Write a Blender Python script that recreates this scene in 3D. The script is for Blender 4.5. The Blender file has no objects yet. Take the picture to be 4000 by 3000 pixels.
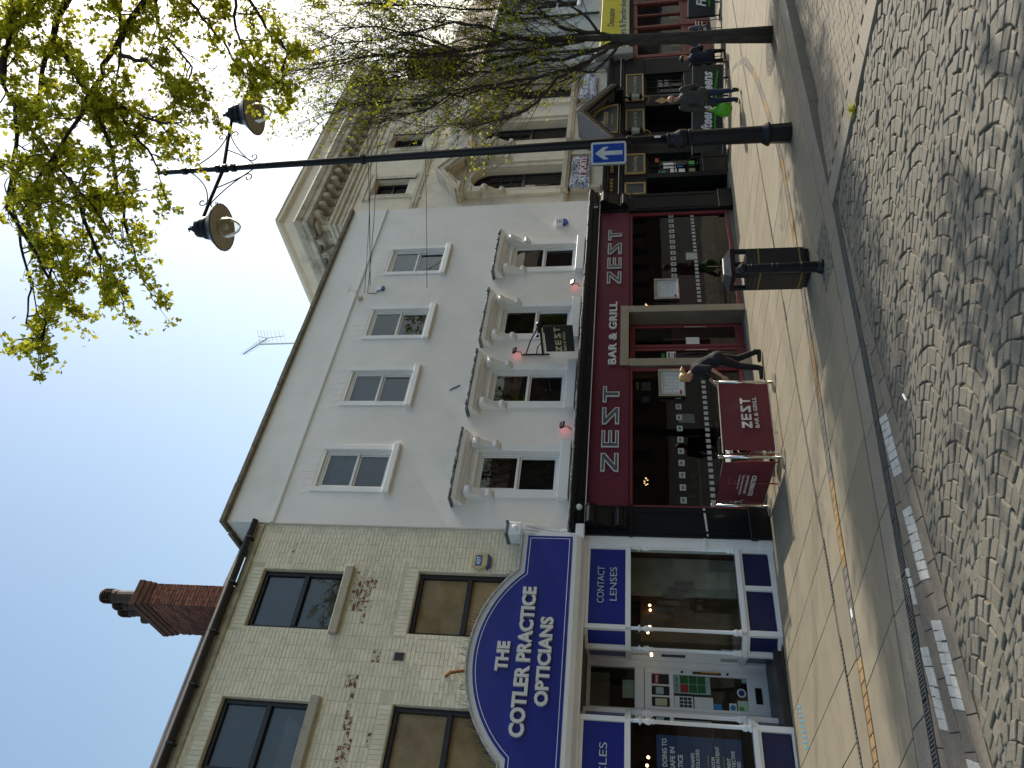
import bpy, math, random
from mathutils import Vector, Matrix
R_ = random.Random(7)
PI = math.pi
sc = bpy.context.scene
COL = sc.collection

# ------------------------------------------------------------------ camera, sky, sun, exposure
FPX = 2950.0
EYE = Vector((0.0, 0.0, 2.35))
_x = Vector((3290.0, -470.0, -FPX)).normalized()
_u0 = Vector((-(FPX * FPX - 470 * FPX / .165) / 3290, FPX / .165, -FPX))
_z = (_u0 - _x * _u0.dot(_x)).normalized()
_y = _z.cross(_x)
ROT = Matrix((_x, _y, _z))                      # upright view axes -> world
right, up, back = ROT.col[0], ROT.col[1], ROT.col[2]
cam_d = bpy.data.cameras.new('camera')
cam = bpy.data.objects.new('camera', cam_d)
COL.objects.link(cam)
m = Matrix.Identity(4)
for i in range(3):                               # the photograph was taken with the camera held on its side
    m[i][0] = -up[i]; m[i][1] = right[i]; m[i][2] = back[i]; m[i][3] = EYE[i]
cam.matrix_world = m
cam_d.sensor_width = 36.0
cam_d.lens = 36.0 * FPX / 4000.0
cam_d.clip_end = 2000
sc.camera = cam

SUN_EL, SUN_AZ = math.radians(34), math.radians(91.4)
world = bpy.data.worlds.new('World'); sc.world = world
world.use_nodes = True
wn = world.node_tree
wn.nodes.clear()
sky = wn.nodes.new('ShaderNodeTexSky'); sky.sky_type = 'NISHITA'; sky.sun_disc = False
sky.sun_elevation = SUN_EL; sky.sun_rotation = SUN_AZ
sky.air_density = 1.9; sky.dust_density = 2.9; sky.ozone_density = 3.2
bg = wn.nodes.new('ShaderNodeBackground'); bg.inputs[1].default_value = 0.15
wo = wn.nodes.new('ShaderNodeOutputWorld')
wn.links.new(sky.outputs[0], bg.inputs[0]); wn.links.new(bg.outputs[0], wo.inputs[0])
sd = bpy.data.lights.new('sun', 'SUN'); sd.energy = 4.2; sd.angle = math.radians(.5); sd.color = (1, .92, .78)
sun = bpy.data.objects.new('sun', sd); COL.objects.link(sun)
_sd = Vector((math.sin(SUN_AZ) * math.cos(SUN_EL), math.cos(SUN_AZ) * math.cos(SUN_EL), math.sin(SUN_EL)))
sun.rotation_euler = _sd.to_track_quat('Z', 'Y').to_euler(); sun.location = (30, 0, 40)
sc.view_settings.view_transform = 'Standard'; sc.view_settings.look = 'None'
sc.view_settings.gamma = 1; sc.view_settings.exposure = 0.38
try: sc.view_settings.use_curve_mapping = False
except Exception: pass
sc.render.engine = 'CYCLES'
sc.cycles.max_bounces = 7; sc.cycles.transparent_max_bounces = 12

# ------------------------------------------------------------------ materials
MATS = {}
def mat(name, col, rough=.7, var=.12, scale=4.0, bump=0.0, bscale=40.0, metal=0.0, spec=.4, rnd=0.0, col2=None, stain=None, stain_amt=.5, stain_scale=1.5, coat=0.0, sharp=(.35, .65), stretch=(1, 1, 1)):
    if name in MATS: return MATS[name]
    M = bpy.data.materials.new(name); M.use_nodes = True
    nt = M.node_tree; N, Lk = nt.nodes, nt.links
    P = N['Principled BSDF']
    P.inputs['Roughness'].default_value = rough; P.inputs['Metallic'].default_value = metal
    P.inputs['Specular IOR Level'].default_value = spec
    P.inputs['Coat Weight'].default_value = coat
    geo = N.new('ShaderNodeNewGeometry')
    mp = N.new('ShaderNodeMapping'); mp.inputs['Scale'].default_value = stretch
    Lk.new(geo.outputs['Position'], mp.inputs['Vector'])
    nz = N.new('ShaderNodeTexNoise'); nz.inputs['Scale'].default_value = scale; nz.inputs['Detail'].default_value = 5; nz.inputs['Roughness'].default_value = .65
    Lk.new(mp.outputs[0], nz.inputs['Vector'])
    c2 = col2 or tuple(c * (1 - var * 1.6) for c in col)
    cr = N.new('ShaderNodeValToRGB')
    cr.color_ramp.elements[0].position = sharp[0]; cr.color_ramp.elements[1].position = sharp[1]
    cr.color_ramp.elements[0].color = (*c2, 1); cr.color_ramp.elements[1].color = (*[c * (1 + var * .5) for c in col], 1)
    Lk.new(nz.outputs['Fac'], cr.inputs[0])
    out = cr.outputs[0]
    if stain:
        n2 = N.new('ShaderNodeTexNoise'); n2.inputs['Scale'].default_value = stain_scale; n2.inputs['Detail'].default_value = 8; n2.inputs['Roughness'].default_value = .7
        Lk.new(geo.outputs['Position'], n2.inputs['Vector'])
        r2 = N.new('ShaderNodeMapRange'); r2.inputs[1].default_value = .5; r2.inputs[2].default_value = .72; r2.inputs[3].default_value = 0; r2.inputs[4].default_value = stain_amt
        Lk.new(n2.outputs['Fac'], r2.inputs[0])
        mx = N.new('ShaderNodeMix'); mx.data_type = 'RGBA'
        Lk.new(r2.outputs[0], mx.inputs[0]); Lk.new(out, mx.inputs[6]); mx.inputs[7].default_value = (*stain, 1)
        out = mx.outputs[2]
    if rnd:
        oi = N.new('ShaderNodeObjectInfo')
        r3 = N.new('ShaderNodeMapRange'); r3.inputs[3].default_value = 1 - rnd; r3.inputs[4].default_value = 1 + rnd
        Lk.new(oi.outputs['Random'], r3.inputs[0])
        hs = N.new('ShaderNodeHueSaturation'); Lk.new(out, hs.inputs['Color']); Lk.new(r3.outputs[0], hs.inputs['Value'])
        out = hs.outputs[0]
    Lk.new(out, P.inputs['Base Color'])
    if bump:
        n3 = N.new('ShaderNodeTexNoise'); n3.inputs['Scale'].default_value = bscale; n3.inputs['Detail'].default_value = 4
        Lk.new(geo.outputs['Position'], n3.inputs['Vector'])
        b = N.new('ShaderNodeBump'); b.inputs['Strength'].default_value = bump; b.inputs['Distance'].default_value = .01
        Lk.new(n3.outputs['Fac'], b.inputs['Height']); Lk.new(b.outputs[0], P.inputs['Normal'])
    MATS[name] = M
    return M

def glass_mat(name, tint=(1, 1, 1), refl=1.0, ior=1.5):
    if name in MATS: return MATS[name]
    M = bpy.data.materials.new(name); M.use_nodes = True
    nt = M.node_tree; N, Lk = nt.nodes, nt.links; N.clear()
    o = N.new('ShaderNodeOutputMaterial'); mx = N.new('ShaderNodeMixShader'); t = N.new('ShaderNodeBsdfTransparent'); g = N.new('ShaderNodeBsdfGlossy')
    g.inputs['Roughness'].default_value = .015; g.inputs['Color'].default_value = (refl, refl, refl, 1); t.inputs[0].default_value = (*tint, 1)
    f = N.new('ShaderNodeFresnel'); f.inputs[0].default_value = ior
    geo = N.new('ShaderNodeNewGeometry'); nz = N.new('ShaderNodeTexNoise'); nz.inputs['Scale'].default_value = 1.3; nz.inputs['Detail'].default_value = 1
    b = N.new('ShaderNodeBump'); b.inputs['Strength'].default_value = .06; b.inputs['Distance'].default_value = .02
    Lk.new(geo.outputs['Position'], nz.inputs['Vector']); Lk.new(nz.outputs[0], b.inputs['Height']); Lk.new(b.outputs[0], g.inputs['Normal'])
    Lk.new(f.outputs[0], mx.inputs[0]); Lk.new(t.outputs[0], mx.inputs[1]); Lk.new(g.outputs[0], mx.inputs[2]); Lk.new(mx.outputs[0], o.inputs[0])
    MATS[name] = M; return M

def leaf_mat(name, c, rnd=.3):
    if name in MATS: return MATS[name]
    M = bpy.data.materials.new(name); M.use_nodes = True
    nt = M.node_tree; N, Lk = nt.nodes, nt.links; N.clear()
    o = N.new('ShaderNodeOutputMaterial'); mx = N.new('ShaderNodeMixShader'); mx.inputs[0].default_value = .6
    d = N.new('ShaderNodeBsdfDiffuse'); t = N.new('ShaderNodeBsdfTranslucent')
    geo = N.new('ShaderNodeNewGeometry'); nz = N.new('ShaderNodeTexNoise'); nz.inputs['Scale'].default_value = 3.5
    Lk.new(geo.outputs['Position'], nz.inputs['Vector'])
    ad = N.new('ShaderNodeMath'); ad.operation = 'ADD'; sb = N.new('ShaderNodeMath'); sb.operation = 'MULTIPLY'; sb.inputs[1].default_value = .5
    Lk.new(nz.outputs[0], ad.inputs[0]); Lk.new(geo.outputs['Random Per Island'], ad.inputs[1]); Lk.new(ad.outputs[0], sb.inputs[0])
    cr = N.new('ShaderNodeValToRGB'); cr.color_ramp.elements[0].position = .25; cr.color_ramp.elements[1].position = .75
    cr.color_ramp.elements[0].color = (*[v * (1 - rnd * 1.5) for v in c], 1); cr.color_ramp.elements[1].color = (*[v * (1 + rnd) for v in c], 1)
    Lk.new(sb.outputs[0], cr.inputs[0])
    Lk.new(cr.outputs[0], d.inputs[0]); Lk.new(cr.outputs[0], t.inputs[0])
    Lk.new(d.outputs[0], mx.inputs[1]); Lk.new(t.outputs[0], mx.inputs[2]); Lk.new(mx.outputs[0], o.inputs[0])
    MATS[name] = M; return M

def emit_mat(name, c, s):
    if name in MATS: return MATS[name]
    M = bpy.data.materials.new(name); M.use_nodes = True
    P = M.node_tree.nodes['Principled BSDF']
    P.inputs['Base Color'].default_value = (*c, 1); P.inputs['Emission Color'].default_value = (*c, 1); P.inputs['Emission Strength'].default_value = s
    MATS[name] = M; return M

WHITE = mat('white_stucco', (.82, .79, .74), .75, .04, .8, .15, 14, stain=(.55, .53, .48), stain_amt=.3, stain_scale=.7)
WTRIM = mat('white_paint', (.78, .78, .77), .45, .04, 3, .08, 30, stain=(.55, .55, .52), stain_amt=.3, stain_scale=3)
SHOPW = mat('shop_white_paint', (.78, .79, .80), .3, .03, 2, 0, 30)
HOTEL = mat('hotel_stucco', (.82, .72, .56), .8, .05, 1.2, .2, 20, stain=(.42, .36, .26), stain_amt=.5, stain_scale=1.1)
HTRIM = mat('hotel_trim', (.70, .62, .48), .75, .08, 3, .2, 25, stain=(.30, .25, .16), stain_amt=.7, stain_scale=2.2)
HDIRT = mat('hotel_cornice_stone', (.58, .52, .41), .8, .15, 3, .3, 25, stain=(.14, .12, .085), stain_amt=.8, stain_scale=2.6)
CREAM = mat('cream_brick_paint', (.75, .69, .525), .6, .08, 5, .35, 45, rnd=.05, stain=(.46, .42, .28), stain_amt=.45, stain_scale=1.6)
MORT = mat('cream_mortar', (.62, .57, .42), .8, .1, 8, .3, 50)
RED = mat('bare_red_brick', (.16, .05, .03), .85, .2, 13, .5, 60, col2=(.62, .57, .43), sharp=(.47, .53), stain=(.36, .34, .30), stain_amt=.9, stain_scale=11)
CHIM = mat('chimney_brick', (.22, .08, .048), .85, .2, 9, .4, 50, rnd=.3, stain=(.10, .06, .045), stain_amt=.7, stain_scale=2.5)
DARKBR = mat('dark_brick', (.13, .085, .06), .85, .2, 9, .4, 50, rnd=.25)
BLACK = mat('black_gloss_paint', (.010, .011, .013), .32, .1, 5, .03, 20, spec=.16)
BLKM = mat('black_cast_iron', (.010, .011, .015), .36, .15, 10, .1, 60, spec=.25)
MAROON = mat('maroon_paint', (.11, .016, .034), .5, .06, 2, 0, spec=.2)
REDFR = mat('red_window_frame', (.20, .035, .045), .4, .08, 4)
BANNER = mat('maroon_canvas', (.125, .018, .026), .7, .08, 3, .2, 120)
BANBLK = mat('charcoal_canvas', (.035, .037, .037), .6, .15, 3, .2, 60)
BLUE = mat('royal_blue_panel', (.012, .022, .22), .3, .05, 2, spec=.5)
BLUED = mat('navy_panel', (.009, .014, .075), .3, .06, 2, spec=.5)
SILVER = mat('brushed_letters', (.62, .62, .60), .4, .05, 8, metal=.3)
CHROME = mat('polished_steel', (.62, .61, .58), .18, .04, 6, metal=1.0)
BRONZE = mat('bronze_cladding', (.33, .31, .26), .40, .06, 3, metal=.7)
GREYP = mat('grey_plinth', (.14, .14, .14), .6, .1, 6)
LEAD = mat('grey_lead', (.10, .115, .13), .6, .3, 9, .3, 30, stain=(.40, .40, .38), stain_amt=.6, stain_scale=9)
COPE = mat('weathered_coping', (.20, .175, .13), .9, .2, 6, .4, 30, stain=(.06, .055, .04), stain_amt=.8, stain_scale=4)
SLATE = mat('roof_slate', (.085, .07, .055), .8, .25, 9, .3, 40, rnd=.25, stain=(.16, .14, .09), stain_amt=.6, stain_scale=6)
GUTTER = mat('black_gutter', (.018, .017, .016), .5, .2, 6)
GOLD = mat('gold_paint', (.36, .25, .09), .5, .1, 8)
PANE = glass_mat('window_glass', (.76, .8, .82), 1.0, 1.62)
SHOPG = glass_mat('shop_glass', (.80, .84, .82), 1.0, 1.5)
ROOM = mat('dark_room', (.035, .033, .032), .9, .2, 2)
BLIND = mat('tan_blind', (.30, .26, .185), .9, .1, 2)
SLAB = mat('sandstone_paving', (.215, .186, .132), .8, .07, 1.6, .15, 70, rnd=.09, stain=(.165, .143, .105), stain_amt=.6, stain_scale=1.3)
KERB = mat('granite_kerb', (.22, .195, .155), .8, .22, 60, .3, 90, rnd=.08)
BED = mat('sandy_joint', (.165, .135, .092), .95, .35, 9, .6, 80, stain=(.06, .052, .042), stain_amt=.7, stain_scale=3)
SETT = mat('grey_granite_sett', (.152, .139, .108), .72, .20, 55, .35, 110, rnd=.16, stain=(.19, .165, .12), stain_amt=.5, stain_scale=4)
PAVER = mat('brown_concrete_paver', (.165, .142, .112), .85, .15, 30, .3, 90, rnd=.08)
ROADP = mat('grey_block_paver', (.195, .167, .128), .85, .12, 30, .3, 90, rnd=.10, stain=(.27, .25, .21), stain_amt=.3, stain_scale=.8)
WMARK = mat('white_sett', (.46, .455, .42), .8, .12, 30, .35, 90, rnd=.07, stain=(.33, .32, .29), stain_amt=.6, stain_scale=9)
MUST = mat('mustard_block', (.27, .17, .07), .85, .15, 12, .2, 90, rnd=.12, stain=(.28, .20, .11), stain_amt=.6, stain_scale=5)
GREYB = mat('grey_trail_block', (.15, .135, .115), .85, .15, 12, .2, 90, rnd=.1)
IRON = mat('drain_iron', (.10, .098, .09), .6, .2, 20)
DKHOLE = mat('drain_dark', (.012, .012, .012), .9)
BARK = mat('bark', (.055, .047, .038), .9, .3, 14, .5, 60, stretch=(1, 1, .3))
BARK2 = mat('maple_bark', (.030, .024, .019), .9, .3, 14, .5, 60)
SKIN = mat('skin', (.52, .27, .19), .55, .06, 8)
HAIRB = mat('blonde_hair', (.55, .36, .13), .5, .3, 30, .3, 90, stretch=(1, 1, .3))
PAPER = mat('white_print', (.70, .72, .72), .6, .04, 6)
TXTW = mat('white_print_lettering', (.72, .73, .74), .6, .02, 3)
DTXT = mat('dark_lettering', (.03, .03, .035), .6)
GLOBE = None

# ------------------------------------------------------------------ geometry helpers
def gz(x): return -.019 * (x - 7.44)             # the pavement falls gently to the right

class MB:
    def __init__(s): s.v = []; s.f = []
    def add(s, vs, fs):
        n = len(s.v); s.v += [tuple(v) for v in vs]; s.f += [tuple(i + n for i in f) for f in fs]; return s
    def box(s, x0, x1, y0, y1, z0, z1, c=0.0):
        if x1 < x0: x0, x1 = x1, x0
        if y1 < y0: y0, y1 = y1, y0
        if z1 < z0: z0, z1 = z1, z0
        c = min(c, (x1 - x0) * .3, (y1 - y0) * .3, (z1 - z0) * .3)
        if c <= 0:
            return s.add([(x0, y0, z0), (x1, y0, z0), (x1, y1, z0), (x0, y1, z0), (x0, y0, z1), (x1, y0, z1), (x1, y1, z1), (x0, y1, z1)],
                         [(0, 3, 2, 1), (4, 5, 6, 7), (0, 1, 5, 4), (1, 2, 6, 5), (2, 3, 7, 6), (3, 0, 4, 7)])
        vs = []; idx = {}
        X, Y, Z = (x0, x1), (y0, y1), (z0, z1)
        for i in (0, 1):
            for j in (0, 1):
                for k in (0, 1):
                    sx, sy, sz = (c, -c)[i], (c, -c)[j], (c, -c)[k]
                    for a in range(3):
                        p = [X[i] + sx, Y[j] + sy, Z[k] + sz]
                        p[a] = (X[i], Y[j], Z[k])[a]
                        idx[(i, j, k, a)] = len(vs); vs.append(p)
        fs = []
        for a, cyc in ((0, [(0, 0), (1, 0), (1, 1), (0, 1)]), (1, [(0, 0), (0, 1), (1, 1), (1, 0)]), (2, [(0, 0), (1, 0), (1, 1), (0, 1)])):
            for e in (0, 1):
                q = []
                for (p, r) in cyc:
                    t = [0, 0, 0]; t[a] = e; o = [b for b in range(3) if b != a]; t[o[0]] = p; t[o[1]] = r
                    q.append(idx[(t[0], t[1], t[2], a)])
                fs.append(tuple(q if e else q[::-1]))
        for a in range(3):                                     # edges along axis a
            o = [b for b in range(3) if b != a]
            for p in (0, 1):
                for r in (0, 1):
                    q = []
                    for e, fa in ((0, o[0]), (1, o[0]), (1, o[1]), (0, o[1])):
                        t = [0, 0, 0]; t[a] = e; t[o[0]] = p; t[o[1]] = r
                        q.append(idx[(t[0], t[1], t[2], fa)])
                    fs.append(tuple(q))
        for i in (0, 1):
            for j in (0, 1):
                for k in (0, 1): fs.append((idx[(i, j, k, 0)], idx[(i, j, k, 1)], idx[(i, j, k, 2)]))
        return s.add(vs, fs)
    def prism(s, poly, y0, y1):                                # polygon in x,z extruded along y
        n = len(poly)
        vs = [(p[0], y0, p[1]) for p in poly] + [(p[0], y1, p[1]) for p in poly]
        fs = [tuple(range(n)), tuple(range(2 * n - 1, n - 1, -1))] + [(i, n + i, n + (i + 1) % n, (i + 1) % n) for i in range(n)]
        return s.add(vs, fs)
    def prof(s, poly, x0, x1):                                 # polygon in y,z extruded along x
        n = len(poly)
        vs = [(x0, p[0], p[1]) for p in poly] + [(x1, p[0], p[1]) for p in poly]
        fs = [tuple(range(n)), tuple(range(2 * n - 1, n - 1, -1))] + [(i, n + i, n + (i + 1) % n, (i + 1) % n) for i in range(n)]
        return s.add(vs, fs)
    def slabpoly(s, poly, z0, z1):                             # polygon in x,y extruded along z
        n = len(poly)
        vs = [(p[0], p[1], z0) for p in poly] + [(p[0], p[1], z1) for p in poly]
        fs = [tuple(range(n - 1, -1, -1)), tuple(range(n, 2 * n))] + [(i, (i + 1) % n, n + (i + 1) % n, n + i) for i in range(n)]
        return s.add(vs, fs)
    def tube(s, pts, rad, n=6, caps=True):
        pts = [Vector(p) for p in pts]
        if not hasattr(rad, '__len__'): rad = [rad] * len(pts)
        ref = Vector((.31, .17, .93)); vs = []; fs = []
        for i, p in enumerate(pts):
            d = (pts[min(i + 1, len(pts) - 1)] - pts[max(i - 1, 0)])
            if d.length < 1e-9: d = Vector((0, 0, 1))
            d.normalize()
            if abs(d.dot(ref)) > .95: ref = Vector((1, .1, 0))
            a = d.cross(ref).normalized(); b = d.cross(a)
            for k in range(n):
                t = 2 * PI * k / n
                vs.append(p + (a * math.cos(t) + b * math.sin(t)) * rad[i])
        for i in range(len(pts) - 1):
            for k in range(n):
                fs.append((i * n + k, i * n + (k + 1) % n, (i + 1) * n + (k + 1) % n, (i + 1) * n + k))
        if caps: fs += [tuple(range(n))[::-1], tuple(range((len(pts) - 1) * n, len(pts) * n))]
        return s.add(vs, fs)
    def lathe(s, prof, cx, cy, cz, n=16, axis=None):           # profile [(r,z)], closed at both ends
        vs = []; fs = []
        for (r, z) in prof:
            for k in range(n):
                t = 2 * PI * (k + .5) / n; vs.append(Vector((r * math.cos(t), r * math.sin(t), z)))
        for i in range(len(prof) - 1):
            for k in range(n): fs.append((i * n + k, i * n + (k + 1) % n, (i + 1) * n + (k + 1) % n, (i + 1) * n + k))
        fs += [tuple(range(n))[::-1], tuple(range((len(prof) - 1) * n, len(prof) * n))]
        if axis is not None:
            q = Vector(axis).normalized().to_track_quat('Z', 'Y'); vs = [q @ v for v in vs]
        return s.add([v + Vector((cx, cy, cz)) for v in vs], fs)
    def ell(s, c, r, n=10, m=7):
        c = Vector(c); r = r if hasattr(r, '__len__') else (r, r, r)
        vs = []; fs = []
        for i in range(m + 1):
            a = PI * i / m
            a = min(max(a, .02), PI - .02)
            for k in range(n):
                t = 2 * PI * k / n
                vs.append((c[0] + r[0] * math.sin(a) * math.cos(t), c[1] + r[1] * math.sin(a) * math.sin(t), c[2] - r[2] * math.cos(a)))
        for i in range(m):
            for k in range(n): fs.append((i * n + k, i * n + (k + 1) % n, (i + 1) * n + (k + 1) % n, (i + 1) * n + k))
        fs += [tuple(range(n))[::-1], tuple(range(m * n, (m + 1) * n))]
        return s.add(vs, fs)
    def cap(s, a, b, ra, rb, n=10):                            # a tapered limb with round ends
        a, b = Vector(a), Vector(b); d = (b - a)
        if d.length < 1e-6: return s.ell(a, ra)
        u = d.normalized(); P = []; Q = []
        for t in (-1, -.8, -.45): P.append(a + u * ra * t); Q.append(ra * math.sqrt(max(.01, 1 - t * t)))
        for t in (0, .5, 1): P.append(a + d * t); Q.append(ra + (rb - ra) * t)
        for t in (.45, .8, 1): P.append(b + u * rb * t); Q.append(rb * math.sqrt(max(.01, 1 - t * t)))
        return s.tube(P, Q, n)
    def wall(s, x0, x1, z0, z1, y, holes, reveal=.2, arch=None):   # front sheet facing -y with openings and their reveals
        xs = sorted({x0, x1, *[h[0] for h in holes], *[h[1] for h in holes]}); zs = sorted({z0, z1, *[h[2] for h in holes], *[h[3] for h in holes]})
        for i in range(len(xs) - 1):
            for k in range(len(zs) - 1):
                cx, cz = (xs[i] + xs[i + 1]) / 2, (zs[k] + zs[k + 1]) / 2
                if any(h[0] < cx < h[1] and h[2] < cz < h[3] for h in holes): continue
                s.add([(xs[i], y, zs[k]), (xs[i + 1], y, zs[k]), (xs[i + 1], y, zs[k + 1]), (xs[i], y, zs[k + 1])], [(0, 1, 2, 3)])
        for (a, b, c, d) in holes:
            r = y + reveal
            s.add([(a, y, c), (a, r, c), (a, r, d), (a, y, d)], [(0, 1, 2, 3)]); s.add([(b, y, c), (b, y, d), (b, r, d), (b, r, c)], [(0, 1, 2, 3)])
            s.add([(a, y, d), (a, r, d), (b, r, d), (b, y, d)], [(0, 1, 2, 3)]); s.add([(a, y, c), (b, y, c), (b, r, c), (a, r, c)], [(0, 1, 2, 3)])
        return s
    def shear(s):                                              # lay on the sloping pavement
        s.v = [(v[0], v[1], v[2] + gz(v[0])) for v in s.v]; return s
    def build(s, name, material, parent=None, smooth=False, at=None, kind=None):
        o3 = root_loc(parent) + (Vector(at) if at is not None else Vector((0, 0, 0)))
        me = bpy.data.meshes.new(name)
        me.from_pydata([(v[0] - o3[0], v[1] - o3[1], v[2] - o3[2]) for v in s.v], [], s.f)
        me.materials.append(material)
        if smooth: me.polygons.foreach_set('use_smooth', [True] * len(me.polygons))
        me.update()
        o = bpy.data.objects.new(name, me); COL.objects.link(o)
        if parent is not None: o.parent = parent
        if at is not None: o.location = at
        if kind: o['kind'] = kind
        return o

def root_loc(o):
    v = Vector((0, 0, 0))
    while o is not None: v = v + Vector(o.location); o = o.parent
    return v
def thing(name, loc, label, cat, group=None, kind=None):
    o = bpy.data.objects.new(name, None); COL.objects.link(o); o.location = loc; o.empty_display_size = .1
    return tag(o, label, cat, group, kind)
def tag(o, label, cat, group=None, kind=None):
    o['label'] = label; o['category'] = cat
    if group: o['group'] = group
    if kind: o['kind'] = kind
    return o
TEXTS = []
def text(name, body, org, h, material, parent, w=None, xd=(1, 0, 0), yd=(0, 0, 1), ext=.002, bold=0.0, shear=0.0, spacing=1.0):
    cu = bpy.data.curves.new(name, 'FONT'); cu.body = body; cu.size = 1; cu.extrude = 0; cu.offset = bold; cu.shear = shear; cu.space_character = spacing
    cu.resolution_u = 3
    cu.materials.append(material)
    o = bpy.data.objects.new(name, cu); COL.objects.link(o)
    if parent is not None: o.parent = parent
    TEXTS.append((o, Vector(org) - root_loc(parent), h, w, Vector(xd).normalized(), Vector(yd).normalized(), ext))
    return o
def finish_texts():                                            # size each line by its own measured width and cap height
    bpy.context.view_layer.update()
    dims = [o.dimensions.copy() for (o, *_r) in TEXTS]
    for (o, org, h, w, xd, yd, ext), dm in zip(TEXTS, dims):
        nl = o.data.body.count('\n')
        sy = h / .73
        sx = (w / max(dm[0], 1e-4)) if w else sy
        zd = xd.cross(yd)
        o.data.extrude = ext
        M = Matrix.Identity(4)
        for i in range(3):
            M[i][0] = xd[i] * sx; M[i][1] = yd[i] * sy; M[i][2] = zd[i]; M[i][3] = org[i]
        o.matrix_local = M
    bpy.context.view_layer.update()
    dg = bpy.context.evaluated_depsgraph_get()
    for (o, *_r) in TEXTS:                                     # plain meshes in place of the font curves
        me = bpy.data.meshes.new_from_object(o.evaluated_get(dg), depsgraph=dg)
        nm, pr, ml = o.name, o.parent, o.matrix_local.copy(); o.name = 'font_source'
        q = bpy.data.objects.new(nm, me); COL.objects.link(q); q.parent = pr; q.matrix_local = ml
    for (o, *_r) in TEXTS: bpy.data.objects.remove(o)
def inset(poly, d):
    n = len(poly); A = sum(poly[i][0] * poly[(i + 1) % n][1] - poly[(i + 1) % n][0] * poly[i][1] for i in range(n))
    sg = 1 if A > 0 else -1; out = []
    for i in range(n):
        p0, p, p1 = Vector(poly[i - 1]), Vector(poly[i]), Vector(poly[(i + 1) % n])
        a = (p - p0).normalized(); b = (p1 - p).normalized()
        na = Vector((-a[1], a[0])) * sg; nb = Vector((-b[1], b[0])) * sg
        k = (na + nb) / max(.25, 1 + na.dot(nb)); out.append(tuple(p + k * d))
    return out
def seen(x, y, z, pad=0):                                      # is a point inside the photograph, and how big is a metre there
    c = ROT.transposed() @ (Vector((x, y, z)) - EYE)
    if c[2] > -.3: return None
    u, v = FPX * c[0] / -c[2], -FPX * c[1] / -c[2]
    return (FPX / -c[2]) if abs(u) < 1500 + pad and abs(v) < 2000 + pad else None
# ------------------------------------------------------------------ ground, pavement, cobbles, road
def lerp_line(P, x):
    if x <= P[0][0]: P2 = (P[0], P[1])
    elif x >= P[-1][0]: P2 = (P[-2], P[-1])
    else:
        for i in range(len(P) - 1):
            if P[i][0] <= x <= P[i + 1][0]: P2 = (P[i], P[i + 1]); break
    (a, b), (c, d) = P2
    return b + (d - b) * (x - a) / (c - a)
KL = [(-12, 9.3), (.5, 6.95), (2.57, 6.55), (3.85, 6.31), (5.47, 6.05), (8.1, 5.73), (8.8, 5.71), (9.5, 5.68), (10.3, 5.62), (11.2, 5.58), (13.3, 5.42), (16, 5.2), (24, 4.6), (60, 2.5)]
def ker(x): return lerp_line(KL, x)
TR = [(-12, 9.6), (0, 8.45), (3.2, 8.15), (5, 8.01), (7, 7.76), (9, 7.55), (11.4, 7.33), (12.3, 7.33), (14.15, 7.62), (15.9, 7.88), (18, 8.5), (20, 9.6), (21, 10.4)]
def tra(x): return lerp_line(TR, x)
def road_drop(x): return -.13 * min(1, max(0, (x - 8.5) / 2.3))

def scatter_parts(parent, name, pieces, material, limit=300, stuffname=None, need=0):
    """pieces: [(centre, MB)]; those that show largest become parts of their own, the rest one joined part"""
    sc_ = []
    for c, mb in pieces:
        k = seen(c[0], c[1], c[2]); sc_.append((-(k or 0), len(sc_), c, mb))
    sc_.sort(key=lambda t: (t[0], t[1]))
    rest = MB(); n = 0
    for k, _i, c, mb in sc_:
        if k < 0 and -k > need and n < limit: mb.build(name, material, parent, at=Vector(c) - root_loc(parent)); n += 1
        else: rest.add(mb.v, mb.f)
    if rest.v: rest.build(stuffname or name, material, parent, kind='stuff')

gmb = MB().add([(-150, -150, -.26), (220, -150, -.26), (220, 160, -.26), (-150, 160, -.26)], [(0, 1, 2, 3)])
gmb.v = [(v[0], v[1], v[2] + gz(max(-30, min(60, v[0])))) for v in gmb.v]
g = gmb.build('ground', mat('tarmac', (.06, .06, .058), .9, .2, 20)); g['kind'] = 'structure'

# pavement bed and slabs
xs = [x * .5 for x in range(-24, 121)]
pb = MB()
for a, b in zip(xs, xs[1:]):
    pb.add([(a, ker(a) + .02, -.012), (b, ker(b) + .02, -.012), (b, 14.2, -.012), (a, 14.2, -.012), (a, ker(a) + .02, -.3), (b, ker(b) + .02, -.3)], [(0, 1, 2, 3), (4, 5, 1, 0)])
pav = pb.shear().build('pavement', BED); pav['kind'] = 'structure'
SL = []
def slab(q, top=0.0, th=.03, g=.005, jit=.0015):
    cx, cy = sum(p[0] for p in q) / 4, sum(p[1] for p in q) / 4
    q2 = inset(q, g); q3 = inset(q, g + .004)
    z = top + R_.uniform(-jit, jit)
    vs = [(*p, z - th) for p in q2] + [(*p, z - .004) for p in q2] + [(*p, z) for p in q3]
    fs = [(8, 9, 10, 11)] + [(i, (i + 1) % 4, 4 + (i + 1) % 4, 4 + i) for i in range(4)] + [(4 + i, 4 + (i + 1) % 4, 8 + (i + 1) % 4, 8 + i) for i in range(4)]
    mb = MB().add(vs, fs).shear()
    return ((cx, cy, z + gz(cx)), mb)
SLOT = 8.74
rr = random.Random(11)
x = -3.0
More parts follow.
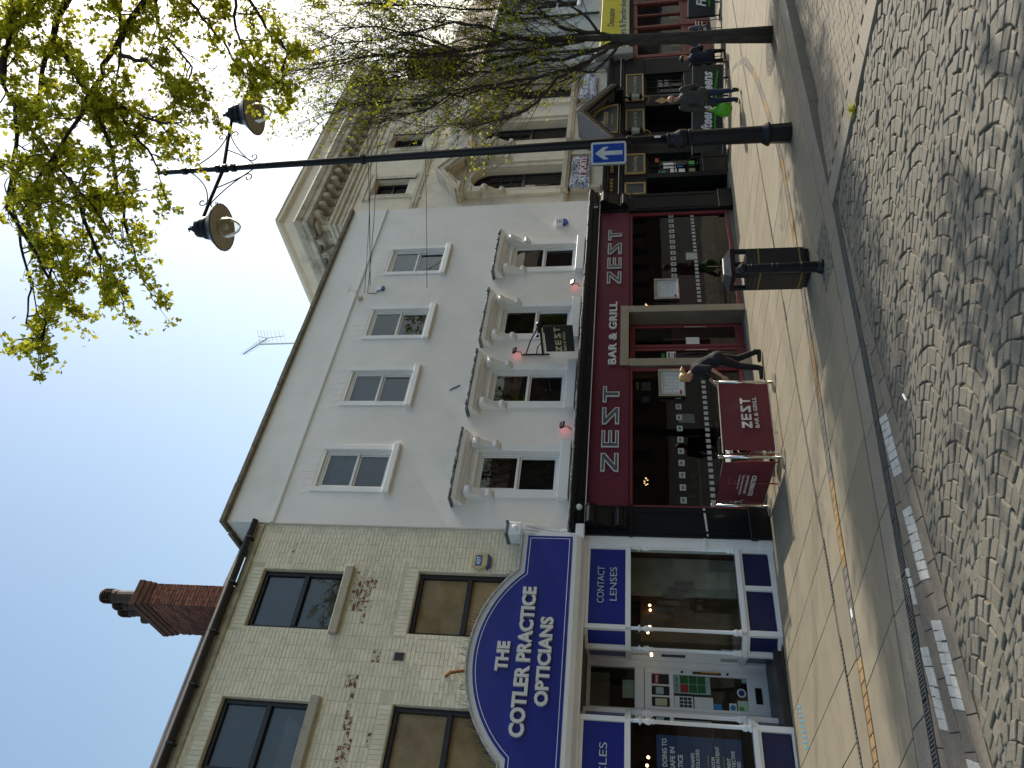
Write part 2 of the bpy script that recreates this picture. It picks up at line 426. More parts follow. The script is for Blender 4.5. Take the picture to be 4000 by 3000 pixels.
while x < 33:                                                     # between the slot drain and the shop fronts
    w = rr.uniform(.66, .8); y = SLOT + .05; yb = 12.22 if not (4.2 < x < 5.6) else 12.25
    first = True
    while y < yb - .2:
        l = rr.uniform(.55, 1.0) if not first else rr.uniform(.3, .9)
        y2 = y + l
        if yb - y2 < .35: y2 = yb
        sk = .04 * (10.2 - y); sk2 = .04 * (10.2 - y2)
        SL.append(slab([(x + sk, y), (x + w + sk, y), (x + w + sk2, y2), (x + sk2, y2)])); y = y2; first = False
    x += w
x = -3.0
while x < 26:                                                     # between trail and slot drain
    w = rr.uniform(.9, 1.25)
    if tra(x) + .12 < SLOT - .16: SL.append(slab([(x, tra(x) + .105), (x + w, tra(x + w) + .105), (x + w, SLOT - .04), (x, SLOT - .04)]))
    x += w
x = -3.0
while x < 30:                                                     # between kerb stones and trail
    w = rr.uniform(.8, 1.05)
    y0a, y0b = ker(x) + .37, ker(x + w) + .37
    y1a, y1b = min(tra(x), 9.2) - .105, min(tra(x + w), 9.2) - .105
    if x > 17.5: y1a = y1b = SLOT - .04
    s = rr.uniform(.3, .7); sh = -.18
    ym, ymb = y0a + (y1a - y0a) * s, y0b + (y1b - y0b) * s
    SL.append(slab([(x - sh * .5, y0a), (x + w - sh * .5, y0b), (x + w + sh * (s - .5), ymb), (x + sh * (s - .5), ym)]))
    SL.append(slab([(x + sh * (s - .5), ym), (x + w + sh * (s - .5), ymb), (x + w + sh * .5, y1b), (x + sh * .5, y1a)]))
    x += w
scatter_parts(pav, 'paving_slab', SL, SLAB, 300, 'paving_slab')
KS = []; x = -3.0
while x < 40:
    w = rr.uniform(.85, .98)
    KS.append(slab([(x, ker(x)), (x + w, ker(x + w)), (x + w, ker(x + w) + .36), (x, ker(x) + .36)], .002, .26)); x += w
scatter_parts(pav, 'kerb_stone', KS, KERB, 300)
TB = []; TM = []; x = -1.0; i = 0
MUSTR = [(2.35, 3.42), (4.45, 5.6), (6.68, 7.75), (9.6, 10.3), (10.95, 11.75), (13.6, 14.3), (15.6, 16.3)]
while x < 20.5:
    w = .125
    q = [(x, tra(x) - .08), (x + w, tra(x + w) - .08), (x + w, tra(x + w) + .08), (x, tra(x) + .08)]
    (TM if any(a < x < b for a, b in MUSTR) else TB).append(slab(q, .001, .03, .004)); x += w
scatter_parts(pav, 'mustard_block', TM, MUST, 300); scatter_parts(pav, 'grey_block', TB, GREYB, 300)
# slot drain, drain grating
for a, b in [(1.0, 4.0), (4.45, 5.35), (9.35, 9.75), (10.6, 12.6)]:
    n = int((b - a) / .05); sd_ = MB()
    for k in range(n):
        xx = a + k * .05
        sd_.box(xx, xx + .03, SLOT - .03, SLOT + .03, -.01, .004)
    sd_.shear().build('slot_drain', IRON, pav, kind='stuff')
dr = thing('drain_channel', (5, 6.1, gz(5)), 'dark grated drain channel along the edge of the cobbles', 'drain')
fr = MB(); bars = MB(); hole = MB()
x = -3.0
while x < 8.02:
    x2 = x + .5
    if x2 > 8.05: x2 = 8.05
    for o_ in (0, .125): fr.add([(x, ker(x) - o_ - .012, .004), (x2, ker(x2) - o_ - .012, .004), (x2, ker(x2) - o_, .004), (x, ker(x) - o_, .004), (x, ker(x) - o_ - .012, -.1), (x2, ker(x2) - o_ - .012, -.1), (x2, ker(x2) - o_, -.1), (x, ker(x) - o_, -.1)], [(0, 1, 2, 3), (4, 5, 1, 0), (3, 2, 6, 7)])
    hole.add([(x, ker(x) - .137, -.07), (x2, ker(x2) - .137, -.07), (x2, ker(x2), -.07), (x, ker(x), -.07)], [(0, 1, 2, 3)])
    k = x
    while k < x2 - .02:
        bars.box(k, k + .016, ker(k) - .125, ker(k) - .012, -.03, .001); k += .032
    x = x2
fr.shear().build('rim', IRON, dr); bars.shear().build('grating', IRON, dr, kind='stuff'); hole.shear().build('trough', DKHOLE, dr)

# cobbled street: fans of granite setts
def drf(x): return ker(x) - .137
cb = MB()
for a in [k * .5 for k in range(-40, 16)]:
    b = a + .5; b2 = min(b, 8.1)
    cb.add([(a, -14, -.018), (b2, -14, -.018), (b2, drf(b2), -.018), (a, drf(a), -.018)], [(0, 1, 2, 3)])
cob = cb.shear().build('cobbled_street', BED); cob['kind'] = 'structure'
CB = Vector((.58, -.815)).normalized(); CA = Vector((-CB[1], CB[0]))
W_, P_, RISE = .70, .145, .185
st = []
rs = random.Random(3)
def cobble_edge(x): return min(5.60, 5.66 - .03 * max(0, x - 5)) if x < 8.05 else -99
for col in range(-12, 16):
    for row in range(-60, 70):
        n = 8
        off = rs.uniform(-.01, .01)
        cuts = [(i + rs.uniform(-.2, .2) * (0 < i < n)) / n - .5 for i in range(n + 1)]
        c0 = CA * ((col) * W_) + CB * (row * P_ + off)
        if not (-5 < c0[0] < 9.2 and -3.5 < c0[1] < 7): continue
        for i in range(n):
            q = []; jv = rs.gauss(0, .008)
            for (t, r) in ((cuts[i], 0), (cuts[i + 1], 0), (cuts[i + 1], 1), (cuts[i], 1)):
                ang = t * 2 * 1.10; Rr = W_ / 2 / math.sin(1.10)        # stones set along a circular arc, joints radial
                u = Rr * math.sin(ang); v = Rr * (math.cos(ang) - math.cos(1.10))
                p = CA * u + CB * (v + r * P_ + jv) + CA * (math.sin(ang) * .05 * (r - .5))
                q.append(c0 + p + Vector((rs.uniform(-.009, .009), rs.uniform(-.009, .009))))
            q = q[::-1] if (q[1] - q[0]).cross(q[2] - q[1]) < 0 else q
            cx = sum(p[0] for p in q) / 4; cy = sum(p[1] for p in q) / 4
            if cx > 8.02 or cy > cobble_edge(cx) - .03 or cx < -5 or cy < -3.2 or rs.random() < .006: continue
            q = [(min(p[0], 8.08), min(p[1], cobble_edge(p[0]) if p[0] < 8.05 else 5.6)) for p in q]
            z = rs.gauss(0, .0035); tx, ty = rs.gauss(0, .03), rs.gauss(0, .03)
            gq = rs.uniform(.001, .006)
            qa = inset(q, gq); qb = inset(q, gq + .005); qc = inset(q, gq + .012)
            zz = lambda p, d: z - d + (p[0] - cx) * tx + (p[1] - cy) * ty
            vs = [(*p, -.05) for p in qa] + [(*p, zz(p, .012)) for p in qa] + [(*p, zz(p, .003)) for p in qb] + [(*p, zz(p, 0)) for p in qc]
            fs = [(12, 13, 14, 15)]
            for L in (0, 4, 8): fs += [(L + k, L + (k + 1) % 4, L + 4 + (k + 1) % 4, L + 4 + k) for k in range(4)]
            st.append(((cx, cy, gz(cx)), MB().add(vs, fs).shear()))
scatter_parts(cob, 'sett', st, SETT, 300, 'sett')
# strip of brown pavers with white painted setts between drain and cobbles
PV = []; WM = []
DASH = [(.1, .78), (1.12, 1.8), (2.14, 2.82), (3.16, 3.84), (4.18, 4.87)]
D2 = [(.1, .75), (1.1, 1.76), (2.13, 2.78), (3.13, 3.80)]
def white_at(x, y):
    sk = (y - 5.87) * .35
    if 5.775 < y < 5.975 and any(a < x - sk < b for a, b in DASH): return True
    sk = (y - 6.24) * .35
    return 6.165 < y < 6.335 and any(a < x - sk < b for a, b in D2)
for row in range(6):
    ya = 5.605 + row * .189; yb = ya + .189; x = -3.0 + (row % 2) * .2
    while x < 8.0:
        w = .39; xe = min(x + w, 8.02)
        if ya < drf(x) - .04: PV.append(slab([(x, min(ya, drf(x))), (xe, min(ya, drf(xe))), (xe + .05, min(yb, drf(xe + .05))), (x + .05, min(yb, drf(x + .05)))], -.006, .03, .004, .0015))
        x += w
for (dl, ya, nr, rh) in ((DASH, 5.775, 2, .1), (D2, 6.165, 2, .085)):
    for (a, b) in dl:
        n = 8; w = (b - a) / n
        for r in range(nr):
            for k in range(n):
                y1_, y2_ = ya + r * rh, ya + (r + 1) * rh; xx = a + k * w + rs.uniform(-.008, .008) * (0 < k); sh = .42
                if y2_ > drf(xx) - .005: continue
                WM.append(slab([(xx + (y1_ - ya) * sh, y1_), (xx + w + (y1_ - ya) * sh, y1_), (xx + w + (y2_ - ya) * sh, y2_), (xx + (y2_ - ya) * sh, y2_)], .002, .02, .0025, .0015))
scatter_parts(cob, 'paver', PV, PAVER, 300); scatter_parts(cob, 'white_sett', WM, WMARK, 300)
# light stone band at the corner and the lower block-paved road
BS = []; y = -6.0
while y < 5.68:
    y2 = min(y + .9, 5.70); BS.append(slab([(8.1, y), (8.46, y), (8.46, y2), (8.1, y2)], .012, .1)); y = y2
road_bed = MB()
for a in [8.46 + k * .6 for k in range(0, 80)]:
    b = a + .6
    road_bed.add([(a, -14, road_drop(a) - .02), (b, -14, road_drop(b) - .02), (b, ker(b) + .02, road_drop(b) - .02), (a, ker(a) + .02, road_drop(a) - .02)], [(0, 1, 2, 3)])
rd = road_bed.shear().build('road', mat('road_joint', (.12, .105, .085), .95, .3, 12)); rd['kind'] = 'structure'
scatter_parts(rd, 'edging_stone', BS, KERB, 300)
RP = []; row = 0; y = 5.75
while y > 1.6:
    x = 8.47 + (row % 2) * .11
    while x < 24:
        w = .215
        if y < ker(x) + .01 and (seen(x, y, gz(x), 250) or x < 12):
            s = slab([(x, y - .105), (x + w, y - .105), (x + w, y), (x, y)], 0, .02, .004, .003)
            s[1].v = [(v[0], v[1], v[2] + road_drop(v[0])) for v in s[1].v]; RP.append(s)
        x += w
    y -= .105; row += 1
scatter_parts(rd, 'paver', RP, ROADP, 300)
# ------------------------------------------------------------------ white building with the bar
D = 12.23
wb = thing('white_building', (12.7, D, gz(12.7)), 'white stuccoed three storey building above the maroon bar front, with moulded window hoods', 'building')
UW = [8.78, 11.08, 13.2, 15.62]; FW = [8.77, 11.06, 13.17, 15.62]
holes = [(c - .47, c + .47, 7.40, 8.88) for c in UW] + [(c - .46, c + .46, 3.87, 5.55) for c in FW]
mb = MB().wall(7.43, 18.03, 3.3, 10.5, D, holes, .26)
mb.add([(7.43, D, 3.3), (7.43, D, 10.5), (7.43, D + 7, 10.5), (7.43, D + 7, 3.3)], [(0, 1, 2, 3)])
mb.add([(18.03, D, 3.3), (18.03, D, 10.5), (18.03, D + 7, 10.5), (18.03, D + 7, 3.3)], [(3, 2, 1, 0)])
mb.add([(7.43, D + 7, -.6), (18.03, D + 7, -.6), (18.03, D + 7, 10.5), (7.43, D + 7, 10.5)], [(3, 2, 1, 0)])
mb.add([(7.43, D + .3, 10.45), (18.03, D + .3, 10.45), (18.03, D + 7, 10.45), (7.43, D + 7, 10.45)], [(0, 1, 2, 3)])
mb.add([(7.43, D + .4, -.6), (7.43, D + .4, 3.3), (7.43, D + 7, 3.3), (7.43, D + 7, -.6)], [(0, 1, 2, 3)])
mb.add([(18.03, D + .4, -.6), (18.03, D + .4, 3.3), (18.03, D + 7, 3.3), (18.03, D + 7, -.6)], [(3, 2, 1, 0)])
mb.build('wall', WHITE, wb)
cope = None
x = 7.36
while x < 18.0:
    x2 = min(x + R_.uniform(.85, 1.0), 18.02)
    MB().box(x, x2 - .008, D - .10, D + .32, 10.5, 10.60 + R_.uniform(-.008, .008), .012).build('coping_stone', COPE, wb); x = x2
for k in range(4): MB().box(7.33, 7.55, D + .34 + k * .9, D + 1.22 + k * .9, 10.5, 10.59, .012).build('coping_stone', COPE, wb)
MB().prof([(D - .045, 9.49), (D - .05, 9.53), (D + .01, 9.57), (D + .01, 9.47)], 7.43, 18.02).build('string_course', WTRIM, wb)
DARKG = mat('unlit_room_dark', (.018, .021, .028), .9, .3, 1.2)  # near-black sheet standing in for the unlit room behind the panes
SKYBACK = mat('sky_tint_backing', (.24, .27, .33), .9, .15, 1.0)  # blue-grey backing, coloured for the sky reflected in the panes
def sash(parent, c, z0, z1, hw, y, fm, backm, split=.5, fw=.055, rail=.05, brk=0):
    """two sliding sashes with real rails, the lower one set further in"""
    f = MB(); zm = z0 + (z1 - z0) * split
    f.box(c - hw, c - hw + fw, y + .05, y + .17, z0, z1, .006); f.box(c + hw - fw, c + hw, y + .05, y + .17, z0, z1, .006)
    f.box(c - hw + fw, c + hw - fw, y + .05, y + .17, z1 - fw, z1, .006); f.box(c - hw + fw, c + hw - fw, y + .05, y + .17, z0, z0 + fw * 1.2, .006)
    for (za, zb, dy) in ((zm, z1 - fw, .07), (z0 + fw * 1.2, zm, .11)):
        f.box(c - hw + fw, c - hw + fw + rail * .7, y + dy, y + dy + .035, za, zb, .004); f.box(c + hw - fw - rail * .7, c + hw - fw, y + dy, y + dy + .035, za, zb, .004)
        f.box(c - hw + fw, c + hw - fw, y + dy + .001, y + dy + .036, za - .002, za + rail, .004); f.box(c - hw + fw, c + hw - fw, y + dy + .001, y + dy + .036, zb - rail * .8, zb, .004)
    w = f.build('window', fm, parent)
    for (za, zb, dy) in ((zm, z1 - fw, .085), (z0 + fw * 1.2, zm, .125)):
        tl = R_.uniform(-.004, .004)
        MB().add([(c - hw + fw, y + dy, za), (c + hw - fw, y + dy + tl, za), (c + hw - fw, y + dy + tl, zb), (c - hw + fw, y + dy, zb)], [(0, 1, 2, 3)]).build('pane', PANE, w)
    MB().box(c - hw + .01, c + hw - .01, y + .2, y + .24, z0 + .01, z1 - .01).build('blind_or_backing', backm, w)
    return w
for i, c in enumerate(UW):
    w = sash(wb, c, 7.40, 8.88, .47, D, WTRIM, (SKYBACK, SKYBACK, DARKG, SKYBACK)[i])
    for e in (-1, 1): MB().box(c + e * .472, c + e * .60, D - .028, D + .02, 7.40, 8.95, .008).build('jamb', WTRIM, w)
    MB().box(c - .63, c + .63, D - .09, D + .05, 7.26, 7.398, .012).build('sill', WTRIM, w)
    for k in range(7):                                            # splayed brick lintel standing slightly proud under the paint
        a, b = -.60 + k * .1715, -.60 + (k + 1) * .1715 - .016
        t = 9.30 if k == 3 else 9.17
        f = lambda u, z: c + u * (1 + (z - 8.96) * .55)
        MB().prism([(f(a, 8.96), 8.955), (f(b, 8.96), 8.955), (f(b, t), t), (f(a, t), t)], D - .005, D + .01).build('voussoir', WHITE, wb)
def console(c, y0, y1, z0, z1, w):
    """scrolled bracket: profile in y,z swept across its width, with the two scroll rolls standing out"""
    h = z1 - z0; d = y1 - y0
    P = []
    for k in range(15):
        t = k / 14; z = z1 - h * t
        yy = y1 - d * (.98 if t < .22 else (.98 - .75 * ((t - .22) / .5) ** 1.4 if t < .72 else .23 + .22 * math.sin((t - .72) / .28 * PI)))
        P.append((yy, z))
    b = MB().prof([(y1, z1)] + P + [(y1, z0)], c - w / 2, c + w / 2)
    for zc, yc, r in ((z1 - h * .14, y1 - d * .86, h * .15), (z0 + h * .16, y1 - d * .42, h * .11)):
        b.lathe([(r, -w * .53), (r, -w * .5), (r * .9, -w * .5), (r * .9, w * .5), (r, w * .5), (r, w * .53)], c, yc, zc, 12, (1, 0, 0))
        b.lathe([(r * .45, -w * .57), (r * .45, w * .57)], c, yc, zc, 8, (1, 0, 0))
    return b
for i, c in enumerate(FW):
    w = sash(wb, c, 3.87, 5.55, .46, D, WTRIM, DARKG)
    for e in (-1, 1): MB().box(c + e * .463, c + e * .66, D - .035, D + .02, 3.87, 5.12, .01).box(c + e * .463, c + e * .53, D - .034, D + .02, 5.12, 5.56, .006).build('jamb', WTRIM, w)
    MB().box(c - .66, c + .66, D - .03, D + .02, 5.56, 5.70, .008).build('frieze', WTRIM, w)
    MB().box(c - .70, c + .70, D - .13, D + .05, 3.66, 3.868, .012).build('sill', WTRIM, w)
    h = MB()
    h.prof([(D + .01, 5.70), (D - .05, 5.70), (D - .07, 5.735), (D - .16, 5.76), (D - .17, 5.80), (D - .26, 5.82), (D - .29, 5.90), (D + .01, 5.90)], c - .84, c + .84)
    for k in range(22): h.box(c - .60 + k * .056, c - .60 + k * .056 + .03, D - .058, D - .02, 5.64, 5.672)
    h.build('hood', WTRIM, w)
    top = MB(); n = 14
    for k in range(n):
        xa = c - .90 + 1.80 * k / n; xb = c - .90 + 1.80 * (k + 1) / n; d = R_.uniform(-.012, .03)
        top.box(xa, xb, D - .315 + d, D + .03, 5.905 + R_.uniform(-.006, .008), 5.955 + R_.uniform(-.012, .02), .01)
    top.build('lead_flashing', LEAD, w)
    for e in (-1, 1): console(c + e * .60, D - .19, D, 5.13, 5.70, .15).build('bracket', WTRIM, w)
    # a small catch where the sashes meet
crk = MB().prism([(10.93, 6.48), (10.99, 6.44), (11.06, 6.33), (11.1, 6.25), (11.05, 6.27), (10.98, 6.38)], D - .012, D + .01).build('crack_patch', LEAD, wb)
# black shop cornice, sign board, pilasters
b = MB()
b.prof([(D + .05, 3.31), (D - .16, 3.31), (D - .17, 3.36), (D - .20, 3.38), (D - .21, 3.46), (D - .29, 3.50), (D - .31, 3.57), (D + .05, 3.57)], 7.28, 18.12)
b.build('fascia_cornice', BLACK, wb)
MB().box(7.28, 18.12, D - .178, D - .162, 3.298, 3.318, .003).build('bead', SILVER, wb)
x = 7.29
while x < 18.1:
    x2 = min(x + R_.uniform(.18, .42), 18.11); d = R_.uniform(0, .03)
    MB().box(x, x2, D - .33 + d, D - .005, 3.57, 3.60 + R_.uniform(0, .022), .01).build('lead_flashing', LEAD, wb); x = x2
MB().box(7.94, 17.31, D - .07, D + .05, 2.515, 3.305, .01).build('sign_board', MAROON, wb)
MB().box(7.94, 17.31, D - .095, D - .072, 2.515, 2.545, .005).build('sign_trim', MAROON, wb)
for (xa, xb) in ((7.29, 7.93), (17.33, 18.10)):
    p = MB()
    zb = gz((xa + xb) / 2) - .05
    p.box(xa, xb, D - .10, D + .2, zb, 3.305, .01); p.box(xa - .02, xb + .02, D - .15, D + .2, zb, zb + .42, .012)
    p.box(xa - .015, xb + .015, D - .125, D + .2, 2.43, 2.5, .01)
    n = 2
    for k in range(n):
        u = xa + .1 + (xb - xa - .2) * k / (n - 1); p.box(u - .03, u + .03, D - .115, D - .09, zb + .5, 2.38, .006)
    pl = p.build('pilaster', BLACK, wb)
    console((xa + xb) / 2, D - .30, D - .10, 2.55, 3.30, (xb - xa) * .55).build('bracket', BLACK, pl)
MB().prism([(7.32, 1.12), (7.9, 1.16), (7.9, 1.12), (7.32, 1.09)], D - .112, D - .10).build('rail_strip', SILVER, wb)
LZ = {'Z': [(0, 1), (.86, 1), (.86, .76), (.36, .24), (.86, .24), (.86, 0), (0, 0), (0, .24), (.5, .76), (0, .76)],
      'S': [(.86, 1), (0, 1), (0, .76), (.5, .24), (0, .24), (0, 0), (.86, 0), (.86, .24), (.36, .76), (.86, .76)],
      'E': [(0, 0), (0, 1), (.82, 1), (.82, .79), (.22, .79), (.22, .61), (.82, .61), (.82, .40), (.22, .40), (.22, .21), (.82, .21), (.82, 0)],
      'T': [(.31, 0), (.31, .77), (0, .77), (0, 1), (.86, 1), (.86, .77), (.55, .77), (.55, 0)]}
LWH = mat('letter_rim', (.58, .61, .62), .35, .03, 6); LIN = mat('letter_face', (.10, .12, .14), .3, .25, 7, metal=.3)
def zest(x0, x1, z0, h, y, parent, rim=.020, gap=.62, inner=True, m1=None, xd=(1, 0)):
    n = 4; ux = (x1 - x0) / (n * .86 + (n - 1) * gap * .5)
    for i, ch in enumerate('ZEST'):
        ox = x0 + i * (.86 + gap * .5) * ux
        P = [(ox + a * ux, z0 + b * h) for a, b in LZ[ch]]
        L = MB().prism(P, y - .035, y).build('letter', m1 or LWH, parent)
        if inner: MB().prism(inset(P, rim), y - .0375, y - .034).build('letter_face', LIN, L)
sb = bpy.data.objects['sign_board']
zest(8.72, 10.95, 2.71, .35, D - .07, sb)
zest(14.36, 16.5, 2.71, .35, D - .07, sb)
text('lettering', 'BAR & GRILL', (11.6, 2.80, D - .075), .18, LWH, sb, w=2.05, ext=.02, bold=.025, spacing=1.15)
TEXTS[-1] = (TEXTS[-1][0], Vector((11.6, D - .09, 2.80)) - root_loc(sb)) + TEXTS[-1][2:]
# bronze door surround, doors, shop windows
bz = gz(12.6)
bs = MB()
bs.box(11.58, 11.79, D - .10, D + .35, bz - .05, 2.52, .012); bs.box(13.31, 13.52, D - .10, D + .35, bz - .05, 2.52, .012)
bs.prism([(11.58, 2.522), (11.79, 2.522), (13.31, 2.522), (13.52, 2.522), (13.52, 2.71), (11.58, 2.71)], D - .102, D + .35)
bs.build('door_surround', BRONZE, wb)
def leafdoor(xa, xb, y):
    f = MB()
    f.box(xa, xa + .09, y, y + .05, bz, 2.5, .008); f.box(xb - .09, xb, y, y + .05, bz, 2.5, .008); f.box(xa + .09, xb - .09, y, y + .05, 2.38, 2.5, .008); f.box(xa + .09, xb - .09, y, y + .05, bz, bz + .2, .008)
    d = f.build('door', REDFR, wb)
    MB().add([(xa + .09, y + .02, bz + .2), (xb - .09, y + .02, bz + .2), (xb - .09, y + .02, 2.38), (xa + .09, y + .02, 2.38)], [(0, 1, 2, 3)]).build('pane', SHOPG, d)
    MB().tube([(xb - .14, y - .05, .75), (xb - .14, y - .05, 1.25)], .015, 8).build('handle', CHROME, d)
    return d
d1 = leafdoor(11.80, 12.54, D + .34); d2 = leafdoor(12.56, 13.30, D + .34)
s = MB().box(12.12, 12.40, D + .333, D + .337, 1.47, 1.67).build('notice', PAPER, d1)
text('lettering', 'WARNING', (12.15, D + .331, 1.60), .04, DTXT, s, w=.22, bold=.03); text('lettering', 'CCTV in use', (12.15, D + .331, 1.54), .03, DTXT, s, w=.2)
MB().box(12.2, 12.35, D + .332, D + .337, 1.72, 1.79).build('notice', mat('green_print', (.03, .16, .04), .6), d1)
MB().box(12.64, 12.86, D + .332, D + .337, .92, 1.22).build('notice', PAPER, d2)
MB().box(12.2, 12.36, D + .3325, D + .3335, 1.475, 1.51).build('notice_band', DTXT, s)
MB().box(11.8, 13.3, D - .05, D + .6, bz - .1, bz + .012, .01).build('threshold', GREYP, wb)
def shopwin(xa, xb, z0):
    f = MB(); y = D - .02
    f.box(xa, xa + .07, y, y + .12, z0, 2.513, .008); f.box(xb - .07, xb, y, y + .12, z0, 2.513, .008); f.box(xa + .07, xb - .07, y, y + .12, 2.44, 2.513, .008); f.box(xa + .07, xb - .07, y, y + .12, z0, z0 + .09, .008)
    w = f.build('shop_window', REDFR, wb)
    MB().add([(xa + .07, y + .06, z0 + .09), (xb - .07, y + .06, z0 + .09), (xb - .07, y + .06, 2.44), (xa + .07, y + .06, 2.44)], [(0, 1, 2, 3)]).build('pane', SHOPG, w)
    MB().box(xa, xb, y + .02, y + .2, gz(xb) - .3, z0 - .002, .008).build('plinth', GREYP, w)
    return w
swl = shopwin(7.94, 11.575, .10); swr = shopwin(13.525, 17.32, -.06)
ETCH = mat('etched_print', (.36, .39, .38), .7, .1, 9)
def stickers(w, xa, xb, z, h, step, wd):
    x = xa
    while x < xb:
        q = MB().box(x, x + wd, D + .034, D + .038, z, z + h).build('sticker', ETCH, w)
        if h > .1: MB().box(x + .03, x + wd - .03, D + .032, D + .0335, z + .035, z + h - .03).build('sticker_mark', mat('sticker_mark', (.12, .13, .13), .8), q)
        x += step
stickers(swl, 8.1, 10.75, 1.43, .115, .29, .14); stickers(swl, 8.1, 11.5, .90, .085, .145, .085)
stickers(swr, 14.66, 17.15, 1.36, .125, .226, .14); stickers(swr, 13.75, 17.15, .83, .085, .1465, .088)
def menu(w, xa, xb, z0, z1):
    f = MB(); y = D - .03
    f.box(xa, xa + .05, y - .03, y + .05, z0, z1, .006); f.box(xb - .05, xb, y - .03, y + .05, z0, z1, .006); f.box(xa + .05, xb - .05, y - .03, y + .05, z1 - .05, z1, .006); f.box(xa + .05, xb - .05, y - .03, y + .05, z0, z0 + .05, .006)
    mf = f.build('menu_frame', CHROME, w)
    sh = MB().box(xa + .05, xb - .05, y + .02, y + .04, z0 + .05, z1 - .05).build('menu_sheet', mat('menu_paper', (.50, .56, .60), .7, .05, 3), mf)
    mb_ = MB(); rr_ = random.Random(5)
    for r in range(9):
        z = z1 - .11 - r * (z1 - z0 - .2) / 9.5
        for k in range(6):
            xx = xa + .09 + k * (xb - xa - .18) / 6; mb_.box(xx, xx + rr_.uniform(.04, .09), y + .0165, y + .0195, z, z + .012)
    mb_.build('menu_print', mat('menu_ink', (.22, .27, .30), .7), mf, kind='stuff')
    MB().box(xa + .07, xa + .19, y + .016, y + .0195, z0 + .07, z0 + .12).build('menu_badge', mat('pink_badge', (.30, .02, .10), .6), mf)
menu(swl, 10.72, 11.5, 1.33, 1.89); menu(swr, 13.79, 14.53, 1.33, 1.92)
for (w, xa, xb, z0, z1) in ((swl, 10.06, 10.3, 1.18, 1.50), (swr, 15.33, 15.66, .82, 1.12), (swr, 15.35, 15.6, .84, 1.1)):
    MB().box(xa, xb, D + (.042 if xb != 15.6 else .0395), D + (.045 if xb != 15.6 else .041), z0, z1).build('poster', ETCH, w)
for (xa, xb, z0, z1, c) in ((10.95, 11.2, 2.05, 2.25, (.10, .14, .12)), (10.98, 11.2, 2.3, 2.36, (.2, .2, .12)), (10.6, 10.78, 2.08, 2.24, (.08, .09, .10))):
    MB().box(xa, xb, D + .042, D + .046, z0, z1).build('poster', mat('poster%.2f' % xa, c, .7), swl)
# the room behind the glass
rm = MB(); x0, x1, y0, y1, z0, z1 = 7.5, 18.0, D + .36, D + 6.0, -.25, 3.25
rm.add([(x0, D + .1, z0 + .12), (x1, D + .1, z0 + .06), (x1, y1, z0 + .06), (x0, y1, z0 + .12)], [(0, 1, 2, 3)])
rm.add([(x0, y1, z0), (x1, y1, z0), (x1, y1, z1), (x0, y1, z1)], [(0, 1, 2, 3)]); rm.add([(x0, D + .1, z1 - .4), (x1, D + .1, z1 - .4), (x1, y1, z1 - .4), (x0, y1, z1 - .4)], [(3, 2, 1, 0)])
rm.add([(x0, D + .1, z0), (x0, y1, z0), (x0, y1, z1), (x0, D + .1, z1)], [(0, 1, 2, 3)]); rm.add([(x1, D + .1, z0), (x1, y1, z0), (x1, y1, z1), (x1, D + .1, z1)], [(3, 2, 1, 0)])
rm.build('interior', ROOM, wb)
MB().box(13.6, 17.6, D + 1.6, D + 1.7, -.1, 1.45).build('partition', mat('wine_partition', (.10, .02, .035), .6), wb)
MB().box(8.0, 11.3, D + 3.0, D + 3.1, -.1, .85, .01).build('bar_counter', mat('dark_wood', (.07, .045, .03), .5, .3, 6, stretch=(.3, 1, 4)), wb)
MB().box(8.0, 11.3, D + 2.9, D + 3.3, .85, .9, .01).build('bar_top', mat('pale_top', (.25, .24, .2), .4), wb)
WOOD = mat('table_wood', (.15, .115, .08), .5, .25, 4, stretch=(.3, 2, 2))
LAMPG = emit_mat('lamp_glow', (1, .55, .25), 1.6)
for (xc, yc, zc) in ((9.1, D + 2.1, 2.05), (9.5, D + 2.6, 2.2), (10.1, D + 2.2, 2.15), (15.0, D + 1.3, 2.1)):
    L = MB().tube([(xc, yc, 2.84), (xc, yc, zc + .1)], .008, 5).build('pendant_lamp', BLKM, wb)
    for k in range(7):
        a = k * .9; MB().ell((xc + .08 * math.cos(a), yc + .08 * math.sin(a), zc + .04 * math.sin(k * 2.1)), (.014, .014, .02), 6, 4).build('bulb', LAMPG, L)
def table(x, y, top, m, r=.32, label=None, group=None, h=.74):
    z = gz(x)
    t = thing('cafe_table', (x, y, z), label, 'table', group)
    MB().lathe([(r * .96, h - .03), (r, h - .02), (r, h - .005), (r * .97, h)], x, y, z, 20).build('table_top', m, t)
    MB().lathe([(.03, .02), (.03, h - .03)], x, y, z, 8).build('pedestal', CHROME, t)
    MB().lathe([(.2, .002), (.2, .012), (.04, .03)], x, y, z, 14).build('base', BLKM, t)
    return t
